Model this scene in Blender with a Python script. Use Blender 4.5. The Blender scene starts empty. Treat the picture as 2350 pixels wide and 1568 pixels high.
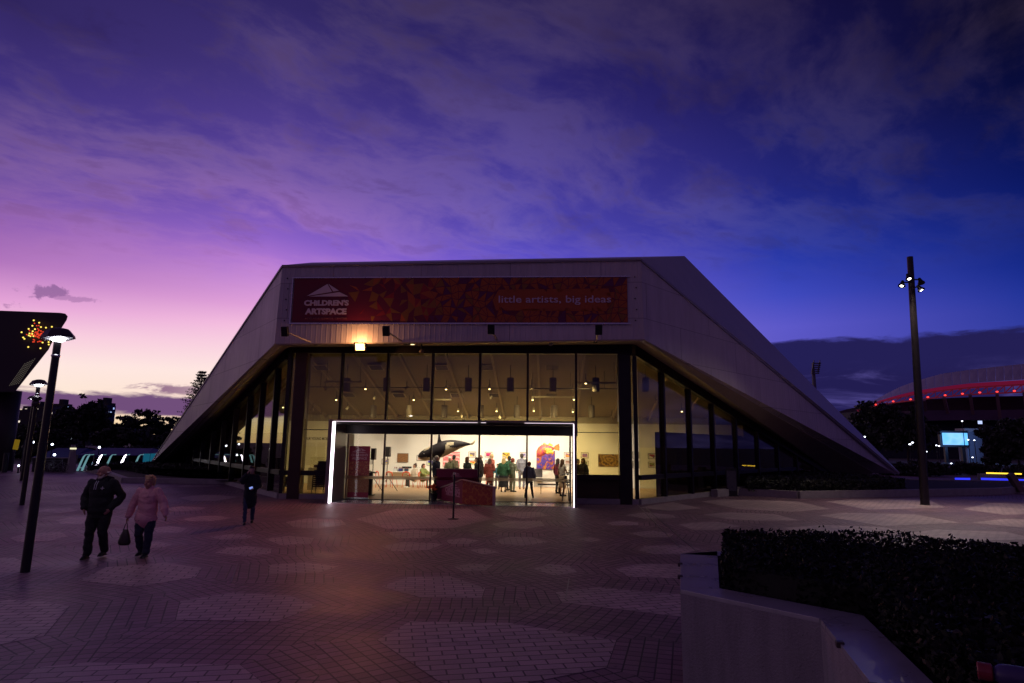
import bpy, bmesh, math, random
from mathutils import Vector, Matrix, Euler, noise
from mathutils.geometry import tessellate_polygon
random.seed(7)
sc = bpy.context.scene
COL = sc.collection
R_ = math.radians
# ------------------------------------------------------------------ camera
TH, RO, FPX, CH = R_(9.4), 0.0117, 1436.0, 2.3      # pitch, roll, focal length on a 2350 px wide picture, eye height
CAM = Vector((0, 0, CH))
_r0 = Vector((1, 0, 0)); _u0 = Vector((0, -math.sin(TH), math.cos(TH))); _f = Vector((0, math.cos(TH), math.sin(TH)))
_r = _r0*math.cos(RO) + _u0*math.sin(RO); _u = -_r0*math.sin(RO) + _u0*math.cos(RO)
cam_d = bpy.data.cameras.new('camera'); cam = bpy.data.objects.new('camera', cam_d); COL.objects.link(cam)
M4 = Matrix((( _r.x, _u.x, -_f.x, CAM.x), (_r.y, _u.y, -_f.y, CAM.y), (_r.z, _u.z, -_f.z, CAM.z), (0, 0, 0, 1)))
cam.matrix_world = M4
cam_d.sensor_width = 36; cam_d.lens = 36*FPX/2350; cam_d.clip_start = 0.05; cam_d.clip_end = 3000
sc.camera = cam
sc.view_settings.view_transform = 'Standard'; sc.view_settings.look = 'None'
sc.view_settings.exposure = 0.0; sc.view_settings.gamma = 1.0
sc.cycles.use_denoising = True
sc.cycles.max_bounces = 8; sc.cycles.transparent_max_bounces = 24
sc.cycles.diffuse_bounces = 3; sc.cycles.glossy_bounces = 3
sc.cycles.sample_clamp_indirect = 4.0
sc.cycles.caustics_reflective = False; sc.cycles.caustics_refractive = False

def ray(x, y): return _f + _r*((x-1175)/FPX) - _u*((y-784)/FPX)
def gz(x, y, z=0.0):                     # survey point of the photograph on the level z
    d = ray(x, y); return CAM + d*((z-CH)/d.z)
def gy(x, y, Y):                         # ... on the vertical plane at distance Y
    d = ray(x, y); return CAM + d*(Y/d.y)
def gp(x, y, P, n):
    d = ray(x, y); return CAM + d*((P-CAM).dot(n)/d.dot(n))

def s2l(c):
    c = c/255.0
    return c/12.92 if c <= 0.04045 else ((c+0.055)/1.055)**2.4
def rgb(r, g, b): return (s2l(r), s2l(g), s2l(b), 1)

# ------------------------------------------------------------------ node helper
class NT:
    def __init__(s, nt): s.nt = nt
    def n(s, t, **k):
        o = s.nt.nodes.new(t)
        for a, b in k.items(): setattr(o, a, b)
        return o
    def l(s, a, b): s.nt.links.new(a, b)
    def put(s, inp, v):
        if hasattr(v, 'is_linked') or isinstance(v, bpy.types.NodeSocket): s.l(v, inp)
        else: inp.default_value = v
    def m(s, op, a, b=None, c=None, clamp=False):
        o = s.n('ShaderNodeMath', operation=op); o.use_clamp = clamp
        s.put(o.inputs[0], a)
        if b is not None: s.put(o.inputs[1], b)
        if c is not None: s.put(o.inputs[2], c)
        return o.outputs[0]
    def mr(s, v, a, b, c=0.0, d=1.0, smooth=True):
        o = s.n('ShaderNodeMapRange'); o.interpolation_type = 'SMOOTHSTEP' if smooth else 'LINEAR'; o.clamp = True
        s.put(o.inputs['Value'], v)
        for nm, q in (('From Min', a), ('From Max', b), ('To Min', c), ('To Max', d)): s.put(o.inputs[nm], q)
        return o.outputs[0]
    def mix(s, f, a, b, mode='MIX'):
        o = s.n('ShaderNodeMix', data_type='RGBA', blend_type=mode)
        s.put(o.inputs[0], f); s.put(o.inputs[6], a); s.put(o.inputs[7], b)
        return o.outputs[2]
    def ramp(s, f, stops, interp='LINEAR'):
        o = s.n('ShaderNodeValToRGB'); e = o.color_ramp.elements; o.color_ramp.interpolation = interp
        while len(e) > 1: e.remove(e[-1])
        e[0].position = stops[0][0]; e[0].color = stops[0][1]
        for p, c in stops[1:]:
            q = e.new(p); q.color = c
        s.put(o.inputs[0], f); return o.outputs[0]
    def noise(s, vec, scale, detail=4, rough=0.55, dist=0.0):
        o = s.n('ShaderNodeTexNoise'); o.inputs['Scale'].default_value = scale; o.inputs['Detail'].default_value = detail
        o.inputs['Roughness'].default_value = rough; o.inputs['Distortion'].default_value = dist
        if vec is not None: s.l(vec, o.inputs['Vector'])
        return o.outputs[0]

# ------------------------------------------------------------------ dusk sky
world = bpy.data.worlds.new('World'); sc.world = world; world.use_nodes = True
W = NT(world.node_tree); world.node_tree.nodes.clear()
out = W.n('ShaderNodeOutputWorld'); bg = W.n('ShaderNodeBackground'); W.l(bg.outputs[0], out.inputs[0])
tc = W.n('ShaderNodeTexCoord'); sep = W.n('ShaderNodeSeparateXYZ'); W.l(tc.outputs['Generated'], sep.inputs[0])
X, Y, Z = sep.outputs
az = W.m('MULTIPLY', W.m('ARCTAN2', X, Y), 57.2958)
zc = W.m('MAXIMUM', Z, 0.0)
def SR(*st): return [(z, rgb(*c)) for z, c in st]
zr = zc
rL = W.ramp(zr, SR((0, (240, 200, 140)), (.02, (255, 226, 160)), (.045, (255, 238, 214)), (.095, (255, 231, 224)), (.137, (247, 200, 222)), (.17, (226, 160, 214)), (.216, (176, 116, 188)), (.26, (148, 98, 178)), (.317, (110, 78, 162)), (.41, (74, 56, 132)), (.5, (56, 43, 100)), (1, (44, 33, 74))))
rA = W.ramp(zr, SR((0, (245, 200, 170)), (.1, (255, 232, 226)), (.17, (246, 192, 224)), (.2, (226, 162, 218)), (.263, (180, 122, 212)), (.3, (150, 104, 202)), (.38, (104, 76, 166)), (.486, (78, 60, 134)), (.58, (56, 44, 104)), (1, (44, 33, 74))))
rM = W.ramp(zr, SR((0, (170, 150, 215)), (.187, (136, 118, 218)), (.25, (118, 98, 214)), (.287, (100, 84, 204)), (.33, (92, 78, 182)), (.413, (76, 63, 156)), (.52, (54, 44, 118)), (.62, (42, 33, 88)), (1, (42, 31, 72))))
rB = W.ramp(zr, SR((0, (92, 82, 170)), (.176, (92, 88, 200)), (.22, (64, 74, 190)), (.268, (44, 60, 172)), (.32, (40, 50, 148)), (.385, (40, 42, 124)), (.489, (30, 27, 88)), (.58, (24, 19, 66)), (1, (38, 28, 66))))
rR = W.ramp(zr, SR((0, (50, 48, 120)), (.15, (44, 58, 156)), (.19, (30, 50, 150)), (.23, (16, 38, 132)), (.33, (14, 26, 98)), (.42, (11, 15, 62)), (.5, (8, 8, 38)), (1, (34, 26, 60))))  # top stops of these ramps: unseen zenith lifted as ambient fill
c1 = W.mix(W.mr(az, -41, -22, smooth=False), rL, rA)
c1 = W.mix(W.mr(az, -22, 0, smooth=False), c1, rM)
c1 = W.mix(W.mr(az, 0, 24, smooth=False), c1, rB)
c1 = W.mix(W.mr(az, 24, 41, smooth=False), c1, rR)
rK = W.ramp(zr, SR((0, (92, 70, 104)), (.15, (92, 68, 112)), (.4, (74, 52, 94)), (1, (46, 33, 66))))  # unseen sky behind the viewer, brightened as fill for fronts and ground
c1 = W.mix(W.mr(W.m('ABSOLUTE', az), 62, 130), c1, rK)
# streaky high cloud on a cloud deck (perspective of a real deck: direction / elevation)
inv = W.m('DIVIDE', 1.0, W.m('ADD', zc, 0.16))
cv = W.n('ShaderNodeCombineXYZ'); W.l(W.m('MULTIPLY', X, inv), cv.inputs[0]); W.l(W.m('MULTIPLY', Y, inv), cv.inputs[1])
cs_ = W.n('ShaderNodeSeparateXYZ'); W.l(cv.outputs[0], cs_.inputs[0])
wob = W.m('MULTIPLY', W.m('SUBTRACT', W.noise(cv.outputs[0], 1.1, 3, 0.5), 0.5), 0.55)
ca_, sa_ = math.cos(R_(38)), math.sin(R_(38))
al = W.m('ADD', W.m('MULTIPLY', cs_.outputs[0], ca_), W.m('MULTIPLY', cs_.outputs[1], sa_))
ac = W.m('ADD', W.m('SUBTRACT', W.m('MULTIPLY', cs_.outputs[1], ca_), W.m('MULTIPLY', cs_.outputs[0], sa_)), wob)
def lay(sx, sy, ox, oy):
    q = W.n('ShaderNodeCombineXYZ'); W.l(W.m('ADD', W.m('MULTIPLY', al, sx), ox), q.inputs[0]); W.l(W.m('ADD', W.m('MULTIPLY', ac, sy), oy), q.inputs[1]); return q.outputs[0]
n1 = W.noise(lay(1.25, 2.4, 2.3, 0.4), 1.05, 8, 0.58, 0.05)
n2 = W.noise(lay(3.4, 4.8, 0, 0), 1.5, 8, 0.62, 0.08)
nn = W.m('ADD', W.m('MULTIPLY', n1, 0.60), W.m('MULTIPLY', n2, 0.40))
dens = W.mr(nn, 0.42, 0.58)
lowfade = W.mr(zc, 0.20, 0.36)
dens = W.m('MULTIPLY', dens, lowfade)
lit = W.mix(1.0, c1, (1.24, 1.22, 0.96, 1), 'MULTIPLY')
lit = W.mix(1.0, lit, W.mix(W.mr(az, -30, 35), (0.026, 0.019, 0.018, 1), (0.016, 0.010, 0.016, 1)), 'ADD')
gap = W.mix(1.0, c1, (0.76, 0.80, 0.92, 1), 'MULTIPLY')
gapped = W.mix(W.m('MULTIPLY', W.mr(zc, 0.22, 0.36), 0.9), c1, gap)
col = W.mix(dens, gapped, lit)
# darker small patches inside the cloud
dk = W.m('MULTIPLY', W.mr(n2, 0.50, 0.66), W.m('MULTIPLY', W.mr(zc, .20, .32), 0.62))
col = W.mix(dk, col, W.mix(1.0, col, (0.72, 0.66, 0.70, 1), 'MULTIPLY'))
# low banks
hv = W.n('ShaderNodeCombineXYZ'); W.l(W.m('MULTIPLY', az, 0.11), hv.inputs[0]); W.l(W.m('MULTIPLY', zc, 30.0), hv.inputs[1])
nb = W.noise(hv.outputs[0], 1.6, 7, 0.62, 0.3)
nbo = W.m('MULTIPLY', W.m('SUBTRACT', nb, 0.5), 0.030)
zz = W.m('ADD', zc, nbo)
ml = W.m('MULTIPLY', W.mr(zz, 0.033, 0.040), W.m('SUBTRACT', 1.0, W.mr(zz, 0.058, 0.064)))
ml = W.m('MULTIPLY', ml, W.m('SUBTRACT', 1.0, W.mr(az, -12, -5)))
ml = W.m('MULTIPLY', ml, W.mr(az, -120, -70))
col = W.mix(ml, col, rgb(112, 78, 122))
mw = W.m('MULTIPLY', W.mr(W.noise(hv.outputs[0], 0.8, 6, 0.6, 0.6), 0.55, 0.62), W.m('MULTIPLY', W.mr(zc, 0.060, 0.068), W.m('SUBTRACT', 1.0, W.mr(zc, 0.074, 0.082))))
col = W.mix(W.m('MULTIPLY', mw, W.m('SUBTRACT', 1.0, W.mr(az, -30, -20))), col, rgb(150, 112, 140))
def blob(ca, cz, ra, rz, colr, th):
    global col
    da = W.m('DIVIDE', W.m('SUBTRACT', az, ca), ra); dz = W.m('DIVIDE', W.m('SUBTRACT', zc, cz), rz)
    dd = W.m('ADD', W.m('MULTIPLY', da, da), W.m('MULTIPLY', dz, dz))
    g = W.m('SUBTRACT', 1.0, W.mr(W.m('ADD', dd, W.m('MULTIPLY', W.m('SUBTRACT', nb2, 0.5), 8.0)), 0.1, 1.0))
    col = W.mix(W.m('MULTIPLY', g, th), col, colr)
nb2 = W.noise(tc.outputs['Generated'], 30, 8, 0.66, 0.8)
blob(-37.9, 0.187, 1.5, 0.009, rgb(138, 96, 150), 0.8)
blob(-36.0, 0.182, 1.6, 0.004, rgb(160, 110, 165), 0.6)
blob(-40.6, 0.166, 1.6, 0.008, rgb(165, 115, 165), 0.7)
zr2 = W.m('ADD', zc, W.m('MULTIPLY', W.m('SUBTRACT', nb, 0.5), 0.035))
zr2 = W.m('ADD', zr2, W.m('MULTIPLY', W.mr(az, 20, 45), 0.006))
mR = W.m('MULTIPLY', W.m('SUBTRACT', 1.0, W.mr(zr2, 0.150, 0.159)), W.mr(az, 2, 12))
bank = W.mix(W.mr(W.noise(hv.outputs[0], 1.1, 7, 0.65, 0.6), 0.46, 0.72), rgb(34, 29, 80), rgb(78, 70, 138))
bank = W.mix(W.mr(zr2, 0.095, 0.125), bank, rgb(35, 31, 84))
col = W.mix(mR, col, bank)
col = W.mix(W.mr(Z, -0.03, 0.0), rgb(20, 14, 26), col)
W.l(col, bg.inputs[0]); bg.inputs[1].default_value = 1.0
# the sun is down: only a trace of warm light from the left horizon
sun_d = bpy.data.lights.new('sun', 'SUN'); sun_d.energy = 0.03; sun_d.angle = R_(10); sun_d.color = (1.0, 0.62, 0.55)
sun = bpy.data.objects.new('sun', sun_d); COL.objects.link(sun)
sun.rotation_euler = Vector((0.64, -0.75, -0.07)).to_track_quat('-Z', 'Y').to_euler(); sun.location = (-40, 30, 30)

# ------------------------------------------------------------------ mesh builder
def rootloc(p):
    v = Vector((0, 0, 0))
    while p is not None:
        v += Vector(p.location); p = p.parent
    return v
class MB:
    def __init__(s): s.v = []; s.f = []; s.m = []; s.uv = []
    def add(s, vs, fs, mi=0, uv=None):
        b = len(s.v); s.v += [Vector(v) for v in vs]
        for i, f in enumerate(fs):
            s.f.append([b+j for j in f]); s.m.append(mi); s.uv.append(uv[i] if uv else None)
        return s
    def quad(s, a, b, c, d, mi=0, uv=None): return s.add([a, b, c, d], [(0, 1, 2, 3)], mi, [uv] if uv else None)
    def box(s, c, size, rot=None, mi=0):
        hx, hy, hz = size[0]/2, size[1]/2, size[2]/2
        vs = [Vector((x*hx, y*hy, z*hz)) for z in (-1, 1) for y in (-1, 1) for x in (-1, 1)]
        if rot is not None: vs = [rot @ v for v in vs]
        c = Vector(c)
        return s.add([v+c for v in vs], [(0, 2, 3, 1), (4, 5, 7, 6), (0, 1, 5, 4), (2, 6, 7, 3), (0, 4, 6, 2), (1, 3, 7, 5)], mi)
    def bar(s, a, b, w, t, up=Vector((0, 0, 1)), mi=0):   # box beam from a to b
        a = Vector(a); b = Vector(b); d = b-a; L = d.length
        if L < 1e-6: return s
        d = d/L; x = d.cross(up)
        if x.length < 1e-4: x = d.cross(Vector((0, 1, 0)))
        x.normalize(); z = x.cross(d)
        return s.box((a+b)/2, (w, L, t), Matrix((x, d, z)).transposed(), mi)
    def prism(s, poly, off, mi=0):             # polygon (3d points) extruded by vector
        n = len(poly); off = Vector(off); p = [Vector(q) for q in poly]
        tri = tessellate_polygon([p])
        vs = p + [q+off for q in p]; fs = []
        nrm = Vector((0, 0, 0))
        for i in range(n):
            a, b = p[i], p[(i+1) % n]; nrm += a.cross(b)
        fl = nrm.dot(off) > 0
        for t in tri:
            t = list(t)
            tn = (p[t[1]]-p[t[0]]).cross(p[t[2]]-p[t[0]])
            if (tn.dot(off) > 0): t.reverse()
            fs.append(tuple(t)); fs.append(tuple(j+n for j in reversed(t)))
        for i in range(n):
            j = (i+1) % n
            fs.append((i, j, j+n, i+n) if fl else (j, i, i+n, j+n))
        return s.add(vs, fs, mi)
    def tube(s, pts, rad, n=10, mi=0, cap=True, ell=None):
        pts = [Vector(p) for p in pts]; rs = rad if isinstance(rad, (list, tuple)) else [rad]*len(pts)
        rings = []; up = None
        for i, p in enumerate(pts):
            d = (pts[min(i+1, len(pts)-1)]-pts[max(i-1, 0)]).normalized()
            if up is None:
                up = Vector((0, 1, 0)) if abs(d.y) < 0.9 else Vector((1, 0, 0))
            x = d.cross(up)
            x = x.normalized(); up = x.cross(d).normalized()
            r = rs[i]; rx, ry = r if isinstance(r, (list, tuple)) else (r, r)
            rings.append([p + x*(math.cos(6.28318*k/n)*rx) + up*(math.sin(6.28318*k/n)*ry) for k in range(n)])
        vs = [v for r in rings for v in r]; fs = []
        for i in range(len(rings)-1):
            for k in range(n):
                a = i*n+k; b = i*n+(k+1) % n
                fs.append((a, b, b+n, a+n))
        if cap:
            fs.append(tuple(reversed(range(n)))); fs.append(tuple(range((len(rings)-1)*n, len(rings)*n)))
        return s.add(vs, fs, mi)
    def lathe(s, prof, c=(0, 0, 0), n=20, mi=0, rot=None):   # prof: (r, z)
        c = Vector(c); vs = []; fs = []
        for r, z in prof:
            for k in range(n):
                v = Vector((math.cos(6.28318*k/n)*r, math.sin(6.28318*k/n)*r, z))
                vs.append((rot @ v if rot is not None else v)+c)
        for i in range(len(prof)-1):
            for k in range(n):
                a = i*n+k; b = i*n+(k+1) % n
                fs.append((a, b, b+n, a+n))
        fs.append(tuple(reversed(range(n)))); fs.append(tuple(range((len(prof)-1)*n, len(prof)*n)))
        return s.add(vs, fs, mi)
    def ball(s, c, r, n=8, mi=0, rot=None):
        rx, ry, rz = r if isinstance(r, (list, tuple)) else (r, r, r)
        c = Vector(c); m = max(4, n//2+1); vs = []; fs = []
        for i in range(m+1):
            t = math.pi*(i+0.02)/(m+0.04)
            for k in range(n):
                v = Vector((rx*math.sin(t)*math.cos(6.28318*k/n), ry*math.sin(t)*math.sin(6.28318*k/n), rz*math.cos(t)))
                vs.append((rot @ v if rot is not None else v)+c)
        for i in range(m):
            for k in range(n):
                a = i*n+k; b = i*n+(k+1) % n
                fs.append((a, a+n, b+n, b))
        fs.append(tuple(range(n))); fs.append(tuple(reversed(range(m*n, m*n+n))))
        return s.add(vs, fs, mi)
    def build(s, name, mat, parent=None, smooth=False, bevel=0, xf=None, wn=None):
        me = bpy.data.meshes.new(name); o = bpy.data.objects.new(name, me); COL.objects.link(o)
        off = rootloc(parent)
        vs = [(xf @ v if xf is not None else v)-off for v in s.v]
        me.from_pydata(vs, [], s.f)
        mats = mat if isinstance(mat, (list, tuple)) else [mat]
        for m_ in mats: me.materials.append(m_)
        for i, p in enumerate(me.polygons):
            p.material_index = s.m[i]; p.use_smooth = smooth
        if any(u is not None for u in s.uv):
            ul = me.uv_layers.new(name='UVMap')
            for i, p in enumerate(me.polygons):
                if s.uv[i]:
                    for j, li in enumerate(p.loop_indices): ul.data[li].uv = s.uv[i][j]
        me.validate()
        if bevel:
            b = o.modifiers.new('bevel', 'BEVEL'); b.width = bevel; b.segments = 2; b.limit_method = 'ANGLE'
        if parent is not None: o.parent = parent
        return o
def tag(o, label=None, cat=None, group=None, kind=None):
    if label: o['label'] = label
    if cat: o['category'] = cat
    if group: o['group'] = group
    if kind: o['kind'] = kind
    return o
def thing(name, loc, label, cat, group=None):
    o = bpy.data.objects.new(name, None); COL.objects.link(o); o.location = loc
    o.empty_display_size = 0.2
    return tag(o, label, cat, group)
def copy_tree(o, parent=None):
    c = o.copy(); COL.objects.link(c)
    if parent is not None: c.parent = parent
    for ch in [q for q in o.children]: copy_tree(ch, c)
    return c
def pl(c, *rest): return c

# ------------------------------------------------------------------ materials
def mat(name, color, rough=0.6, metal=0.0, var=0.12, vscale=6.0, bump=0.0, bscale=30.0, spec=0.5, emis=None, estr=0.0, coat=0.0):
    m = bpy.data.materials.new(name); m.use_nodes = True
    T = NT(m.node_tree); p = m.node_tree.nodes['Principled BSDF']
    color = tuple(color)+((1,) if len(color) == 3 else ())
    tcn = T.n('ShaderNodeTexCoord')
    if var > 0:
        nz = T.noise(tcn.outputs['Object'], vscale, 4, 0.6)
        v = T.mr(nz, 0.25, 0.75, 1-var, 1+var, smooth=False)
        mm = T.n('ShaderNodeMix', data_type='RGBA', blend_type='MULTIPLY'); mm.inputs[0].default_value = 1
        mm.inputs[6].default_value = color
        cc = T.n('ShaderNodeCombineColor'); 
        for i in range(3): T.l(v, cc.inputs[i])
        T.l(cc.outputs[0], mm.inputs[7]); T.l(mm.outputs[2], p.inputs['Base Color'])
        T.l(T.mr(nz, 0.2, 0.8, max(0.02, rough-0.08), min(1, rough+0.08), smooth=False), p.inputs['Roughness'])
    else:
        p.inputs['Base Color'].default_value = color; p.inputs['Roughness'].default_value = rough
    p.inputs['Metallic'].default_value = metal
    p.inputs['Specular IOR Level'].default_value = spec
    p.inputs['Coat Weight'].default_value = coat
    if bump > 0:
        b = T.n('ShaderNodeBump'); b.inputs['Strength'].default_value = bump; b.inputs['Distance'].default_value = 0.02
        T.l(T.noise(tcn.outputs['Object'], bscale, 5, 0.65), b.inputs['Height']); T.l(b.outputs[0], p.inputs['Normal'])
    if emis is not None:
        p.inputs['Emission Color'].default_value = tuple(emis)+((1,) if len(emis) == 3 else ()); p.inputs['Emission Strength'].default_value = estr
    return m
def glow(name, color, strength):
    m = bpy.data.materials.new(name); m.use_nodes = True; nt = m.node_tree; nt.nodes.clear()
    e = nt.nodes.new('ShaderNodeEmission'); o = nt.nodes.new('ShaderNodeOutputMaterial')
    e.inputs[0].default_value = tuple(color)+(1,); e.inputs[1].default_value = strength
    nt.links.new(e.outputs[0], o.inputs[0]); return m
def glass(name, tint, refl=1.0, rough=0.0):
    m = bpy.data.materials.new(name); m.use_nodes = True; nt = m.node_tree; nt.nodes.clear(); T = NT(nt)
    t = T.n('ShaderNodeBsdfTransparent'); t.inputs[0].default_value = tuple(tint)+(1,)
    g = T.n('ShaderNodeBsdfGlossy'); g.inputs['Roughness'].default_value = rough; g.inputs[0].default_value = (1, 1, 1, 1)
    fr = T.n('ShaderNodeFresnel'); ge = T.n('ShaderNodeNewGeometry'); T.l(T.mr(ge.outputs['Backfacing'], 0, 1, 1.5, 1/1.5, smooth=False), fr.inputs[0])
    mx = T.n('ShaderNodeMixShader'); T.l(T.m('MULTIPLY', fr.outputs[0], refl, clamp=True), mx.inputs[0])
    T.l(t.outputs[0], mx.inputs[1]); T.l(g.outputs[0], mx.inputs[2])
    o = T.n('ShaderNodeOutputMaterial'); T.l(mx.outputs[0], o.inputs[0]); return m

# ------------------------------------------------------------------ shared materials
def cladding_mat():
    m = mat('painted_rib_cladding', (.60, .55, .56), .55, 0, .14, .5)
    T = NT(m.node_tree); p = m.node_tree.nodes['Principled BSDF']
    tcn = T.n('ShaderNodeTexCoord'); w = T.n('ShaderNodeTexWave', wave_type='BANDS', bands_direction='X', wave_profile='SIN')
    w.inputs['Scale'].default_value = 1.5; T.l(tcn.outputs['Object'], w.inputs['Vector'])
    v = T.mr(w.outputs['Fac'], .70, .95)
    sp = T.n('ShaderNodeSeparateXYZ'); T.l(tcn.outputs['Object'], sp.inputs[0])
    cb = T.n('ShaderNodeCombineXYZ'); T.l(sp.outputs[0], cb.inputs[0]); T.l(sp.outputs[2], cb.inputs[1])
    bk = T.n('ShaderNodeTexBrick'); T.l(cb.outputs[0], bk.inputs['Vector']); bk.offset = .5; bk.inputs['Scale'].default_value = 1; bk.inputs['Brick Width'].default_value = 3.6; bk.inputs['Row Height'].default_value = 1.45
    bk.inputs['Mortar Size'].default_value = .014; bk.inputs['Color1'].default_value = (.60, .55, .56, 1); bk.inputs['Color2'].default_value = (.53, .49, .50, 1); bk.inputs['Mortar'].default_value = (.30, .27, .28, 1)
    cs = T.n('ShaderNodeCombineXYZ'); T.l(T.m('MULTIPLY', sp.outputs[0], 2.2), cs.inputs[0]); T.l(T.m('MULTIPLY', sp.outputs[1], 1.0), cs.inputs[1]); T.l(T.m('MULTIPLY', sp.outputs[2], .28), cs.inputs[2])
    st = T.mr(T.noise(cs.outputs[0], 1.3, 6, .7), .35, .7, 1.03, .87)
    c3 = T.n('ShaderNodeCombineColor')
    for i in range(3): T.l(st, c3.inputs[i])
    T.l(T.mix(1.0, bk.outputs[0], c3.outputs[0], 'MULTIPLY'), p.inputs['Base Color'])
    b = T.n('ShaderNodeBump'); b.inputs['Strength'].default_value = .45; b.inputs['Distance'].default_value = .03
    T.l(v, b.inputs['Height']); T.l(b.outputs[0], p.inputs['Normal']); return m
M = dict(
    clad=cladding_mat(),
    soffit=mat('soffit_board', (.34, .29, .24), .7, 0, .1, 1.5),
    dark=mat('dark_bronze_frame', (.022, .018, .018), .35, .6, .2, 3),
    black=mat('black_powder_coat', (.012, .012, .014), .45, .2, .15, 8),
    blackf=mat('black_fabric', (.010, .010, .012), .9, 0, .2, 20),
    steel=mat('brushed_steel', (.42, .42, .44), .3, 1.0, .1, 20),
    conc=mat('pale_concrete', (.30, .28, .27), .75, 0, .18, 3, .25, 40),
    wallw=mat('white_gallery_wall', (.84, .82, .76), .8, 0, .03, 1),
    ceil=mat('gallery_ceiling', (.21, .185, .13), .85, 0, .06, 1.5),
    beam=mat('ceiling_beam_paint', (.30, .26, .19), .8, 0, .05, 2),
    grille=mat('ceiling_grille', (.36, .32, .24), .7, 0, .1, 3),
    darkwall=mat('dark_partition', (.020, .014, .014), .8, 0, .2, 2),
    bronze=mat('bronze_column', (.050, .030, .022), .4, .5, .2, 3),
    white=mat('white_laminate', (.80, .79, .76), .45, 0, .04, 3),
    redch=mat('red_plastic', (.72, .10, .035), .4, 0, .06, 8),
    gl_clear=glass('clear_glass', (.97, .97, .95), .15),
    gl_tint=glass('amber_tinted_glass', (.80, .75, .52)),
    gl_teal=glass('teal_edge_glass', (.30, .55, .62), 1.3),
    led=glow('led_white_pink', (1.0, .86, .97), 5.0),
    ledt=glow('led_white_thin', (1.0, .84, .90), 1.0),
    bulb=glow('lamp_white', (1.0, .97, .90), 30),
)
def floor_mat():
    m = bpy.data.materials.new('timber_floor'); m.use_nodes = True; T = NT(m.node_tree); p = m.node_tree.nodes['Principled BSDF']
    tcn = T.n('ShaderNodeTexCoord'); b = T.n('ShaderNodeTexBrick'); T.l(tcn.outputs['Object'], b.inputs['Vector'])
    b.inputs['Scale'].default_value = 1; b.inputs['Brick Width'].default_value = 1.8; b.inputs['Row Height'].default_value = .13; b.inputs['Mortar Size'].default_value = .004
    b.inputs['Color1'].default_value = (.52, .34, .19, 1); b.inputs['Color2'].default_value = (.60, .41, .24, 1); b.inputs['Mortar'].default_value = (.30, .19, .10, 1)
    T.l(b.outputs[0], p.inputs['Base Color']); p.inputs['Roughness'].default_value = .38; return m
M['floor'] = floor_mat()

# ------------------------------------------------------------------ facade frame of reference
PSI = .06; O0 = Vector((-2.2, 26.2, 0)); UA = Vector((math.cos(PSI), -math.sin(PSI), 0)); VB = Vector((math.sin(PSI), math.cos(PSI), 0))
ROTF = Matrix.Rotation(-PSI, 3, 'Z')
def L(a, b, z=0.0): return O0 + UA*a + VB*b + Vector((0, 0, z))
def fp(x, y, b): return gp(x, y, O0+VB*b, VB)
def ab(P): d = Vector(P)-O0; return d.dot(UA), d.dot(VB)
def lbox(mb, a0, a1, b0, b1, z0, z1, mi=0):
    return mb.box(L((a0+a1)/2, (b0+b1)/2, (z0+z1)/2), (a1-a0, b1-b0, z1-z0), ROTF, mi)

# ------------------------------------------------------------------ the ground
gm = mat('distant_ground', (.05, .045, .045), .9, 0, .2, .05)
MB().quad((-1500, -300, -.03), (1500, -300, -.03), (1500, 2500, -.03), (-1500, 2500, -.03)).build('ground', gm).__setitem__('kind', 'structure')
def paving_mat(name, c1, c2, mortar, bw, rh, off, rough, nz=.25):
    m = bpy.data.materials.new(name); m.use_nodes = True; T = NT(m.node_tree); p = m.node_tree.nodes['Principled BSDF']
    uv = T.n('ShaderNodeUVMap'); tcn = T.n('ShaderNodeTexCoord')
    b = T.n('ShaderNodeTexBrick'); T.l(uv.outputs[0], b.inputs['Vector']); b.offset = off; b.squash = 1
    b.inputs['Scale'].default_value = 1; b.inputs['Brick Width'].default_value = bw; b.inputs['Row Height'].default_value = rh
    b.inputs['Mortar Size'].default_value = .011; b.inputs['Mortar Smooth'].default_value = .3; b.inputs['Bias'].default_value = 0
    b.inputs['Color1'].default_value = c1; b.inputs['Color2'].default_value = c2; b.inputs['Mortar'].default_value = mortar
    big = T.noise(tcn.outputs['Object'], .45, 5, .6); fine = T.noise(tcn.outputs['Object'], 60, 3, .7)
    f = T.m('MULTIPLY', T.mr(big, .3, .7, 1-nz, 1+nz, smooth=False), T.mr(fine, .25, .75, .78, 1.22, smooth=False))
    vo = T.n('ShaderNodeTexVoronoi'); vo.inputs['Scale'].default_value = 2.3; T.l(tcn.outputs['Object'], vo.inputs['Vector'])
    f = T.m('MULTIPLY', f, T.mr(vo.outputs['Distance'], .035, .06, .55, 1.0))
    f = T.m('MULTIPLY', f, T.mr(T.noise(tcn.outputs['Object'], 1.7, 6, .7, .8), .58, .70, 1.0, .70))
    cc = T.n('ShaderNodeCombineColor')
    for i in range(3): T.l(f, cc.inputs[i])
    T.l(T.mix(1.0, b.outputs[0], cc.outputs[0], 'MULTIPLY'), p.inputs['Base Color'])
    T.l(T.mr(big, .3, .7, rough-.1, rough+.12, smooth=False), p.inputs['Roughness'])
    h = T.m('ADD', T.m('MULTIPLY', b.outputs['Fac'], -1.0), T.m('MULTIPLY', fine, .25))
    bp = T.n('ShaderNodeBump'); bp.inputs['Strength'].default_value = .5; bp.inputs['Distance'].default_value = .006
    T.l(h, bp.inputs['Height']); T.l(bp.outputs[0], p.inputs['Normal']); return m
PD = paving_mat('dark_paver', (.285, .175, .215, 1), (.175, .106, .138, 1), (.018, .012, .016, 1), .155, .165, 0.0, .55)
PL = paving_mat('light_paver', (.50, .38, .39, 1), (.38, .29, .30, 1), (.07, .05, .06, 1), .31, .15, .5, .55)
def tf(k, ox, oy, pts): return [(ox+k*x, oy+k*y) for x, y in pts]
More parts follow.
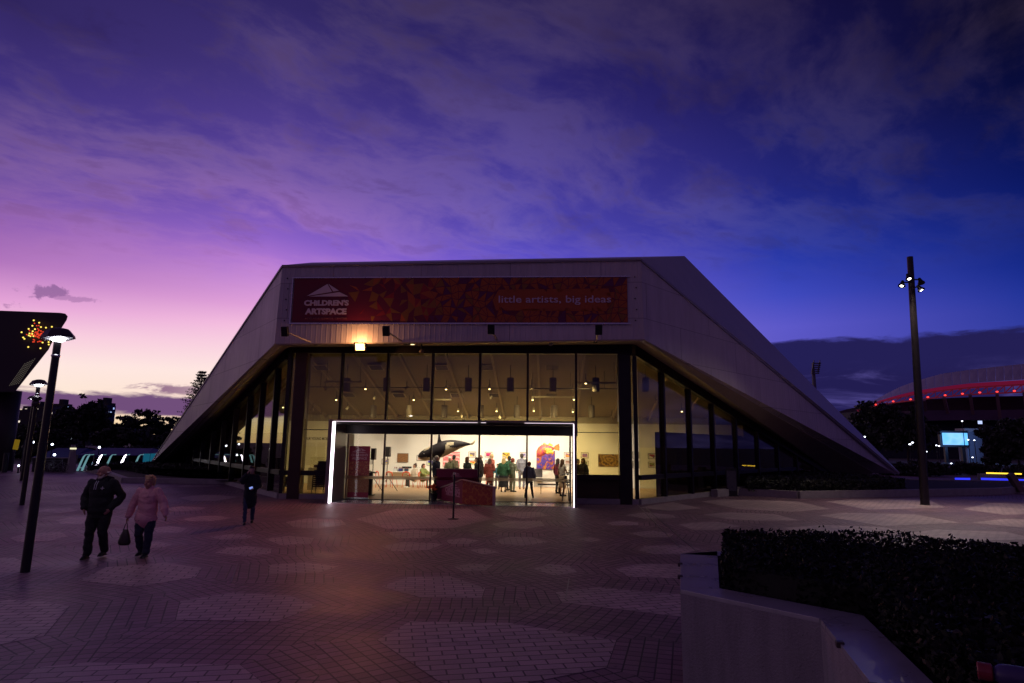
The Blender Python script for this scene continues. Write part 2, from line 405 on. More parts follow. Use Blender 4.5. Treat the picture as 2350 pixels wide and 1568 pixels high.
A6 = lambda *p: tf(.33333, 0, 1135.8, p)
B7 = lambda *p: tf(.36667, 783.3, 1135.8, p)
C8 = lambda *p: tf(.35, 1292.5, 924.3, p)
patches = [
    A6((535,597),(730,505),(1140,472),(1390,510),(1345,575),(935,640)),
    A6((1210,870),(1240,740),(1600,680),(2000,700),(2180,775),(1900,880)),
    A6((-260,900),(-150,770),(60,730),(330,745),(475,775),(300,980),(0,1040)),
    A6((1480,405),(1560,370),(1700,358),(1870,378),(1865,408),(1700,428)),
    A6((1440,295),(1560,278),(1690,278),(1740,293),(1690,310),(1520,315)),
    A6((1255,172),(1380,150),(1520,150),(1590,165),(1450,185),(1300,185)),
    A6((60,1330),(250,1200),(600,1165),(1650,1180),(1800,1300),(1500,1560),(500,1640)),
    A6((-300,520),(-100,440),(100,440),(240,500),(0,580),(-150,570)),
    A6((1850,555),(1850,490),(2100,470),(2330,500),(2200,540)),
    A6((1000,345),(1080,325),(1190,350),(1120,368),(1010,370)),
    A6((1050,235),(1160,218),(1290,235),(1240,265),(1080,262)),
    A6((1120,100),(1250,82),(1420,92),(1370,112),(1200,118)),
    A6((380,180),(480,160),(640,158),(700,175),(560,205),(420,205)),
    A6((240,120),(330,100),(480,98),(540,112),(420,130)),
    A6((60,300),(200,270),(420,262),(470,290),(330,325),(120,330)),
    A6((1230,25),(1330,8),(1520,5),(1640,18),(1500,42),(1320,45)),
    B7((225,915),(430,800),(1050,810),(1720,920),(1660,1090),(1340,1110),(1100,1150),(800,1260),(600,1170)),
    B7((250,580),(420,520),(680,515),(900,590),(880,650),(500,650)),
    B7((1340,615),(1610,585),(2120,630),(2400,700),(2120,770),(1380,680)),
    B7((1715,470),(1870,438),(2300,440),(2400,500),(2300,535),(1800,520)),
    B7((1860,350),(1900,325),(2120,318),(2260,345),(2120,378),(1950,378)),
    B7((1800,243),(1950,228),(2080,250),(2060,270),(1900,272)),
    B7((1660,180),(1750,165),(1860,178),(1860,192),(1700,196)),
    B7((1780,130),(1900,112),(2080,130),(2095,148),(1900,153)),
    B7((2110,190),(2200,178),(2350,172),(2500,200),(2350,225),(2200,222)),
    B7((90,155),(350,90),(800,90),(940,155),(700,212),(280,216)),
    B7((940,185),(1050,165),(1250,170),(1275,195),(1150,217),(990,207)),
    B7((970,290),(1050,268),(1200,270),(1290,300),(1150,322),(1000,312)),
    B7((280,240),(450,222),(620,240),(560,272),(350,278)),
    B7((650,290),(760,275),(860,290),(800,312),(680,312)),
    B7((1480,280),(1550,268),(1630,285),(1560,302)),
    B7((800,350),(900,340),(990,365),(880,378)),
    B7((250,325),(400,300),(640,312),(550,348),(320,358)),
    B7((980,125),(1100,108),(1250,112),(1290,135),(1130,152)),
    B7((-350,175),(-200,150),(0,160),(30,190),(-150,215),(-300,205)),
    B7((-480,280),(-330,262),(-170,275),(-190,310),(-380,320)),
    B7((1200,470),(1290,440),(1430,450),(1480,490),(1330,510)),
    B7((1040,690),(1160,640),(1230,660),(1220,700),(1100,760)) if False else B7((700,455),(800,435),(950,445),(900,480),(760,485)),
    C8((905,650),(1060,635),(1540,650),(1745,700),(1500,718),(1150,700)),
    C8((920,738),(1080,722),(1390,735),(1545,775),(1300,777),(1080,767)),
    C8((500,690),(720,655),(900,695),(700,712)),
    C8((1675,742),(1850,725),(2300,735),(2600,790),(2100,812)),
    C8((1720,650),(1900,635),(2400,640),(2500,690),(2000,705)),
    C8((2620,700),(2800,660),(3200,670),(3300,720),(2900,740)),
    C8((2680,790),(2900,765),(3300,780),(3200,840)),
    C8((1450,825),(1700,805),(2100,820),(2230,850),(1600,870)),
    C8((2250,860),(2450,835),(2900,850),(3100,900),(2600,910)),
]
PZ = .012
pp = []
for q in patches:
    w = [gz(x, y, 0) for x, y in q]
    w = [Vector((p.x, p.y)) for p in w]
    ar = sum(w[i].x*w[(i+1) % len(w)].y-w[(i+1) % len(w)].x*w[i].y for i in range(len(w)))
    if ar < 0: w.reverse()
    S_ = sorted(w, key=lambda p: (p.x, p.y)); hl_ = []
    for seq in (S_, S_[::-1]):
        ch_ = []
        for p in seq:
            while len(ch_) > 1 and (ch_[-1]-ch_[-2]).cross(p-ch_[-1]) <= 0: ch_.pop()
            ch_.append(p)
        hl_ += ch_[:-1]
    w = hl_
    pp.append(w)
cen = [sum(w, Vector((0, 0)))/len(w) for w in pp]
# more paving stars where the photograph shows the plaza run on (behind the viewer and far sides)
rng = random.Random(3)
for k in range(400):
    if len(pp) > 92: break
    c = Vector((rng.uniform(-45, 42), rng.uniform(-4, 48)))
    if min((c-d).length for d in cen) < 3.4: continue
    P = c
    n = rng.choice((6, 7, 8)); r = rng.uniform(.7, 1.5); t0 = rng.random()*6
    if c.y > 7 and abs(c.x) < 0.75*c.y and c.y < 24: continue
    pp.append([c+Vector((math.cos(t0+6.2832*i/n), math.sin(t0+6.2832*i/n)))*r*rng.uniform(.8, 1.15) for i in range(n)]); cen.append(c)
def clip(poly, p0, n):           # keep side where (p-p0).n <= 0
    o = []
    for i in range(len(poly)):
        a, b = poly[i], poly[(i+1) % len(poly)]
        da, db = (a-p0).dot(n), (b-p0).dot(n)
        if da <= 0: o.append(a)
        if da*db < 0: o.append(a+(b-a)*(da/(da-db)))
    return o
mbL, mbD = MB(), MB()
for i, w in enumerate(pp):
    an_ = .22+.5*noise.noise(Vector((cen[i].x*.3, cen[i].y*.3, 0))); e0 = Vector((math.cos(an_), math.sin(an_))); nn0 = Vector((-e0.y, e0.x))
    tris = tessellate_polygon([[Vector((p.x, p.y, 0)) for p in w]])
    mbL.add([(p.x, p.y, PZ+.004) for p in w], [tuple(range(len(w)))], 0, [[(p.dot(e0), p.dot(nn0)) for p in w]])
    rad = max((p-cen[i]).length for p in w)
    others = [(cen[j], max((p-cen[j]).length for p in pp[j])) for j in range(len(pp)) if j != i and (cen[j]-cen[i]).length < 22]
    n = len(w)
    for k in range(n):
        a, b = w[k], w[(k+1) % n]; pa = w[k-1]; nb_ = w[(k+2) % n]
        def on(p, q): d = (q-p).normalized(); return Vector((d.y, -d.x))
        n0, n1, n2 = on(pa, a), on(a, b), on(b, nb_)
        ma = (n0+n1).normalized(); mb_ = (n1+n2).normalized(); far = 16
        sec = [a, b, b+mb_*far/max(.3, mb_.dot(n1)), a+ma*far/max(.3, ma.dot(n1))]
        for c2, r2 in others:
            d = c2-cen[i]; D = d.length; d = d/D
            s = (D*D+rad*rad-r2*r2)/(2*D)
            sec = clip(sec, cen[i]+d*s, d)
            if len(sec) < 3: break
        if len(sec) < 3: continue
        e = (b-a).normalized()
        mbD.add([(p.x, p.y, PZ) for p in sec], [tuple(range(len(sec)))], 0, [[((p-a).dot(e), (p-a).dot(n1)) for p in sec]])
mbD.quad((-60, -25, PZ-.006), (60, -25, PZ-.006), (60, 52, PZ-.006), (-60, 52, PZ-.006), 0, [(-60, -25), (60, -25), (60, 52), (-60, 52)])
o = mbD.build('paving', PD); o['kind'] = 'structure'
for p in o.data.polygons:
    if p.normal.z < 0: p.flip()
o = mbL.build('paving_inlay', PL); o['kind'] = 'structure'
# drainage slots in the paving (thin pale metal strips)
mbS = MB()
for (p, q, w_) in (((1463,1160),(1560,1258),.03), ((1478,1164),(1600,1268),.03), ((545,1295),(530,1340),.02), ((1306,1330),(1298,1378),.02)):
    a, b = gz(*p, 0), gz(*q, 0); a.z = b.z = PZ+.006
    mbS.bar(a, b, w_, .006)
mbS.build('drain_channel', mat('drain_strip', (.25, .23, .22), .4, .6, .1)).__setitem__('kind', 'structure')

# ------------------------------------------------------------------ arts centre shell
BF = -1.8
FLt, FRt, FRb, FLb = fp(648, 613, BF), fp(1470, 598, BF), fp(1480, 780, BF), fp(630, 790, BF)
TLo, TLi = gz(346, 1064, .6), gz(367, 1064, .6)
TRo, TRi, TRb = gz(2050, 1085, .6), gz(2006, 1085, .6), gz(2064, 1086.5, .55)
Pb, Qb = gy(715, 605, 34), gy(1570, 590, 34)
BLk, BRk = Vector((-15, 66, .3)), Vector((16, 66, .3))
GLc = L(-7.35, 0); GRc = L(7.35, 0)
GLt = Vector((TLi.x+1.2, TLi.y+.6, 0)); GRt = Vector((TRi.x-1.6, TRi.y+1.0, 0))
ndir = (GLt-GLc).normalized(); NL = Vector((ndir.y, -ndir.x, 0))      # horizontal normals of the side glass walls
ndir2 = (GRt-GRc).normalized(); NR = Vector((ndir2.y, -ndir2.x, 0))
def lp(x, y): return gp(x, y, GLc, NL)
def rp(x, y): return gp(x, y, GRc, NR)
BLD = thing('arts_centre', L(0, 5, 0), 'low angular white arts centre with glazed front hall and folded roof shell reaching the ground', 'building')
th = .35
m_ = MB(); m_.prism([FLb, FRb, FRt, FLt], VB*th); m_.build('fascia', M['clad'], BLD, bevel=.02)
def panel(name, pts, off, mt): return MB().prism(pts, off).build(name, mt, BLD)
panel('side_wing', [TLo, TLi, FLb, FLt], Vector((.22, .22, 0)), M['clad'])
panel('side_wing', [FRt, FRb, TRi, TRo], Vector((-.22, .22, 0)), M['clad'])
# roof planes as one closed lid
m_ = MB()
vs = [FLt+Vector((0, .04, .03)), FRt+Vector((0, .04, .03)), Qb, Pb, TLo+Vector((.1, .1, 0)), TRo+Vector((0, .05, .0)), TRb, BLk, BRk]
m_.add(vs, [(0, 1, 2, 3), (0, 3, 7, 4), (1, 5, 6), (1, 6, 2), (3, 2, 8, 7), (2, 6, 8)])
roofo = m_.build('roof', mat('roof_sheet', (.42, .40, .44), .5, 0, .12, .7, .1, 8), BLD)
sol = roofo.modifiers.new('solid', 'SOLIDIFY'); sol.thickness = .12; sol.offset = 0
# roof capping strips
m_ = MB(); m_.bar(FRt+Vector((0, 0, .02)), TRo+Vector((0, 0, .05)), .10, .10); m_.bar(FLt+Vector((0, -.03, .03)), FRt+Vector((0, -.03, .03)), .10, .08)
m_.bar(FLt, TLo, .10, .08); m_.build('edge_capping', mat('edge_capping', (.30, .28, .31), .5, 0, .1), BLD)
# soffits
SL = [lp(x, y) for x, y in ((663, 797), (597, 862), (513, 950))]
sdl = (SL[2]-SL[0]); SLend = SL[0]+sdl*((GLt-SL[0]).dot(ndir)/sdl.dot(ndir))
SR_ = [rp(x, y) for x, y in ((1452, 789), (1567, 865), (1660, 924))]
sdr = (SR_[2]-SR_[0]); SRend = SR_[0]+sdr*((GRt-SR_[0]).dot(ndir2)/sdr.dot(ndir2))
m_ = MB()
m_.quad(FLb, FRb, SR_[0], SL[0]); m_.quad(FLb, SL[0], SLend, TLi); m_.quad(FRb, TRi, SRend, SR_[0])
so = m_.build('soffit', M['soffit'], BLD); q = so.modifiers.new('solid', 'SOLIDIFY'); q.thickness = .05; q.offset = 0
# front head beam and side head beams (dark)
ztop = SL[0].z
def hb(a, b, h, name='head_beam'):
    mm = MB(); d = (b-a); dn = Vector((d.x, d.y, 0)).normalized(); n = Vector((dn.y, -dn.x, 0))*.13
    mm.prism([a+n, b+n, b+n-Vector((0, 0, h)), a+n-Vector((0, 0, h))], -2*n); return mm.build(name, M['dark'], BLD)
zf = fp(1000, 812, 0).z
m_ = MB(); lbox(m_, -7.35, 7.35, -.12, .14, zf, (SL[0].z+SR_[0].z)/2+.05); m_.build('head_beam', M['dark'], BLD)
hb(SL[0], SLend+Vector((0, 0, .1)), .55); hb(SR_[0], SRend+Vector((0, 0, .1)), .50)

PH = .22                                                     # plinth height
ztr = fp(1000, 967, 0).z                                     # transom over the doors
zdr = fp(1000, 997.5, 0).z                                   # door head
aPL = ab(gz(750, 1157))[0]; aPR = ab(gz(1318, 1166))[0]      # portal jambs
zpt = fp(1000, 968.5, BF).z
for q0_, q1_ in ((-7.35, aPL-.16), (aPR+.10, 7.35)): m_ = MB(); lbox(m_, q0_, q1_, -.12, .14, .0, PH); m_.build('plinth', M['conc'], BLD, bevel=.01)
for G, T_, n_ in ((GLc, GLt, NL), (GRc, GRt, NR)):
    d = (T_-G).normalized()
    MB().bar(G+Vector((0, 0, PH/2))-d*-.02, T_+Vector((0, 0, PH/2)), .26, PH).build('plinth', M['conc'], BLD)
# columns and mullions in the front plane
def acol(x, y=900): return ab(fp(x, y, 0))[0]
xs = [783, 888.5, 992, 1101, 1211, 1322]
am = [acol(x) for x in xs]; aC1, aC2 = acol(690), acol(1432)
for a, w in ((aC1, .52), (aC2, .48)):
    m_ = MB(); lbox(m_, a-w/2, a+w/2, -.16, .34, 0, zf+.02); m_.build('column', M['bronze'] if a < 0 else M['dark'], BLD, bevel=.02)
for a in (-7.3, 7.3, -6.95 if False else 7.05):
    m_ = MB(); lbox(m_, a-.08, a+.08, -.1, .12, PH, zf); m_.build('mullion', M['dark'], BLD)
for a in am:
    m_ = MB(); lbox(m_, a-.045, a+.045, -.1, .12, ztr, zf); m_.build('mullion', M['dark'], BLD)
m_ = MB(); lbox(m_, am[0]-.05, am[-1]+.05, -.14, .14, zdr, ztr+.05); m_.build('transom', M['dark'], BLD)
bays = [-7.25, aC1-.26, ] ; edges = [aC1+.26]+am+[aC2-.24]
def pane(a0, a1, z0, z1, mt, name='window_pane', b=0.0):
    mm = MB(); lbox(mm, a0, a1, b-.008, b+.008, z0, z1); return mm.build(name, mt, BLD)
for i in range(len(edges)-1):
    lo = ztr+.05 if 0 < i < len(edges)-2 else ztr+.05
    pane(edges[i]+.046, edges[i+1]-.046, lo, zf, M['gl_tint'])
zr1, zr0 = fp(700, 1080, 0).z, fp(700, 1091, 0).z
for a0, a1 in ((aC1+.26, aPL-.02), (aPR+.02, aC2-.24)):
    pane(a0, a1, zr1, ztr+.05, M['gl_tint']); pane(a0, a1, PH, zr0, M['gl_tint'])
    m_ = MB(); lbox(m_, a0, a1, -.09, .1, zr0, zr1); m_.build('sill_rail', M['dark'], BLD)
    m_ = MB(); z_ = fp(700, 986, 0).z; lbox(m_, a0, a1, -.03, .03, z_-.015, z_+.015); m_.build('glazing_bar', M['dark'], BLD)
for a0, a1 in ((-7.22, aC1-.26), (aC2+.24, 6.97)):
    pane(a0, a1, zr1, zf, M['gl_tint']); pane(a0, a1, PH, zr0, M['gl_tint'])
    m_ = MB(); lbox(m_, a0, a1, -.09, .1, zr0, zr1); m_.build('sill_rail', M['dark'], BLD)
# side glass walls
def sidewall(C0, T0, pfun, xl, Sa, Sb, hh):
    d = (T0-C0).normalized(); nrm = Vector((d.y, -d.x, 0)); rot = Matrix((d, -nrm, Vector((0, 0, 1)))).transposed()
    ts = []
    for x in xl:
        P = pfun(x, 1040); ts.append((P-C0).dot(d))
    def top(t):
        sa = (Sa-C0).dot(d); sb = (Sb-C0).dot(d); return Sa.z+(Sb.z-Sa.z)*(t-sa)/(sb-sa)-hh+.05
    tt = [0.06]+ts
    for i, t in enumerate(ts):
        z1 = top(t)
        if z1 < .5: continue
        MB().box(C0+d*t+Vector((0, 0, (z1+PH)/2)), (.14, .26, z1-PH), rot).build('mullion', M['dark'], BLD)
    for i in range(len(tt)-1):
        a, b = tt[i]+.07, tt[i+1]-.07
        za, zb = top(a), top(b)
        for lo, hi in (((PH, None),) if zb < 1.6 else ((zr1, None), (PH, zr0))):
            if hi is None:
                pts = [C0+d*a+Vector((0, 0, lo)), C0+d*b+Vector((0, 0, lo)), C0+d*b+Vector((0, 0, max(zb, lo+.05))), C0+d*a+Vector((0, 0, max(za, lo+.1)))]
            else:
                pts = [C0+d*a+Vector((0, 0, lo)), C0+d*b+Vector((0, 0, lo)), C0+d*b+Vector((0, 0, hi)), C0+d*a+Vector((0, 0, hi))]
            MB().prism(pts, nrm*.016).build('window_pane', M['gl_tint'], BLD)
        if zb > 1.6: MB().box(C0+d*((a+b)/2)+Vector((0, 0, (zr0+zr1)/2)), (b-a, .16, zr1-zr0), rot).build('sill_rail', M['dark'], BLD)
    return d, nrm, rot
sidewall(GLc, GLt, lp, (625, 593, 565, 535, 509, 487, 465, 449, 432, 418), SL[0], SLend, .55)
sidewall(GRc, GRt, rp, (1522, 1583, 1636, 1688, 1737, 1782, 1824, 1862, 1898, 1930), SR_[0], SRend, .5)
# portal
m_ = MB(); lbox(m_, aPL-.16, aPL, BF, 0.12, 0, zpt); lbox(m_, aPR, aPR+.10, BF, 0.12, 0, zpt); lbox(m_, aPL-.16, aPR+.10, BF, -.14, zpt, zpt+.06)
m_.build('portal', mat('portal_panel', (.20, .18, .16), .4, .25, .15, 2), BLD, bevel=.01)
for q0_, q1_, q2_ in ((aPL, aPL+.03, .29), (aPR-.02, aPR, .13)): m_ = MB(); lbox(m_, q0_, q1_, BF+.02, BF+q2_, .02, zpt-.03); m_.build('light_strip', M['led'], BLD)
for f0_, f1_ in ((0, .605), (.620, .64), (.80, 1)): m_ = MB(); lbox(m_, aPL+.03+(aPR-aPL-.05)*f0_, aPL+.03+(aPR-aPL-.05)*f1_, BF+.03, BF+.12, zpt-.02, zpt-.001); m_.build('light_strip', M['ledt'], BLD)
m_ = MB(); lbox(m_, aPL+.03, aPR-.02, BF+.32, -.15, zpt-.10, zpt-.03); m_.build('portal_ceiling', M['dark'], BLD)
m_ = MB(); lbox(m_, aPL, aPR, BF+.2, -.1, .0, .03); m_.build('threshold', mat('polished_threshold', (.30, .29, .30), .22, .3, .2, 2), BLD)
# glass doors
xd = [787, 881, 988.5, 1099, 1209, 1308.5]
ad = [ab(fp(x, 1070, 0))[0] for x in xd]
for i, a in enumerate(ad):
    m_ = MB(); lbox(m_, a-.035, a+.035, -.05, .05, 0, zdr); m_.build('door_stile', M['bronze'], BLD)
zb0, zb1 = fp(1000, 1102, 0).z, fp(1000, 1094.5, 0).z
frost = bpy.data.materials.new('frosted_band'); frost.use_nodes = True
_T = NT(frost.node_tree); frost.node_tree.nodes.clear(); _a = _T.n('ShaderNodeBsdfTransparent'); _b = _T.n('ShaderNodeBsdfTranslucent'); _b.inputs[0].default_value = (.75, .72, .7, 1)
_c = _T.n('ShaderNodeMixShader'); _c.inputs[0].default_value = .55; _d = _T.n('ShaderNodeOutputMaterial'); _T.l(_a.outputs[0], _c.inputs[1]); _T.l(_b.outputs[0], _c.inputs[2]); _T.l(_c.outputs[0], _d.inputs[0])
for i in range(5):
    m_ = MB(); lbox(m_, ad[i]+.035, ad[i+1]-.035, -.006, .006, .04, zdr); dr = m_.build('glass_door', M['gl_clear'], BLD)
    m_ = MB(); lbox(m_, ad[i]+.035, ad[i+1]-.035, -.012, -.008, zb0, zb1); m_.build('frosted_band', frost, dr)
m_ = MB(); lbox(m_, ad[0], ad[-1], -.06, .06, 0.0, .05); m_.build('door_track', M['dark'], BLD)
m_ = MB(); lbox(m_, aPL, ad[0], -.03, .03, 0, zdr); m_.build('portal_return', mat('return_panel', (.30, .27, .22), .4, .2, .15, 2), BLD)

# ------------------------------------------------------------------ gallery room inside
BW = 9.8; zw = gp(1100, 970, O0+VB*BW, VB).z; zg = gp(1100, 955, O0+VB*BW, VB).z
CS = .28
def cz(b): return zg+(BW-b)*CS
m_ = MB(); pts = [L(-7.2, .15, .02), L(7.2, .15, .02), L(aWR if False else 12, 9.8, .02), L(-12, 9.8, .02)]; m_.add(pts, [(0, 1, 2, 3)]); m_.build('gallery_floor', M['floor'], BLD)
def wall_lim(G, d_):
    q = G-O0; s_ = (BW-q.dot(VB))/d_.dot(VB); return (q+d_*s_).dot(UA)
aWL, aWR = wall_lim(GLc, ndir)+.6, wall_lim(GRc, ndir2)-.6
m_ = MB(); lbox(m_, aWL, aWR, BW, BW+.2, 0, zw); m_.build('gallery_wall', M['wallw'], BLD)
m_ = MB(); lbox(m_, aWL, aWR, BW-.02, BW-.0, .02, .14); m_.build('skirting', M['white'], BLD)
m_ = MB(); lbox(m_, aWL+1.5, aWR-1.5, BW, BW+.2, zw, zg+.1)
for k in range(int((aWR-aWL-3)/.2)): lbox(m_, aWL+1.55+k*.2, aWL+1.62+k*.2, BW-.05, BW, zw, zg)
m_.build('bulkhead_grille', M['grille'], BLD)
m_ = MB(); m_.prism([L(-7.3, .2, cz(.2)), L(7.3, .2, cz(.2)), L(15, BW+.1, cz(BW+.1)), L(-13.5, BW+.1, cz(BW+.1))], (0, 0, .12)); m_.build('gallery_ceiling', M['ceil'], BLD)
def cp(x, y): return gp(x, y, L(0, BW, zg), Vector((0, CS, 1)).normalized())   # point on the ceiling plane
m_ = MB()
for k in range(-1, 11):
    a, b = ab(cp(753+81.2*k, 962))
    lim = min(1.0, max(0.0, (abs(a)-7.0)/7.0))
    b0 = .3+lim*BW*.95
    if b0 > BW-1: continue
    m_.bar(L(a, b0, cz(b0)-.08), L(a, BW, cz(BW)-.08), .10, .18)
m_.build('ceiling_beam', M['beam'], BLD)
# dark partitions behind the outer side glazing
for C0, T0, x0, pf, nn_ in ((GLc, GLt, 622, lp, NL), (GRc, GRt, 1519, rp, NR)):
    d = (T0-C0).normalized(); t0 = (pf(x0, 1040)-C0).dot(d)
    s = 1 if pf is lp else 1
    inw = Vector((-d.y, d.x, 0)) if pf is rp else Vector((d.y, -d.x, 0))
    inw = inw if inw.dot(VB)*1.0+0 > -9 else inw
    cen_ = L(0, 6)-C0
    if inw.dot(cen_) < 0: inw = -inw
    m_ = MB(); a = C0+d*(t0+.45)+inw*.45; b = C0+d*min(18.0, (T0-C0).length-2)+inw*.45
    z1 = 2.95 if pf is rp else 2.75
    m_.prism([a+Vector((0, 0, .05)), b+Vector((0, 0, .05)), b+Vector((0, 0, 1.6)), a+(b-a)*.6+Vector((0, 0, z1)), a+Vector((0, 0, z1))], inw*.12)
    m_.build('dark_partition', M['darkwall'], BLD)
# low black cabinet line behind the right lower panes
m_ = MB(); lbox(m_, aPR+.1, 7.1, .2, .3, .03, zr0); m_.build('low_screen', M['black'], BLD)
m_ = MB(); lbox(m_, ad[0]-.02, ad[0]+.06, .45, 1.15, .02, zdr); m_.build('door_pocket', mat('pocket_panel', (.46, .40, .30), .6, 0, .1, 2), BLD)

# ------------------------------------------------------------------ lettering
def text(name, s, P0, P1, mt, parent, xu=None, nrm=None, bold=.02, depth=.01, h=None, font_sx=1.0):
    """letters filling the box with lower left P0 and upper right P1 (P1 gives width and height)"""
    xu = xu or UA; nrm = nrm or -VB; yu = nrm.cross(xu).normalized()
    cu = bpy.data.curves.new(name, 'FONT'); cu.body = s; cu.size = 1; cu.offset = bold; cu.extrude = depth; cu.resolution_u = 3
    ob = bpy.data.objects.new(name+'_tmp', cu); COL.objects.link(ob)
    dg = bpy.context.evaluated_depsgraph_get(); me = bpy.data.meshes.new_from_object(ob.evaluated_get(dg))
    bpy.data.objects.remove(ob); me.name = name
    xs_ = [v.co.x for v in me.vertices]; ys_ = [v.co.y for v in me.vertices]
    x0, x1, y0, y1 = min(xs_), max(xs_), min(ys_), max(ys_)
    D = P1-P0; w = D.dot(xu); hh = D.dot(yu)
    sx, sy = w/(x1-x0), hh/(y1-y0)
    off = rootloc(parent)
    for v in me.vertices:
        c = v.co; v.co = P0 + xu*((c.x-x0)*sx) + yu*((c.y-y0)*sy) + nrm*(c.z+depth) - off
    me.materials.clear(); me.materials.append(mt)
    o = bpy.data.objects.new(name, me); COL.objects.link(o); o.parent = parent; return o
def flatpoly(mb, pts, off, mi=0): return mb.prism(pts, off, mi)

# ------------------------------------------------------------------ banner over the entrance
bn = BF-.05
bTL, bTR, bBR, bBL = fp(676, 644, bn), fp(1439, 631, bn), fp(1440, 739, bn), fp(670, 743, bn)
aT0, aT1 = ab(bTL)[0], ab(bTR)[0]; zT, zB = (bTL.z+bTR.z)/2, (bBL.z+bBR.z)/2
BAN = thing('entrance_banner', L((aT0+aT1)/2, bn, zB), 'long printed banner in maroon and orange fixed across the white fascia above the doors', 'banner')
m_ = MB(); lbox(m_, aT0, aT1, bn-.0, bn+.03, zB, zT)
m_.build('banner_sheet', mat('banner_maroon', (.15, .006, .024), .6, 0, .08, 1), BAN)
MBo = mat('banner_orange', (.42, .085, .012), .6, 0, .1, 1.2); MBy = mat('banner_ochre', (.28, .100, .012), .6, 0, .08, 2); MBp = mat('banner_plum', (.13, .012, .075), .6, 0, .08, 2); MBr = mat('banner_red', (.30, .018, .016), .6, 0, .08, 2)
rb = random.Random(11)
W_, H_ = aT1-aT0, zT-zB
nx, ny = 46, 6
g = [[(aT0+W_*(i+(rb.uniform(-.36, .36) if 0 < i < nx else 0))/nx, zB+H_*(j+(rb.uniform(-.33, .33) if 0 < j < ny else 0))/ny) for j in range(ny+1)] for i in range(nx+1)]
m_ = MB()
ta0, ta1 = aT0+W_*.615, aT0+W_*.945
def tri3(p, shrink, mi, lift):
    c = (sum(q[0] for q in p)/3, sum(q[1] for q in p)/3)
    q = [(c[0]+(x-c[0])*shrink, c[1]+(z-c[1])*shrink) for x, z in p]
    m_.add([L(x, bn-lift, z) for x, z in q], [(0, 1, 2)], mi)
for i in range(nx):
    for j in range(ny):
        a, b, c, d = g[i][j], g[i+1][j], g[i+1][j+1], g[i][j+1]
        for t in (((a, b, c), (a, c, d)) if rb.random() < .5 else ((a, b, d), (b, c, d))):
            f = (t[0][0]-aT0)/W_; r = rb.random()
            cx_ = sum(q[0] for q in t)/3; czz = (sum(q[1] for q in t)/3-zB)/H_
            if f < .17: continue
            if ta0 < cx_ < ta1 and .26 < czz < .74: continue
            if f < .42:
                pr = .16+.5*(f-.17)/.25
                if r < pr*.7: tri3(t, .995, 1 if rb.random() < .6 else 0, .004)
                elif r < pr*1.1: tri3(t, .995, 3, .004)
            else:
                if r < .72+.22*(f-.42): tri3(t, .86, 0 if rb.random() < .8 else 1, .004)
                elif r < .97: tri3(t, .90, 2, .004)
m_.add([L(ta0, bn-.004, zB+H_*.27), L(ta1-.1, bn-.004, zB+H_*.25), L(ta1+.15, bn-.004, zB+H_*.5), L(ta1, bn-.004, zB+H_*.75), L(ta0+.1, bn-.004, zB+H_*.73), L(ta0-.15, bn-.004, zB+H_*.5)], [(0, 1, 2, 3, 4, 5)], 0)
m_.build('banner_pattern', [MBo, MBy, MBp, MBr], BAN)
MLt = mat('banner_lettering', (.66, .54, .60), .6, 0, .05, 5); MLd = mat('banner_small_lettering', (.30, .10, .12), .6, 0, .05, 5)
bz = bn-.006
def q4(x, y): return fp(642.3+.17334*x, 618.8+.17334*y, bz)
m_ = MB()
for pg in (((360,350),(630,192),(690,295)), ((643,190),(782,280),(706,291)), ((385,358),(790,299),(905,356))):
    m_.prism([q4(*p) for p in pg], -VB*.006)
m_.build('emblem', MLt, BAN)
text('lettering', "CHiLDREN'S", q4(320, 480), q4(915, 403), MLt, BAN, bold=.045)
text('lettering', "ARTSPACE", q4(332, 596), q4(885, 514), MLt, BAN, bold=.05)
text('lettering', "ADELAIDE FESTIVAL CENTRE", q4(330, 660), q4(885, 638), MLd, BAN, bold=.0)
def q5(x, y): return fp(1049.7+.18667*x, 618.8+.18667*y, bz)
text('lettering', "little artists, big ideas", q5(507, 436), q5(1888, 320), MLt, BAN, bold=.008)
m_ = MB(); lbox(m_, aT0-.1, aT1+.1, bn-.03, bn+.05, zT, zT+.05); lbox(m_, aT0-.1, aT1+.1, bn-.03, bn+.05, zB-.06, zB)
lbox(m_, aT0-.1, aT0-.05, bn-.01, bn+.05, zB, zT); m_.build('banner_rail', mat('banner_rail', (.45, .44, .50), .28, .8, .08, 4), BAN)
for k in range(5):
    for a in (aT0-.32, aT1+.30): MB().ball(L(a+.05*(k % 2), BF-.02, zB+.1+k*H_/4.2), .03, 6).build('banner_fixing', M['black'], BAN)


# ------------------------------------------------------------------ lamps on the facade
fl_label = {0: 'leftmost black arm lamp pointing up at the entrance banner', 1: 'black arm lamp under the banner just right of the orange floodlight', 2: 'black arm lamp under the middle of the banner lettering side', 3: 'rightmost black arm lamp pointing up at the banner'}
for i, (hx, hy, ax_, ay) in enumerate(((654, 761, 725, 791), (886, 760, 930, 789), (1127, 756, 1144, 786), (1374, 757, 1366, 786))):
    h = fp(hx, hy, BF-.95); a = fp(ax_, ay, BF+.25)
    t = thing('banner_lamp', a, fl_label[i], 'wall lamp', 'arm lamps along the bottom of the fascia')
    MB().bar(a, h, .06, .045).build('lamp_arm', mat('arm_paint', (.35, .30, .28), .4, .3, .1) if i == 0 else bpy.data.materials['arm_paint'], t)
    MB().box(h+Vector((0, 0, .0)), (.26, .17, .38), ROTF @ Matrix.Rotation(R_(18), 3, 'X')).build('lamp_head', M['black'], t, bevel=.02)
    MB().box(a, (.14, .14, .06)).build('bracket', M['black'], t)
FLO = fp(827, 796, BF+.05)
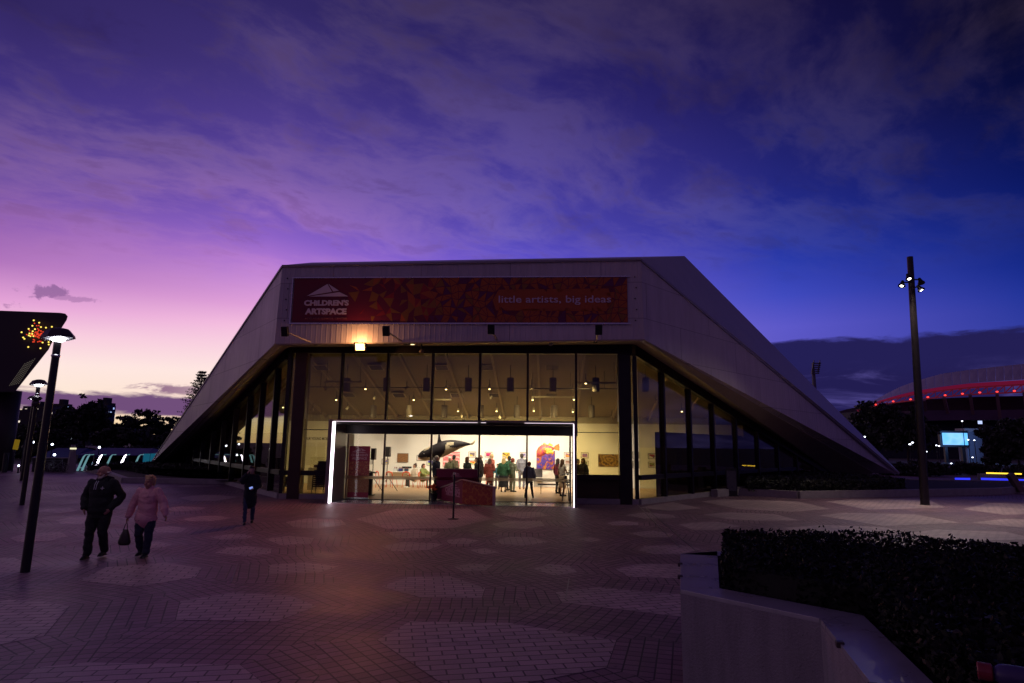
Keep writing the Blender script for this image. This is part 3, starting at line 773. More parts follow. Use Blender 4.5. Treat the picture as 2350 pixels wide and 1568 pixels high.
t = thing('floodlight', FLO+Vector((0, 0, .2)), 'orange floodlight burning brightly under the fascia, left of centre', 'floodlight')
MB().box(FLO+Vector((0, .05, .02)), (.50, .16, .36), ROTF @ Matrix.Rotation(R_(22), 3, 'X')).build('housing', M['black'], t, bevel=.02)
MB().box(FLO+Vector((0, .05, .02))+ROTF @ Matrix.Rotation(R_(22), 3, 'X') @ Vector((0, -.095, 0)), (.34, .02, .25), ROTF @ Matrix.Rotation(R_(22), 3, 'X')).build('lamp_glass', glow('flood_orange', (1.0, .40, .10), 22), t)
MB().bar(FLO+Vector((0, .1, .1)), Vector((FLO.x, FLO.y+.15, FLb.z+.02)), .05, .04).build('bracket', M['black'], t)
ld = bpy.data.lights.new('flood_lamp', 'SPOT'); ld.energy = 300; ld.color = (1.0, .26, .14); ld.spot_size = R_(128); ld.spot_blend = .7; ld.shadow_soft_size = .12
lo = bpy.data.objects.new('flood_lamp', ld); COL.objects.link(lo); lo.parent = t; lo.location = (0, -.34, -.30)
lo.rotation_euler = Vector((.06, -.72, -.9)).to_track_quat('-Z', 'Y').to_euler()
ld = bpy.data.lights.new('flood_spill', 'POINT'); ld.energy = 60; ld.color = (1.0, .42, .14); ld.shadow_soft_size = .06
lo = bpy.data.objects.new('flood_spill', ld); COL.objects.link(lo); lo.parent = t; lo.location = (0, -.42, -.10)
t = thing('twin_spotlight', fp(940, 790, BF+.3), 'small twin spotlight with warm faces at the end of the second arm', 'spotlight')
P = fp(940, 788, BF+.25)
for k, (dx, dz) in enumerate(((-.07, .05), (.12, -.03))):
    MB().lathe([(.05, .10), (.09, .02), (.10, -.02)], P+UA*dx+Vector((0, 0, dz)), 12).build('lamp_head', M['black'], t)
    MB().lathe([(.085, -.021), (.02, -.03)], P+UA*dx+Vector((0, 0, dz)), 12).build('lamp_face', bpy.data.materials.get('warm_face') or glow('warm_face', (1, .75, .35), 3.5), t)
MB().bar(P+Vector((0, 0, .08)), P+Vector((0, .2, .3)), .04, .04).build('bracket', M['black'], t)
for x, y, lab in ((967, 807, 'small amber security camera hanging under the fascia by the glass'), (1264, 790, 'small pale dome camera under the right half of the fascia')):
    P = fp(x, y, BF+.5)
    t = thing('security_camera', P+Vector((0, 0, .15)), lab, 'camera')
    MB().ball(P, (.10, .10, .08), 10).build('dome', mat('camera_dome_%d' % x, (.30, .20, .12) if x < 1000 else (.3, .28, .32), .3, .2, .05), t, smooth=True)
    MB().tube([P+Vector((0, 0, .05)), P+Vector((0, 0, .35))], .03, 8).build('stem', M['black'], t)

# ------------------------------------------------------------------ gallery ceiling fixtures
ORD = 'leftmost second third fourth fifth sixth seventh eighth ninth tenth eleventh twelfth thirteenth fourteenth fifteenth'.split()
def ordn(k): return ORD[k-1] if k > 1 else 'first'
def z2(x, y): return 611+.4067*x, 564+.4067*y
rowsP = [(2.6, 786, [455, 680, 905, 1140, 1378, 1618, 1860, 2140, 80], 'front'), (6.6, 936, [605, 805, 1005, 1210, 1415, 1625, 1835, 2040], 'back')]
for b, yy, xl, nm in rowsP:
    proto = None; xl = sorted(xl)
    for x in xl:
        P = fp(*z2(x, yy), b)
        if proto is None:
            proto = t = thing('cylinder_pendant', P, '%s dark cylinder pendant from the left in the %s row under the ceiling' % (ordn(1), nm), 'pendant lamp', 'cylinder pendants in the %s row' % nm)
            MB().lathe([(.155, .32), (.165, .30), (.165, -.30), (.155, -.32)], P, 18).build('shade', bpy.data.materials.get('pendant_shade') or mat('pendant_shade', (.14, .115, .095), .7, 0, .1, 4), t, smooth=False)
            hz = cz(b)-P.z
            MB().tube([P+Vector((0, 0, .32)), P+Vector((0, 0, max(.5, hz-.02)))], .012, 6).build('hanging_rod', M['black'], t)
        else:
            c = copy_tree(proto); c.location = P; c['label'] = '%s dark cylinder pendant from the left in the %s row under the ceiling' % (ordn(sorted(xl).index(x)+1), nm)
vi = 0; m_v = mat('vent_slats', (.10, .085, .07), .6, .2, .1)
proto = None
for x, y in ((310,683),(620,683),(990,683),(1245,683),(1615,683),(1950,683),(465,837),(750,840),(1075,840),(1290,840),(1610,838),(1920,840)):
    P = cp(*z2(x, y)); nC = Vector((0, CS, 1)).normalized()
    rot = Matrix.Rotation(-math.atan(CS), 3, 'X') @ ROTF
    if proto is None:
        proto = t = thing('ceiling_vent', P, 'square louvred air vent set in the sloping gallery ceiling', 'air vent', 'square air vents of the gallery ceiling')
        c = P-nC*.03
        MB().box(c, (.66, .66, .05), rot).build('vent_frame', M['grille'], t)
        m_ = MB()
        for k in range(5): m_.box(c-nC*.03+rot @ Vector((0, -.22+.11*k, 0)), (.54, .05, .03), rot)
        m_.build('vent_slats', m_v, t)
        t['label'] = 'first louvred air vent from the left in the upper row of the ceiling'
    else:
        c = copy_tree(proto); c.location = P; vi += 1; c['label'] = '%s louvred air vent from the left in the %s row of the ceiling' % (ordn(vi+1 if vi < 6 else vi-5), 'upper' if vi < 6 else 'lower')
for i, (x0, x1, y, b) in enumerate(((220, 2000, 797, 3.2), (330, 540, 768, 2.2), (865, 1045, 868, 5.0), (1490, 1730, 808, 3.4), (1510, 1740, 853, 4.8), (1755, 1975, 773, 2.2))):
    P, Q = fp(*z2(x0, y), b), fp(*z2(x1, y), b); Q.z = P.z
    lab = ['long thin lighting track running the width of the gallery ceiling', 'short dark lighting track at far left near the front glass', 'short track left of centre below the front pendants', 'short track right of centre level with the long track', 'lower short track right of centre behind the front pendants', 'short dark track at the right end near the corner column'][i]
    t = thing('lighting_track', (P+Q)/2, lab, 'lighting track')
    MB().bar(P, Q, .05 if i else .03, .07 if i else .03).build('track_rail', M['grille'] if i else M['black'], t)
    m_ = MB()
    for f in (.05, .95): S = P.lerp(Q, f); m_.bar(S, Vector((S.x, S.y, cz(b)+.0)), .015, .015)
    m_.build('hanger_rods', M['black'], t)
# lit track spots: these light the room
def lspot(i, x): return '%s small lit track spotlight counting from the left of the gallery ceiling' % ordn(sorted(q[0] for q in lit).index(x)+1)
lit = [(560, 808, 3.2), (395, 870, 4.6), (832, 870, 5.0), (1015, 810, 3.2), (1260, 808, 3.2), (1300, 933, 6.8), (1497, 804, 3.4), (1503, 870, 4.8), (1510, 932, 6.8), (1736, 868, 4.8), (1730, 937, 6.8), (1803, 776, 2.2), (1082, 933, 6.8), (2345, 935, 5.6), (95, 912, 5.5)]
proto = None
for i, (x, y, b) in enumerate(lit):
    P = fp(*z2(x, y), b)
    if proto is None:
        proto = t = thing('track_spotlight', P, 'small lit track spotlight glowing under the sloping gallery ceiling', 'spotlight', 'lit track spotlights of the gallery')
        MB().lathe([(.05, .16), (.06, .02), (.065, 0)], P, 12).build('lamp_head', M['grille'], t)
        MB().ball(P+Vector((0, 0, -.01)), (.045, .045, .03), 10).build('lamp_face', glow('spot_face', (1, .86, .6), 12), t)
        MB().tube([P+Vector((0, 0, .15)), P+Vector((0, 0, .42))], .012, 6).build('stem', M['black'], t)
        ld = bpy.data.lights.new('spot_lamp', 'SPOT'); ld.energy = 370; ld.color = (1.0, .86, .66); ld.spot_size = R_(125); ld.spot_blend = .9; ld.shadow_soft_size = .15
        lo = bpy.data.objects.new('spot_lamp', ld); COL.objects.link(lo); lo.parent = t; lo.location = (0, 0, -.06)
        lo.rotation_euler = Vector((.0, .80, -1.0)).to_track_quat('-Z', 'Y').to_euler()
        t['label'] = lspot(0, x)
    else:
        c = copy_tree(proto); c.location = P; c['label'] = lspot(i, x)
        if i >= 13:
            for ch in c.children:
                if ch.type == 'LIGHT': ch.data = ch.data.copy(); ch.data.energy = 170
def uspot(x): return '%s small unlit spotlight counting from the left of the gallery ceiling' % ordn(sorted((332, 792, 610, 1105, 312, 262, 458, 1268, 1320, 1950, 2195)).index(x)+1)
for i, (x, y, b) in enumerate(((332, 805, 3.3), (792, 803, 3.3), (610, 862, 4.8), (1105, 965, 7.6), (312, 962, 7.6), (262, 925, 6.6), (458, 918, 6.4), (1268, 858, 4.8), (1320, 970, 7.6), (1950, 970, 7.4), (2195, 880, 5))):
    P = fp(*z2(x, y), b)
    if i == 0:
        proto = t = thing('unlit_spotlight', P, 'small unlit track spotlight under the gallery ceiling', 'spotlight', 'unlit track spotlights of the gallery')
        MB().lathe([(.05, .10), (.06, -.04), (.065, -.08)], P, 12, rot=Matrix.Rotation(R_(35), 3, 'X')).build('lamp_head', mat('spot_body', (.30, .26, .2), .6), t)
        MB().tube([P+Vector((0, 0, .06)), P+Vector((0, 0, .34))], .012, 6).build('stem', M['black'], t)
        t['label'] = uspot(x)
    else:
        c = copy_tree(proto); c.location = P; c.rotation_euler.z = i*1.3; c['label'] = uspot(x)

# ------------------------------------------------------------------ things on the gallery wall
def z1(x, y): return 705+.2833*x, 924.3+.2833*y
def art(name, cols, scale, kind='noise', dist=0.0):
    m = bpy.data.materials.new(name); m.use_nodes = True; T = NT(m.node_tree); p = m.node_tree.nodes['Principled BSDF']; p.inputs['Roughness'].default_value = .6
    tcn = T.n('ShaderNodeTexCoord')
    if kind == 'noise': v = T.noise(tcn.outputs['Object'], scale, 3, .6, dist)
    elif kind == 'rings':
        w = T.n('ShaderNodeTexWave', wave_type='RINGS', rings_direction='SPHERICAL'); w.inputs['Scale'].default_value = scale; w.inputs['Distortion'].default_value = dist; w.inputs['Detail'].default_value = 3; w.inputs['Detail Scale'].default_value = 1.5
        T.l(tcn.outputs['Object'], w.inputs['Vector']); v = w.outputs['Fac']
    elif kind == 'bands':
        w = T.n('ShaderNodeTexWave', wave_type='BANDS', bands_direction='Z'); w.inputs['Scale'].default_value = scale; w.inputs['Distortion'].default_value = dist; w.inputs['Detail'].default_value = 3
        T.l(tcn.outputs['Object'], w.inputs['Vector']); v = w.outputs['Fac']
    else:
        w = T.n('ShaderNodeTexVoronoi'); w.inputs['Scale'].default_value = scale; T.l(tcn.outputs['Object'], w.inputs['Vector']); v = w.outputs['Distance']
    k = len(cols)
    lo_, hi_ = (.33, .67) if kind == 'noise' else ((.05, .95) if kind != 'vor' else (.05, .75))
    T.l(T.ramp(v, [(lo_+(hi_-lo_)*i/k, tuple(c)+(1,)) for i, c in enumerate(cols)], 'CONSTANT'), p.inputs['Base Color'])
    return m
Mfrm = mat('picture_frame', (.22, .19, .17), .5, 0, .1); Mmat = mat('picture_mount', (.80, .78, .74), .8, 0, .03)
def picture(r, label, am_, framed=True, dpt=.04, pf=z1):
    x0, y0, x1, y1 = r
    A, B_ = fp(*pf(x0, y1), BW-.05), fp(*pf(x1, y0), BW-.05)
    a0, a1 = ab(A)[0], ab(B_)[0]; z0_, z1_ = A.z, B_.z
    t = thing('painting' if not framed else 'framed_picture', L((a0+a1)/2, BW-.04, (z0_+z1_)/2), label, 'painting' if not framed else 'picture')
    w, h = a1-a0, z1_-z0_
    if framed:
        m_ = MB(); lbox(m_, a0, a1, BW-.035, BW-.0, z0_, z0_+.03); lbox(m_, a0, a1, BW-.035, BW, z1_-.03, z1_); lbox(m_, a0, a0+.03, BW-.035, BW, z0_+.03, z1_-.03); lbox(m_, a1-.03, a1, BW-.035, BW, z0_+.03, z1_-.03)
        m_.build('frame', Mfrm, t)
        m_ = MB(); lbox(m_, a0+.03, a1-.03, BW-.015, BW, z0_+.03, z1_-.03); m_.build('mount', Mmat, t)
        m_ = MB(); lbox(m_, a0+w*.17, a1-w*.17, BW-.02, BW-.016, z0_+h*.2, z1_-h*.2); m_.build('image', am_, t)
    else:
        m_ = MB(); lbox(m_, a0, a1, BW-dpt, BW, z0_, z1_); m_.build('canvas', am_, t)
        m_ = MB(); e = .012
        for q in ((a0-e, a0, z0_-e, z1_+e), (a1, a1+e, z0_-e, z1_+e), (a0, a1, z0_-e, z0_), (a0, a1, z1_, z1_+e)): lbox(m_, q[0], q[1], BW-dpt*.9, BW, q[2], q[3])
        m_.build('edge_trim', Mfrm, t)
    return t
picture((730, 412, 818, 480), 'brown dotted painting with an orange sun on the white wall between speaker and whale', art('art_sun', [(.10, .035, .02), (.45, .18, .03), (.16, .07, .03), (.30, .16, .06)], 6, 'bands', 6), False, .08)
picture((602, 455, 660, 500), 'small framed yellow and blue picture behind the speaker stand', art('art_a', [(.08, .06, .5), (.8, .6, .05), (.1, .2, .6)], 5), True)
picture((500, 452, 530, 498), 'small pale framed print just right of the maroon roll-up banner', art('art_b', [(.6, .58, .55), (.5, .48, .45)], 8), True)
picture((885, 425, 962, 470), 'framed yellow picture half hidden by the nose of the whale', art('art_c', [(.7, .45, .03), (.3, .2, .05), (.6, .1, .03)], 7), True)
picture((967, 462, 1028, 510), 'framed blue and lime picture under the jaw of the whale', art('art_d', [(.05, .04, .4), (.08, .08, .55), (.5, .7, .1)], 4), True)
picture((1100, 400, 1235, 515), 'large pink and red banded canvas below the whale', art('art_pink', [(.75, .15, .18), (.80, .38, .40), (.72, .08, .03), (.82, .50, .52)], 1.6, 'bands', 9), False, .05)
picture((1305, 397, 1368, 443), 'framed picture with two yellow shapes on grey, above the dark haired visitors', art('art_e', [(.16, .12, .16), (.2, .16, .18), (.6, .5, .05)], 6), True)
picture((1305, 468, 1372, 505), 'framed red and yellow picture low on the wall beside the black clad woman', art('art_f', [(.6, .04, .03), (.8, .5, .05), (.1, .3, .15)], 6), True)
picture((1438, 399, 1500, 443), 'framed magenta picture above the woman in the red coat', art('art_g', [(.45, .02, .12), (.55, .03, .18), (.3, .01, .08)], 8), True)
picture((1438, 468, 1500, 512), 'framed dark print behind the woman in the red coat', art('art_h', [(.1, .08, .1), (.4, .35, .4)], 8), True)
picture((1582, 406, 1640, 452), 'unframed yellow and brown picture above the woman in green', art('art_i', [(.12, .07, .03), (.75, .50, .02), (.35, .28, .2)], 4), False, .02)
picture((1582, 474, 1640, 512), 'unframed orange print behind the head of the woman in green', art('art_i2', [(.5, .2, .03), (.3, .1, .03)], 4), False, .02)
picture((1722, 402, 1780, 446), 'framed purple print behind the head of the man in the grey suit', art('art_j', [(.12, .08, .35), (.45, .4, .6), (.06, .04, .2)], 7), True)
picture((1858, 392, 2006, 540), 'large dark blue and purple abstract canvas below the orange fish', art('art_sea', [(.05, .02, .16), (.16, .03, .18), (.04, .05, .40), (.35, .06, .05), (.5, .2, .03)], 2.3, 'noise', 1.8), False, .06)
picture((2080, 403, 2150, 450), 'framed orange and violet picture beside the right door jamb', art('art_k', [(.2, .05, .3), (.8, .45, .03), (.7, .2, .02)], 5), True)
picture((2080, 462, 2150, 505), 'framed pale brown print low beside the right door jamb', art('art_k2', [(.35, .2, .15), (.5, .35, .3)], 5), True)
picture((2218, 404, 2281, 450), 'framed mauve picture on the wall just right of the lit portal', art('art_l', [(.22, .12, .35), (.35, .2, .45), (.3, .1, .2)], 6), True)
picture((2218, 472, 2281, 512), 'framed grey green print below the mauve picture right of the portal', art('art_l2', [(.2, .22, .15), (.4, .35, .3)], 6), True)
z8 = lambda x, y: (1292.5+.35*x, 924.3+.35*y)
picture((231, 340, 385, 418), 'wide brown painting of swirling ochre lines left of the dark column', art('art_m', [(.08, .035, .015), (.40, .24, .04), (.12, .05, .02), (.30, .17, .03)], 1.6, 'rings', 14), False, .05, z8)
picture((557, 332, 611, 369), 'small framed red picture, upper of the pair at the right end wall', art('art_n', [(.5, .04, .03), (.1, .03, .15), (.8, .7, .6)], 6), True, .04, z8)
picture((557, 388, 611, 426), 'small framed olive picture, lower of the pair at the right end wall', art('art_o', [(.2, .22, .06), (.4, .35, .12), (.3, .1, .05)], 6), True, .04, z8)
picture((455, 322, 498, 366), 'small dark framed print, upper one behind the corner mullion', art('art_p', [(.15, .1, .12), (.3, .2, .2)], 6), True, .04, z8)
picture((455, 384, 498, 430), 'small dark framed print, lower one behind the corner mullion', art('art_q', [(.2, .12, .08), (.12, .08, .12)], 6), True, .04, z8)
# wall text at the left end
t = thing('wall_text', fp(728, 1010, BW-.02), 'black heading and paragraph lettering on the wall at the gallery left end', 'wall text')
Mtx = mat('wall_lettering', (.13, .11, .07), .8, 0, 0); Mtx2 = mat('small_wall_lettering', (.55, .51, .40), .8, 0, 0)
text('heading', 'OUR YOUNG MOB 2024', fp(700, 1010, BW-.012), fp(766, 1004, BW-.012), Mtx, t, bold=.015, depth=.003)
m_ = MB()
for k in range(20):
    y = 1017+k*2.6
    for x0, x1 in ((700, 726), (728, 748)):
        A, B_ = fp(x0, y, BW-.01), fp(x1-random.random()*4, y, BW-.01); m_.bar(A, Vector((B_.x, B_.y, A.z)), .004, .022)
m_.build('paragraph_lines', Mtx2, t)
t = thing('small_wall_label', fp(905+0*1, 1074, BW-.03), 'narrow black label strip on the wall above the seated women', 'wall label')
A, B_ = fp(*z1(768, 530), BW-.02), fp(*z1(845, 518), BW-.02)
m_ = MB(); lbox(m_, ab(A)[0], ab(B_)[0], BW-.03, BW-.0, A.z, B_.z); m_.build('label_board', M['blackf'], t)
m_ = MB()
for k in range(9): lbox(m_, ab(A)[0]+.06+k*.115, ab(A)[0]+.13+k*.115, BW-.034, BW-.03, A.z+.04, B_.z-.04)
m_.build('label_print', mat('label_print', (.12, .12, .14), .7), t)

# ------------------------------------------------------------------ whale and fish sculptures
ORB = 4.2
def o1(x, y): return fp(*z1(x, y), ORB)
up_ = [(898, 432), (906, 412), (925, 394), (960, 372), (1000, 352), (1035, 336), (1060, 325), (1090, 313), (1120, 305), (1160, 302), (1200, 304), (1240, 310), (1280, 318), (1315, 328), (1338, 334)]
lw_ = [(899, 442), (906, 455), (925, 466), (960, 470), (1000, 468), (1035, 460), (1060, 453), (1090, 444), (1120, 432), (1160, 412), (1200, 391), (1240, 371), (1280, 354), (1315, 344), (1338, 340)]
def inpoly(x, y, pg):
    c = False; n = len(pg)
    for i in range(n):
        (x1_, y1_), (x2_, y2_) = pg[i], pg[i-1]
        if (y1_ > y) != (y2_ > y) and x < (x2_-x1_)*(y-y1_)/(y2_-y1_)+x1_: c = not c
    return c
eye = [(948, 388), (962, 372), (985, 358), (1001, 352), (1000, 366), (985, 380), (965, 390)]
flank = [(1128, 345), (1140, 326), (1165, 318), (1188, 320), (1198, 330), (1188, 343), (1168, 347), (1150, 343), (1165, 362), (1210, 366), (1250, 356), (1300, 346), (1280, 362), (1160, 420), (1060, 462), (1100, 425), (1122, 395), (1130, 365)]
jaw = [(890, 436), (920, 446), (990, 441), (1000, 446), (1020, 475), (890, 480)]
WH = thing('whale_sculpture', o1(1120, 380), 'black and cream killer whale sculpture hanging nose down behind the doors', 'sculpture')
def interp(pts, t):
    f = t*(len(pts)-1); i = min(int(f), len(pts)-2); f -= i
    return (pts[i][0]*(1-f)+pts[i+1][0]*f, pts[i][1]*(1-f)+pts[i+1][1]*f)
m_ = MB(); NS, NR_ = 70, 44; rings = []; meta = []
for i in range(NS+1):
    tt_ = i/NS; u_, l_ = interp(up_, tt_), interp(lw_, tt_)
    U1, L1 = o1(*u_), o1(*l_); c = (U1+L1)/2; hv = (U1-L1)/2; hw = hv.length*(.82 if tt_ < .85 else .6)
    for k in range(NR_):
        a = 6.28318*k/NR_; m_.v.append(c+hv*math.cos(a)+VB*(math.sin(a)*hw)); meta.append(((u_[0]+l_[0])/2+(u_[0]-l_[0])/2*math.cos(a), (u_[1]+l_[1])/2+(u_[1]-l_[1])/2*math.cos(a)))
for i in range(NS):
    for k in range(NR_):
        q = (i*NR_+k, i*NR_+(k+1) % NR_, (i+1)*NR_+(k+1) % NR_, (i+1)*NR_+k)
        x = sum(meta[j][0] for j in q)/4; y = sum(meta[j][1] for j in q)/4
        w = 1 if (inpoly(x, y, eye) or inpoly(x, y, flank) or inpoly(x, y, jaw)) else 0
        m_.f.append(list(q)); m_.m.append(w); m_.uv.append(None)
m_.f.append(list(range(NR_))); m_.m.append(0); m_.uv.append(None); m_.f.append([NS*NR_+k for k in range(NR_)]); m_.m.append(0); m_.uv.append(None)
Mwb = mat('whale_black', (.026, .020, .026), .55, 0, .35, 9, .3, 14); Mwc = mat('whale_cream', (.72, .62, .42), .6, 0, .15, 8)
m_.build('body', [Mwb, Mwc], WH, smooth=True)
def fin(name, pts, th_, mt, par=WH, f=o1): 
    return MB().prism([f(*p)-VB*(th_/2) for p in pts], VB*th_).build(name, mt, par, bevel=.02)
fin('dorsal_fin', [(1052, 330), (1058, 300), (1062, 262), (1066, 225), (1074, 262), (1082, 300), (1094, 318)], .08, Mwb)
fin('tail_fluke', [(1325, 330), (1343, 318), (1356, 303), (1363, 304), (1356, 322), (1344, 340), (1330, 346)], .10, Mwc)
m_ = MB(); m_.prism([o1(1328, 340)-VB*.5, o1(1350, 334)-VB*.6, o1(1360, 330)-VB*.4, o1(1338, 336)+VB*.1], Vector((0, 0, .05))); m_.build('tail_fluke', Mwc, WH)
m_ = MB(); A = o1(1030, 452)-VB*.35; m_.prism([A, A+UA*.35, A+UA*.25+Vector((0, -.45, -.32)), A+UA*.0+Vector((0, -.38, -.30))], Vector((0, 0, .05))); m_.build('side_fin', Mwb, WH)
m_ = MB()
for x in (1010, 1250): P = o1(x, 330); m_.bar(P, Vector((P.x, P.y, cz(ORB))), .008, .008)
m_.build('hanging_wire', M['steel'], WH)
m_ = MB(); m_.ball(o1(957, 413)-VB*.33, (.035, .02, .02), 8); m_.build('eye', M['white'], WH)
FB_ = 8.2
def f1(x, y): return fp(*z1(x, y), FB_)
FI = thing('fish_sculpture', f1(1930, 390), 'orange and pink fish sculpture with fan tail hanging above the dark canvas', 'sculpture')
Mf = art('fish_skin', [(.62, .10, .06), (.70, .20, .04), (.62, .06, .10), (.35, .05, .18)], 7, 'noise', 1.2); Mfy = art('fish_fin', [(.75, .42, .04), (.80, .55, .08), (.70, .25, .03)], 9); Mft = art('fish_tail', [(.78, .20, .03), (.72, .12, .04)], 9)
body = [(1857, 440), (1857, 392), (1872, 362), (1895, 344), (1922, 336), (1950, 340), (1975, 350), (2003, 366), (2000, 378), (1970, 392), (1945, 402), (1920, 425), (1890, 442)]
cx0, cy0 = 1925, 385
m_ = MB(); n = len(body); lay = [(1.0, 0), (.9, .16), (.62, .27), (.25, .32)]
for sgn in (-1, 1):
    base = len(m_.v)
    for s_, d_ in lay:
        for p in body: m_.v.append(f1(cx0+(p[0]-cx0)*s_, cy0+(p[1]-cy0)*s_)+VB*(sgn*d_))
    for i in range(len(lay)-1):
        for k in range(n):
            m_.f.append([base+i*n+k, base+i*n+(k+1) % n, base+(i+1)*n+(k+1) % n, base+(i+1)*n+k]); m_.m.append(0); m_.uv.append(None)
    m_.f.append([base+(len(lay)-1)*n+k for k in range(n)]); m_.m.append(0); m_.uv.append(None)
m_.build('body', Mf, FI, smooth=True)
fin('tail_fin', [(1995, 360), (2018, 342), (2040, 332), (2045, 360), (2043, 390), (2015, 384), (1997, 378)], .10, Mft, FI, f1)
fin('back_fin', [(1905, 342), (1915, 326), (1930, 330), (1942, 340)], .08, Mfy, FI, f1)
fin('back_fin', [(1950, 342), (1960, 327), (1985, 338), (1992, 352), (1970, 350)], .08, Mfy, FI, f1)
m_ = MB()
for x, y, r in ((1945, 385, .14), (1968, 400, .12), (1985, 404, .10), (1950, 403, .12), (1972, 385, .11)): m_.ball(f1(x, y)-VB*.3, (r, .05, r*.85), 10)
m_.build('side_fin', Mfy, FI, smooth=True)
m_ = MB()
for x in (1900, 1970): P = f1(x, 345); m_.bar(P, Vector((P.x, P.y, cz(FB_))), .008, .008)
m_.build('hanging_wire', M['steel'], FI)

# ------------------------------------------------------------------ people
_pm = {}
def pmat(c, rough=.85, bump=.0, nm='cloth'):
    k = (tuple(round(x, 3) for x in c), rough, nm)
    if k not in _pm: _pm[k] = mat(nm, c, rough, 0, .16, 12, bump, 60)
    return _pm[k]
def _hs(lk): return lk.col[0].length
def remesh(mb, name, mt, parent, vox, smooth_it=4):
    me = bpy.data.meshes.new(name+'_src'); me.from_pydata(mb.v, [], mb.f)
    ob = bpy.data.objects.new(name+'_src', me); COL.objects.link(ob)
    r = ob.modifiers.new('r', 'REMESH'); r.mode = 'VOXEL'; r.voxel_size = vox; r.use_smooth_shade = True
    q = ob.modifiers.new('s', 'SMOOTH'); q.factor = .5; q.iterations = smooth_it
    dg = bpy.context.evaluated_depsgraph_get(); m2 = bpy.data.meshes.new_from_object(ob.evaluated_get(dg))
    bpy.data.objects.remove(ob); bpy.data.meshes.remove(me)
    m2.name = name; m2.materials.clear(); m2.materials.append(mt)
    for p in m2.polygons: p.use_smooth = True
    if name in ('shirt', 'jacket', 'coat', 'sweater', 'trousers', 'skirt'):
        dl_ = []
        for v in m2.vertices:
            c = v.co.copy(); dl_.append(c+v.normal*(noise.noise(Vector((c.x*7, c.y*7, c.z*11)))*.016+noise.noise(Vector((c.x*16, c.y*16, c.z*24)))*.006))
        m2.vertices.foreach_set('co', [q for v in dl_ for q in v])
        m2.update()
    o = bpy.data.objects.new(name, m2); COL.objects.link(o); o.parent = parent
    return o
def limb(mb, pts, rs, n=12):
    mb.tube(pts, rs, n)
    for p, r in zip(pts, rs):
        rr = r if isinstance(r, (tuple, list)) else (r, r)
        mb.ball(p, (rr[0], rr[1], (rr[0]+rr[1])/2*.95), 10)
def hand(mb, wr, d, palm_n, s=1.0, curl=.5, fr=.0085):
    d = d.normalized(); x = d.cross(palm_n).normalized(); pn = x.cross(d).normalized()
    c = wr+d*.045*s
    mb.ball(wr+d*.045*s, (.038*s, .020*s, .050*s), 10, rot=Matrix((x, pn, d)).transposed())
    for i, (o_, l_) in enumerate(((-.028, .068), (-.010, .078), (.009, .073), (.026, .058))):
        b = wr+d*.082*s+x*o_*s; m1 = b+d*l_*.5*s+pn*curl*.018*s; e = m1+d*l_*.42*s*(1-curl*.5)+pn*curl*.040*s
        mb.tube([b-d*.02, b, m1, e], [fr*1.1, fr, fr*.95, fr*.75], 6)
    b = wr+d*.03*s-x*.030*s; mb.tube([b, b-x*.022*s+d*.028*s+pn*.008, b-x*.026*s+d*.055*s+pn*.018], [fr*1.2, fr*1.05, fr*.8], 6)
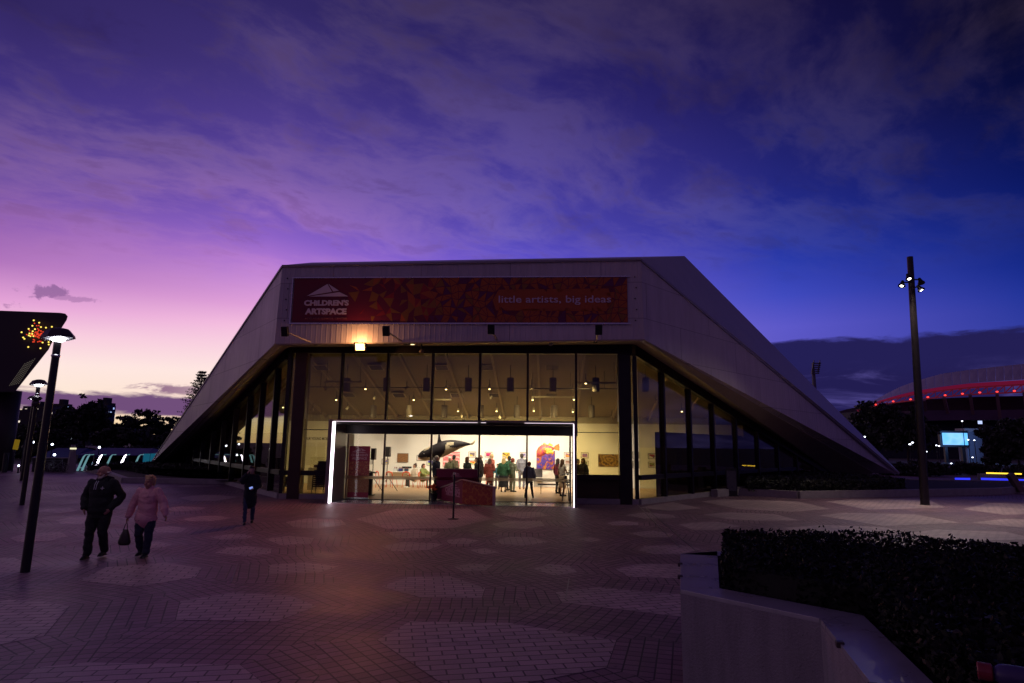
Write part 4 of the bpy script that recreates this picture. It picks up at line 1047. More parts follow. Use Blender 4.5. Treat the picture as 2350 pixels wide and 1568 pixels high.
def person(P, face, h, label, top, bottom, skin=(.42, .24, .17), hair=(.05, .03, .02), hairstyle='short', shoe=(.015, .014, .014), pose='stand', armR=None, armL=None,
           fat=1.0, vox=.014, skirt=None, look=0.0, topstyle='shirt', stance=.10, step=.0, group=None, lean=0.0, handR=True, handL=True, beard=None, glasses=False, grow=None, hs=1.08, legf=1.0, hemz=None):
    s = h/1.75; V = Vector
    root = thing('person', P, label, 'person', group)
    z0 = 0.0; sit = pose == 'sit'
    dz = -.44 if sit else 0
    hipz = .91+dz; ly = -lean
    ank = {}; knee = {}; hip = {}
    for sd, sx in (('R', -1), ('L', 1)):
        hip[sd] = V((sx*.09*fat**.3, 0, hipz))
        if sit:
            knee[sd] = V((sx*.13, -.43, .48)); ank[sd] = V((sx*.13, -.40, .09))
        else:
            st = step if sd == 'R' else -step
            knee[sd] = V((sx*(.095+stance*.15), -st*.45-.025, .49)); ank[sd] = V((sx*stance, -st, .09))
            if step and sd == 'R': pass
            if step and st < 0: ank[sd] += V((0, .02, .03)); knee[sd] += V((0, -.06, -.0))
    tw = V((0, ly*.4, 1.10+dz)); tc_ = V((0, ly*.8, 1.30+dz)); tn = V((0, ly, 1.46+dz)); nk = V((0, ly-.01, 1.53+dz)); hd = V((0, ly-.025, 1.628+dz-(hs-1)*.10))
    sh = {'R': V((-.175*fat**.4, ly*.9, 1.41+dz)), 'L': V((.175*fat**.4, ly*.9, 1.41+dz))}
    def arm(sd, a):
        sx = -1 if sd == 'R' else 1
        if a is None: a = ((sx*.25*fat**.5, ly*.5+.03, 1.14+dz), (sx*.27*fat**.5, ly*.3-.06, .90+dz))
        else: a = tuple((q[0]*sx, q[1]+ly*.5, q[2]+dz) for q in a)
        return V(a[0]), V(a[1])
    el, wr = {}, {}
    el['R'], wr['R'] = arm('R', armR); el['L'], wr['L'] = arm('L', armL)
    f1_ = fat
    # body: one continuous surface
    b = MB()
    limb(b, [V((0, 0, hipz-.02)), V((0, ly*.2, hipz+.10)), tw, tc_, tn], [(.145*f1_, .10*f1_), (.14*f1_, .10*f1_), (.125*f1_, .09*f1_), (.145*f1_, .10*f1_), (.10, .07)], 14)
    limb(b, [tn, nk, hd-V((0, -.01, .04))], [(.065, .062), (.052, .055), (.05, .055)])
    lk = Matrix.Rotation(look, 3, 'Z') @ Matrix.Diagonal((hs, hs, hs))
    def H(x, y, z): return hd+lk @ V((x, y, z))
    b.ball(H(0, .012, .028), (.074, .094, .088), 18, rot=lk); b.ball(H(0, -.018, -.040), (.056, .066, .072), 16, rot=lk)
    b.ball(H(0, -.035, -.088), (.032, .036, .028), 10, rot=lk)
    b.tube([H(0, -.086, .012), H(0, -.108, -.024), H(0, -.088, -.034)], [.010, .015, .012], 8)
    b.ball(H(0, -.078, -.060), (.024, .014, .009), 8, rot=lk); b.ball(H(0, -.080, .032), (.045, .014, .010), 8, rot=lk)
    for sx in (-1, 1):
        b.ball(H(sx*.076, .012, -.004), (.011, .020, .030), 8, rot=lk); b.ball(H(sx*.036, -.062, -.030), (.022, .022, .022), 8, rot=lk)
    for sd, sx in (('R', -1), ('L', 1)):
        limb(b, [tc_+V((sx*.08, 0, .08)), sh[sd], el[sd], wr[sd]], [.06, .055, .040, .028])
        d = (wr[sd]-el[sd]).normalized()
        if (handR if sd == 'R' else handL):
            hand(b, wr[sd], d, V((-sx, .1, 0)) if abs(d.x) < .8 else V((0, 0, -1)), fr=max(.0085, vox*.72), curl=.6 if sd == 'R' else .5)
        limb(b, [hip[sd], knee[sd], ank[sd]], [.078*f1_**.5, .050, .036])
        b.ball(ank[sd]+V((0, -.07, -.045)), (.038, .115, .032), 10)
    bo = remesh(b, 'body', pmat(skin, .6, 0, 'skin'), root, vox)
    # top
    t = MB(); hem = {'shirt': .93, 'jacket': .86, 'coat': .62, 'sweater': .84, 'crop': 1.0}[topstyle]+dz
    if hemz: hem = hemz
    if sit: hem = max(hem, hipz-.02)
    g = grow if grow is not None else {'shirt': .012, 'jacket': .030, 'coat': .035, 'sweater': .035, 'crop': .010}[topstyle]
    ww = .152*f1_+g; wd = .112*f1_+g
    pts = [V((0, 0, hem)), V((0, ly*.2, (hem+1.10+dz)/2)), tw, tc_, tn-V((0, 0, .02)), nk-V((0, 0, .035))]
    limb(t, pts[:1]+pts[1:5], [(ww*1.04, wd*1.02), (ww*1.0, wd*1.04), (ww*.95, wd), (ww*1.03, wd), (.115+g*.6, .08+g*.5)], 16)
    t.tube([pts[4], pts[5]], [(.09+g*.4, .075+g*.3), (.062+g*.2, .062+g*.2)], 12)
    for sd, sx in (('R', -1), ('L', 1)):
        e, w = el[sd], wr[sd]; sleeve_end = e.lerp(w, .93)
        if topstyle == 'crop': sleeve_end = sh[sd].lerp(e, .35); limb(t, [sh[sd]-V((sx*.05, 0, 0)), sh[sd], sleeve_end], [.06, .062, .055]); continue
        limb(t, [tc_+V((sx*.09, 0, .06)), sh[sd], sh[sd].lerp(e, .5), e, e.lerp(w, .5), sleeve_end], [.075+g*.5, .066+g*.8, .058+g*.9, .052+g, .046+g, .040+g*.6])
    top_o = remesh(t, {'shirt': 'shirt', 'jacket': 'jacket', 'coat': 'coat', 'sweater': 'sweater', 'crop': 'top'}[topstyle], pmat(top, .9, .15), root, vox, 3)
    # trousers or skirt
    t = MB()
    if skirt is not None:
        zl = skirt+dz*0; zt_ = 1.02+dz
        t.tube([V((0, 0, zt_)), V((0, 0, hipz)), V((0, -.0 if not sit else -.2, (hipz+zl)/2)), V((0, 0 if not sit else -.4, zl))], [(.14*f1_, .11*f1_), (.185*f1_, .14*f1_), (.20*f1_, .16*f1_), (.22*f1_, .19*f1_)], 18)
        remesh(t, 'skirt', pmat(bottom, .9, .1), root, vox, 3)
    else:
        limb(t, [V((0, 0, 1.02+dz)), V((0, 0, hipz))], [(.150*f1_, .115*f1_), (.165*f1_, .125*f1_)], 14)
        for sd in 'RL':
            limb(t, [hip[sd]+V((0, 0, .0)), hip[sd].lerp(knee[sd], .5), knee[sd], knee[sd].lerp(ank[sd], .5), ank[sd]+V((0, 0, .01))], [.098*f1_**.6, .082*f1_**.6*legf, .066*legf, .060*legf, .056*legf])
        remesh(t, 'trousers', pmat(bottom, .85, .1), root, vox, 3)
    for sd in 'RL':
        t = MB(); a = ank[sd]
        t.ball(a+V((0, -.065, -.048)), (.046, .132, .040), 12); t.ball(a+V((0, .015, -.02)), (.042, .05, .055), 10); t.box(a+V((0, -.055, -.078)), (.076, .24, .022))
        remesh(t, 'shoe', pmat(shoe, .5, 0, 'shoe_leather'), root, vox, 2)
    # hair
    if hairstyle != 'bald':
        t = MB(); R2 = (.084, .106, .100)
        t.ball(H(0, .020, .036), R2, 16, rot=lk); t.ball(H(0, .045, -.02), (.072, .068, .075), 12, rot=lk)
        if hairstyle in ('long', 'bob'):
            zl = -.12 if hairstyle == 'bob' else -.28
            t.tube([H(0, .05, .02), H(0, .075, -.09), H(0, .09, zl)], [(.088, .06), (.094, .055), (.07, .035)], 14)
            for sx in (-1, 1): t.tube([H(sx*.066, .0, .05), H(sx*.084, .004, -.04), H(sx*.08, .02, max(zl, -.16))], [.028, .030, .016], 8)
        if hairstyle == 'bun': t.ball(H(0, .06, .125), .045, 10)
        if hairstyle == 'tail': t.tube([H(0, .10, .05), H(0, .14, 0), H(0, .12, -.16)], [.03, .035, .015], 8)
        if hairstyle == 'tuft':
            for sx in (-1, 0, 1): t.ball(H(sx*.045, -.03, .105), (.04, .05, .03), 8)
        # free the face
        keep = MB()
        ho = remesh(t, 'hair', pmat(hair, .7, .3, 'hair'), root, min(vox, .012), 2)
        me = ho.data; bm = bmesh.new(); bm.from_mesh(me); li = lk.inverted()
        dl = []
        for v in bm.verts:
            q = li @ (v.co-hd)
            if q.y < -.028 and q.z < (.048 if hairstyle != 'tuft' else .060) and abs(q.x) < .076: dl.append(v)
        bmesh.ops.delete(bm, geom=dl, context='VERTS')
        for v in bm.verts: v.co += v.normal*noise.noise(v.co*60)*.007
        bm.to_mesh(me); bm.free()
    else:
        t = MB(); t.tube([H(-.078, .02, .0), H(-.06, .085, .0), H(0, .108, .0), H(.06, .085, .0), H(.078, .02, .0)], .022, 8)
        remesh(t, 'hair', pmat(hair, .8, .2, 'hair'), root, .010, 2)
    if beard:
        t = MB(); t.ball(H(0, -.045, -.088), (.050, .042, .036), 12, rot=lk); t.ball(H(0, -.084, -.047), (.032, .012, .010), 8, rot=lk)
        for sx in (-1, 1): t.tube([H(sx*.064, -.005, -.03), H(sx*.056, -.035, -.075), H(sx*.03, -.06, -.10)], [.014, .020, .02], 8)
        remesh(t, 'beard', pmat(beard, .9, .3, 'hair'), root, .008, 1)
    t = MB()
    for sx in (-1, 1): t.ball(H(sx*.030, -.078, .004), (.013, .008, .007), 8, rot=lk)
    t.build('eyes', pmat((.06, .04, .03), .3, 0, 'eye'), root, smooth=True)
    if glasses:
        t = MB()
        for sx in (-1, 1):
            for k in range(12):
                a0, a1 = 6.2832*k/12, 6.2832*(k+1)/12
                t.bar(H(sx*.032+.022*math.cos(a0), -.098, .004+.016*math.sin(a0)), H(sx*.032+.022*math.cos(a1), -.098, .004+.016*math.sin(a1)), .004, .004)
            t.bar(H(sx*.054, -.098, .006), H(sx*.080, .0, .008), .004, .004)
        t.bar(H(-.01, -.1, .006), H(.01, -.1, .006), .004, .004); t.build('glasses', M['black'], root)
    root.scale = (s, s, s); root.rotation_euler.z = face
    return root, dict(wr=wr, el=el, hd=hd, s=s, tc=tc_)
def local_pt(root, info, p):
    s = info['s']; c, sn = math.cos(root.rotation_euler.z), math.sin(root.rotation_euler.z)
    return Vector((root.location.x+s*(c*p.x-sn*p.y), root.location.y+s*(sn*p.x+c*p.y), root.location.z+s*p.z))

# the three people outside
man, mi_ = person(gz(217, 1281), .12, 1.80, 'bald man with white beard in black hoodie walking with hands in pockets', (.012, .012, .015), (.012, .012, .014), skin=(.40, .20, .15), hair=(.55, .50, .46), hairstyle='bald',
    fat=1.22, vox=.009, look=-.75, topstyle='jacket', step=.10, stance=.10, beard=(.45, .38, .34), armR=((.31, .05, 1.13), (.24, -.10, .93)), armL=((.33, .08, 1.15), (.23, -.10, .93)), grow=.035, hs=1.12, legf=1.3)
m_ = MB(); Mws = pmat((.55, .55, .6), .8, 0, 'cord')
for x in (-.035, .0): m_.tube([(x, -.175, 1.46), (x-.01, -.212, 1.40), (x-.015, -.225, 1.30)], .006, 6)
m_.tube([(.065, -.212, 1.325), (.125, -.205, 1.325)], .006, 6); m_.tube([(.095, -.204, 1.355), (.095, -.215, 1.295)], .006, 6)
o = m_.build('hoodie_cords', Mws, None); o.parent = man
m_ = MB(); m_.tube([(-.10, -.02, 1.46), (-.13, .06, 1.485), (0, .12, 1.50), (.13, .06, 1.485), (.10, -.02, 1.46)], [.03, .045, .055, .045, .03], 10)
o = m_.build('hood', pmat((.012, .012, .015), .9, .15), None, smooth=True); o.parent = man
wom, wi_ = person(gz(327, 1279), .05, 1.60, 'woman with short blonde hair in an oversized pink jumper carrying a dark handbag', (.70, .34, .38), (.018, .022, .045), skin=(.40, .20, .14), hair=(.50, .33, .16), hairstyle='tuft',
    fat=1.14, vox=.009, look=-.15, topstyle='sweater', step=-.06, stance=.09, glasses=True, armR=((.32, .0, 1.12), (.37, -.05, .86)), armL=((.34, .0, 1.14), (.45, -.10, .91)), grow=.036, hs=1.26, legf=1.3, hemz=.78)
m_ = MB(); m_.tube([(0, 0, .90), (-.05, -.02, .76), (-.08, -.03, .60)], [(.225, .185), (.195, .17), (.05, .06)], 18)
o = m_.build('jumper_hem', pmat((.70, .34, .38), .9, .15), None, smooth=True); o.parent = wom
hp = local_pt(wom, wi_, wi_['wr']['R']+Vector((-.005, -.02, -.10)))
t = thing('handbag', hp-Vector((0, 0, .46)), "dark slouchy handbag hanging from the pink jumper woman's hand", 'handbag')
m_ = MB(); m_.tube([hp-Vector((0, 0, .15)), hp-Vector((.01, 0, .26)), hp-Vector((.01, 0, .40)), hp-Vector((.01, 0, .45))], [(.04, .03), (.09, .06), (.125, .08), (.10, .07)], 14)
m_.build('bag_body', mat('bag_leather', (.030, .022, .020), .5, 0, .3, 14, .4, 12), t, smooth=True)
m_ = MB(); m_.tube([hp-Vector((.05, .02, .20)), hp-Vector((.025, .01, .08)), hp+Vector((0, 0, .005)), hp-Vector((-.025, .01, .08)), hp-Vector((-.035, .02, .20))], .008, 6)
m_.build('handle', M['black'], t)
pho, pi_ = person(gz(569, 1203), .35, 1.62, 'person in dark coat and jeans raising a hand to their face by the left wing', (.010, .014, .020), (.03, .045, .10), skin=(.42, .26, .20), hair=(.02, .015, .012), hairstyle='short',
    fat=1.05, vox=.011, look=-.1, topstyle='coat', step=.15, armR=((.25, -.14, 1.30), (.13, -.20, 1.52)), armL=((.24, .02, 1.15), (.10, -.20, 1.08)))
ph = local_pt(pho, pi_, pi_['wr']['L']+Vector((-.08, -.05, .02)))
t = thing('phone', ph, 'small phone with a glowing bluish screen held at waist height', 'phone')
MB().box(ph, (.07, .012, .12), Matrix.Rotation(R_(70), 3, 'Y')).build('phone_body', M['black'], t)
MB().box(ph-Vector((0, .0075, 0)), (.06, .003, .10), Matrix.Rotation(R_(70), 3, 'Y')).build('screen', glow('phone_screen', (.30, .40, 1.0), .8), t)

# visitors in the gallery: feet given where they stand on the floor
def g1(x, y): d = gz(*z1(x, y)); d.z = .02; return d
def gh(x, yh, h):
    """stand so that the crown of the head meets the sight line"""
    d = ray(*z1(x, yh)); t_ = (h+.02-CH)/d.z
    return d, t_
def gat(x, b): P = fp(*z1(x, 600), b); return Vector((P.x, P.y, .02))
PI = math.pi
folded = ((.24, -.05, 1.16), (.06, -.22, 1.16)); talk = ((.25, -.02, 1.15), (.20, -.26, 1.12)); hang = None
G = 'visitors standing in the gallery'
def vis(x, b, face, h, label, top, bottom, **k):
    k.setdefault('vox', .016)
    return person(gat(x, b), face, h, label, top, bottom, group=G, **k)
vis(1045, 3.0, 1.2, 1.76, 'grey haired man in a navy jacket nearest the middle door stile', (.018, .022, .055), (.012, .012, .016), hair=(.50, .47, .42), topstyle='jacket', fat=1.1)
vis(1150, 5.4, .4, 1.66, 'white haired visitor in olive seen behind the maroon display board', (.10, .10, .055), (.02, .02, .02), hair=(.62, .58, .50), armR=talk, fat=1.1)
vis(1185, 6.2, 2.6, 1.74, 'dark haired visitor with tan shoulders behind the white haired visitor', (.15, .12, .075), (.02, .02, .02), hair=(.02, .013, .012), topstyle='jacket')
vis(1292, 4.0, .9, 1.70, 'woman with brown bob in black holding papers, between two door stiles', (.012, .018, .014), (.012, .012, .014), hair=(.16, .07, .03), hairstyle='bob', armR=folded, armL=folded)
vis(1372, 5.0, -1.2, 1.66, 'black haired visitor in black just left of the balding man', (.012, .012, .016), (.012, .012, .014), hair=(.012, .010, .010), hairstyle='bob')
vis(1404, 4.4, -1.5, 1.80, 'balding man in a dark brown jacket behind a door stile', (.030, .024, .030), (.02, .03, .06), hair=(.30, .22, .17), hairstyle='bald', topstyle='jacket', skin=(.50, .27, .19))
vis(1476, 6.0, 2.9, 1.60, 'dark haired woman in a long red coat seen from behind', (.16, .025, .018), (.05, .015, .015), hair=(.06, .03, .025), hairstyle='long', topstyle='coat', fat=1.15, armR=talk)
vis(1490, 8.0, 2.2, 1.80, 'blond visitor standing just behind the woman in the red coat', (.30, .08, .06), (.03, .03, .04), hair=(.45, .32, .16))
vis(1543, 7.4, -.2, 1.30, 'small child in teal between the red coat and the green top', (.02, .10, .13), (.05, .05, .08), hair=(.08, .04, .03), armR=talk)
vis(1590, 5.4, 3.0, 1.66, 'blonde woman in a green striped jumper and long dark skirt', (.014, .075, .034), (.010, .010, .016), hair=(.60, .42, .18), hairstyle='long', skirt=.25, topstyle='sweater', fat=1.12)
vis(1636, 6.6, -2.4, 1.72, 'dark haired visitor in dark green behind the short red haired one', (.02, .07, .035), (.012, .012, .02), hair=(.03, .02, .018), topstyle='jacket')
vis(1664, 5.6, 2.3, 1.64, 'red haired person in a grey green boiler suit', (.13, .15, .10), (.12, .14, .095), hair=(.20, .03, .02), armR=talk)
vis(1738, 7.6, 2.9, 1.84, 'tall man in a light grey suit with his back turned', (.17, .17, .21), (.15, .15, .20), hair=(.03, .022, .02), topstyle='jacket', shoe=(.20, .10, .05), armR=((.27, -.04, 1.15), (.20, -.20, 1.10)))
gk = g1(1797, 777)
person(gk, 3.0, 1.56, 'girl in a denim jacket and black leggings just inside the doors', (.15, .16, .24), (.012, .012, .016), hair=(.20, .08, .05), hairstyle='short', topstyle='jacket', stance=.19, group=G, vox=.014)
vis(2030, 5.0, 2.2, 1.66, 'dark haired woman in a maroon top beside the brunette with the tote bag', (.14, .012, .03), (.02, .012, .015), hair=(.05, .03, .025), hairstyle='long', armR=folded)
vis(2066, 3.4, 2.3, 1.66, 'brunette in a white top and beige skirt at the right end of the doors', (.74, .68, .55), (.50, .38, .24), skin=(.45, .24, .14), hair=(.13, .06, .03), hairstyle='long', topstyle='crop', skirt=.42, armR=talk)
vis(2190, 4.4, 1.0, 1.66, 'visitor in black half hidden by the right portal jamb', (.012, .012, .012), (.012, .012, .012), hair=(.05, .04, .03))
vis(2238, 3.8, -1.0, 1.70, 'long haired visitor in a black coat just right of the portal', (.012, .010, .010), (.012, .012, .012), hair=(.14, .08, .03), hairstyle='long', topstyle='coat', fat=1.15)
# two women sitting at the craft table
def sitter(x, yf, face, label, top, bottom, **k):
    P = g1(x, yf); r = person(P, face, 1.66, label, top, bottom, pose='sit', group='women seated at the craft table', vox=.014, **k); return r
sitter(868, 692, -1.0, 'seated woman in a cream jumper with dark hair in a bun', (.62, .55, .45), (.04, .035, .03), hair=(.06, .03, .02), hairstyle='bun', shoe=(.7, .68, .62), topstyle='sweater', armR=((.22, -.15, 1.20), (.12, -.36, 1.14)))
sitter(935, 692, 1.0, 'seated woman in a lime green jacket leaning towards the table', (.20, .23, .07), (.07, .09, .05), skin=(.50, .22, .16), hair=(.07, .03, .02), hairstyle='tail', topstyle='jacket', armR=((.24, -.18, 1.22), (.16, -.42, 1.16)), armL=((.24, -.18, 1.22), (.16, -.40, 1.16)))

# ------------------------------------------------------------------ gallery furniture
def leg(mb, a, b, w=.022): mb.bar(a, b, w, w)
def red_chair():
    t = thing('chair', (0, 0, 0), '', 'chair', 'red plastic chairs in the gallery')
    m_ = MB(); m_.box((0, 0, .44), (.44, .42, .03)); m_.build('seat', M['redch'], t, bevel=.012)
    m_ = MB(); m_.tube([(-.20, .20, .45), (-.21, .24, .62), (-.17, .26, .78), (0, .27, .82), (.17, .26, .78), (.21, .24, .62), (.20, .20, .45)], [.02, .022, .03, .036, .03, .022, .02], 8); m_.build('backrest', M['redch'], t, smooth=True)
    for sx, sy in ((-1, -1), (1, -1), (-1, 1), (1, 1)):
        m_ = MB(); m_.tube([(sx*.18, sy*.17, .43), (sx*.22, sy*.22, 0)], .013, 8); m_.build('leg', M['redch'], t)
    return t
rc = red_chair(); first = True
for (x, y, a, lab) in ((598, 690, 1.4, 'red chair at the left end of the craft table, seen side on'), (682, 690, 2.7, 'red chair with its back turned, left of the craft table middle'), (812, 690, 2.9, 'red chair with its back turned at the middle of the craft table'), (948, 696, 1.3, 'red chair under the woman in the lime jacket'), (905, 690, -.9, 'red chair under the woman in the cream jumper'),
    (1440, 676, 2.6, 'red chair left of the woman in the red coat'), (1505, 670, -2.6, 'red chair between the red coat and the child'), (1532, 676, 2.2, 'red chair in front of the small child')):
    c = rc if first else copy_tree(rc); first = False
    P = g1(x, y); c.location = P; c.rotation_euler.z = a; c['label'] = lab
def craft_table(x0, x1, y, label):
    A, B_ = g1(x0, y), g1(x1, y); c = (A+B_)/2; w = (B_-A).length
    t = thing('table', c, label, 'table'); t2 = c+Vector((0, .35, 0))
    MB().box(t2+Vector((0, 0, .73)), (w, .75, .035), ROTF).build('table_top', M['white'], t, bevel=.006)
    for sx in (-1, 1):
        for sy in (-1, 1):
            p = t2+UA*(sx*(w/2-.08))+VB*(sy*.3); MB().tube([p, p+Vector((0, 0, .71))], .02, 8).build('leg', M['white'], t)
    return t2
tc1 = craft_table(640, 975, 672, 'long white craft table with red chairs round it')
tc2 = craft_table(1435, 1560, 664, 'short white table behind the woman in the red coat')
for dx, sz, c_, lab, nm in ((-.45, (.22, .2, .16), (.03, .04, .18), 'dark blue plastic crate on the craft table', 'crate'), (-.75, (.20, .2, .15), (.70, .70, .68), 'white open box at the left end of the craft table', 'crate'), (-.12, (.20, .16, .14), (.05, .06, .10), 'black pencil bin in the middle of the craft table', 'bin')):
    P = tc1+UA*dx+Vector((0, 0, .7475)); t = thing(nm, P, lab, nm)
    m_ = MB(); w, d, h = sz
    for q in (((0, 0, .005), (w, d, .01)), ((0, d/2, h/2), (w, .01, h)), ((0, -d/2, h/2), (w, .01, h)), ((w/2, 0, h/2), (.01, d, h)), ((-w/2, 0, h/2), (.01, d, h))): m_.box(P+ROTF @ Vector(q[0]), q[1], ROTF)
    m_.build('shell', mat(nm+'_plastic', c_, .5, 0, .1), t)
    m_ = MB(); rr = random.Random(4)
    for k in range(10): p = P+Vector((rr.uniform(-w*.35, w*.35), rr.uniform(-d*.3, d*.3), .02)); m_.tube([p, p+Vector((rr.uniform(-.03, .03), rr.uniform(-.02, .02), h+.06))], .007, 5)
    m_.build('pencils', mat('pencils', (.35, .10, .08), .5, 0, .5, 30), t)
P = tc1+UA*.75+Vector((0, 0, .7475)); t = thing('paper_sheets', P, 'stack of white drawing paper in front of the seated women', 'paper')
m_ = MB()
for k in range(5): m_.box(P+Vector((.02*k, -.02*k, .004+.005*k)), (.42, .30, .004), Matrix.Rotation(.15*k, 3, 'Z'))
m_.build('sheets', M['white'], t)
# grey banquet chair, low bench, stool with flowers
P = g1(1872, 688); t = thing('chair', P, 'dark grey stacking chair with chrome legs against the wall under the sea canvas', 'chair')
MB().box(P+Vector((0, 0, .46)), (.46, .44, .06), ROTF).build('seat', mat('grey_fabric', (.07, .065, .075), .9), t, bevel=.02)
m_ = MB(); m_.box(P+VB*-.22+Vector((0, 0, .78)), (.46, .05, .46), ROTF); m_.build('backrest', bpy.data.materials['grey_fabric'], t, bevel=.02)
for sx in (-1, 1):
    for sy in (-1, 1): a = P+UA*(sx*.21)+VB*(sy*.2); MB().tube([a, a+Vector((0, 0, .45))], .012, 8).build('leg', M['steel'], t)
P = fp(*z1(1995, 690), 4.6); P.z = .02; t = thing('bench', P, 'low dark bench with thin legs near the right end of the doors', 'bench')
MB().box(P+Vector((0, 0, .45)), (1.5, .4, .05), ROTF).build('seat', M['black'], t)
for sx in (-1, 1): m_ = MB(); a = P+UA*(sx*.6); m_.bar(a, a+Vector((0, 0, .43)), .03, .03); m_.bar(a+VB*.15, a+VB*.15+Vector((0, 0, .43)), .03, .03); m_.build('leg', M['black'], t)
P = g1(2094, 800); P = fp(*z1(2094, 790), .9); P.z = .02; t = thing('stool', P, 'tall grey stool carrying flowers at the right door jamb', 'stool')
MB().lathe([(.17, .74), (.18, .76), (.18, .78), (.16, .79)], P, 20).build('seat', mat('grey_wood', (.20, .18, .17), .5), t)
for k in range(4): a = 6.2832*k/4+.6; MB().tube([P+Vector((math.cos(a)*.20, math.sin(a)*.20, 0)), P+Vector((math.cos(a)*.11, math.sin(a)*.11, .75))], .016, 8).build('leg', bpy.data.materials['grey_wood'], t)
V0 = P+Vector((0, 0, .79)); t = thing('flower_vase', V0, 'white flowers and dark leaves in a vase on the tall stool', 'flowers')
MB().lathe([(.06, 0), (.08, .08), (.06, .20), (.05, .24), (.06, .25)], V0, 16).build('vase', mat('vase_glaze', (.06, .05, .06), .3), t, smooth=True)
m_ = MB(); mf = MB(); rr = random.Random(9)
for k in range(90):
    d = Vector((rr.gauss(0, .5), rr.gauss(0, .5), rr.uniform(.2, 1.4))).normalized(); p = V0+Vector((0, 0, .24))+d*rr.uniform(.08, .42)
    x = Vector((rr.gauss(0, 1), rr.gauss(0, 1), rr.gauss(0, 1))).normalized()*.035; y = x.cross(d).normalized()*.018
    (mf if k % 3 == 0 else m_).add([p-x, p-y, p+x, p+y], [(0, 1, 2, 3)])
    if k % 3 == 0: mf.ball(p, .025, 6)
m_.build('leaves', mat('vase_leaves', (.03, .07, .03), .7), t); mf.build('flowers', mat('white_petals', (.65, .66, .6), .8), t)
# loudspeakers on stands
def speaker(x, yb, sx0, sy0, sx1, sy1, b, label, label2):
    P = fp(*z1(x, yb), b); P.z = .02
    A, B_ = fp(*z1(sx0, sy1), b), fp(*z1(sx1, sy0), b); c = (A+B_)/2; w = (B_-A).dot(UA); h = B_.z-A.z
    t = thing('speaker_stand', P, label2, 'stand')
    MB().tube([P+Vector((0, 0, .45)), Vector((P.x, P.y, A.z))], .018, 8).build('pole', M['black'], t)
    for k in range(3): a = 6.2832*k/3+.4; MB().tube([P+Vector((0, 0, .78)), P+Vector((math.cos(a)*.55, math.sin(a)*.55, .01))], .014, 6).build('leg', M['steel'] if k else M['black'], t)
    MB().lathe([(.03, .74), (.035, .76), (.035, .84), (.03, .86)], P, 12).build('collar', M['black'], t)
    P2 = Vector((P.x, P.y, A.z)); t = thing('loudspeaker', P2, label, 'loudspeaker')
    MB().box(P2+Vector((0, 0, h/2)), (w, .30, h), ROTF).build('cabinet', M['black'], t, bevel=.015)
    MB().box(P2-VB*.155+Vector((0, 0, h/2)), (w*.86, .012, h*.9), ROTF).build('grille', mat('speaker_mesh', (.05, .045, .045), .6, .3, .2, 60), t)
speaker(640, 700, 627, 357, 672, 438, 4.6, 'black loudspeaker standing free against the white wall left of the sun painting', 'black tripod under the loudspeaker left of the sun painting')
speaker(523, 740, 503, 370, 541, 462, 3.0, 'black loudspeaker half hidden by the maroon roll-up banner', 'tripod legs poking out right of the maroon roll-up banner')
P = fp(*z1(510, 760), 2.2); P.z = .02; t = thing('lectern', P, 'slim black lectern with slanted top beside the roll-up banner', 'lectern')
m_ = MB(); m_.box(P+Vector((0, 0, .5)), (.16, .14, 1.0), ROTF); m_.build('column', M['black'], t); MB().box(P+Vector((0, 0, 1.03)), (.45, .34, .03), ROTF @ Matrix.Rotation(R_(14), 3, 'Y')).build('top', M['black'], t)
MB().box(P+Vector((0, 0, .015)), (.36, .3, .03), ROTF).build('base', M['black'], t)
# roll-up banner
rb_ = .30; A, B_ = fp(*z1(322, 778), rb_), fp(*z1(492, 778), rb_); T2 = fp(*z1(500, 353), rb_)
a0, a1 = ab(A)[0], ab(B_)[0]; zt_ = T2.z
t = thing('rollup_banner', L((a0+a1)/2, rb_, .02), 'maroon roll-up banner with pale emblem and speckled lower half inside the left door', 'banner')
Mrs = mat('rollup_maroon', (.30, .008, .05), .6, 0, .06); Mrp = art('rollup_pattern', [(.30, .008, .05), (.42, .05, .05), (.22, .015, .03), (.45, .12, .07)], 16, 'vor'); Mrq = art('rollup_pattern_low', [(.34, .12, .05), (.30, .08, .04), (.36, .16, .07)], 18, 'vor')
zf_ = lambda f: .08+(zt_-.08)*f
for z0_, z1_, mt, nm in ((zf_(.0), zf_(.10), Mrs, 'foot_band'), (zf_(.10), zf_(.42), Mrq, 'lower_print'), (zf_(.42), zf_(.70), Mrp, 'middle_print'), (zf_(.70), zf_(1), Mrs, 'upper_sheet')):
    m_ = MB(); lbox(m_, a0, a1, rb_, rb_+.01, z0_, z1_); m_.build(nm, mt, t)
m_ = MB(); lbox(m_, a0-.03, a1+.03, rb_-.08, rb_+.10, .02, .08); m_.build('base', M['steel'], t)
wR = a1-a0
def rq(u, v): return L(a0+wR*u, rb_-.004, zf_(v))
m_ = MB()
for pg in (((.12, .88), (.50, .965), (.58, .90)), ((.53, .965), (.80, .91), (.62, .90)), ((.14, .865), (.62, .89), (.86, .865))): m_.prism([rq(*p) for p in pg], -VB*.003)
Mrl = mat('rollup_lettering', (.52, .22, .30), .7, 0, 0); m_.build('emblem', Mrl, t)
text('lettering', "CHiLDREN'S", rq(.10, .80), rq(.90, .85), Mrl, t, bold=.04, depth=.002); text('lettering', "ARTSPACE", rq(.14, .735), rq(.86, .785), Mrl, t, bold=.04, depth=.002)
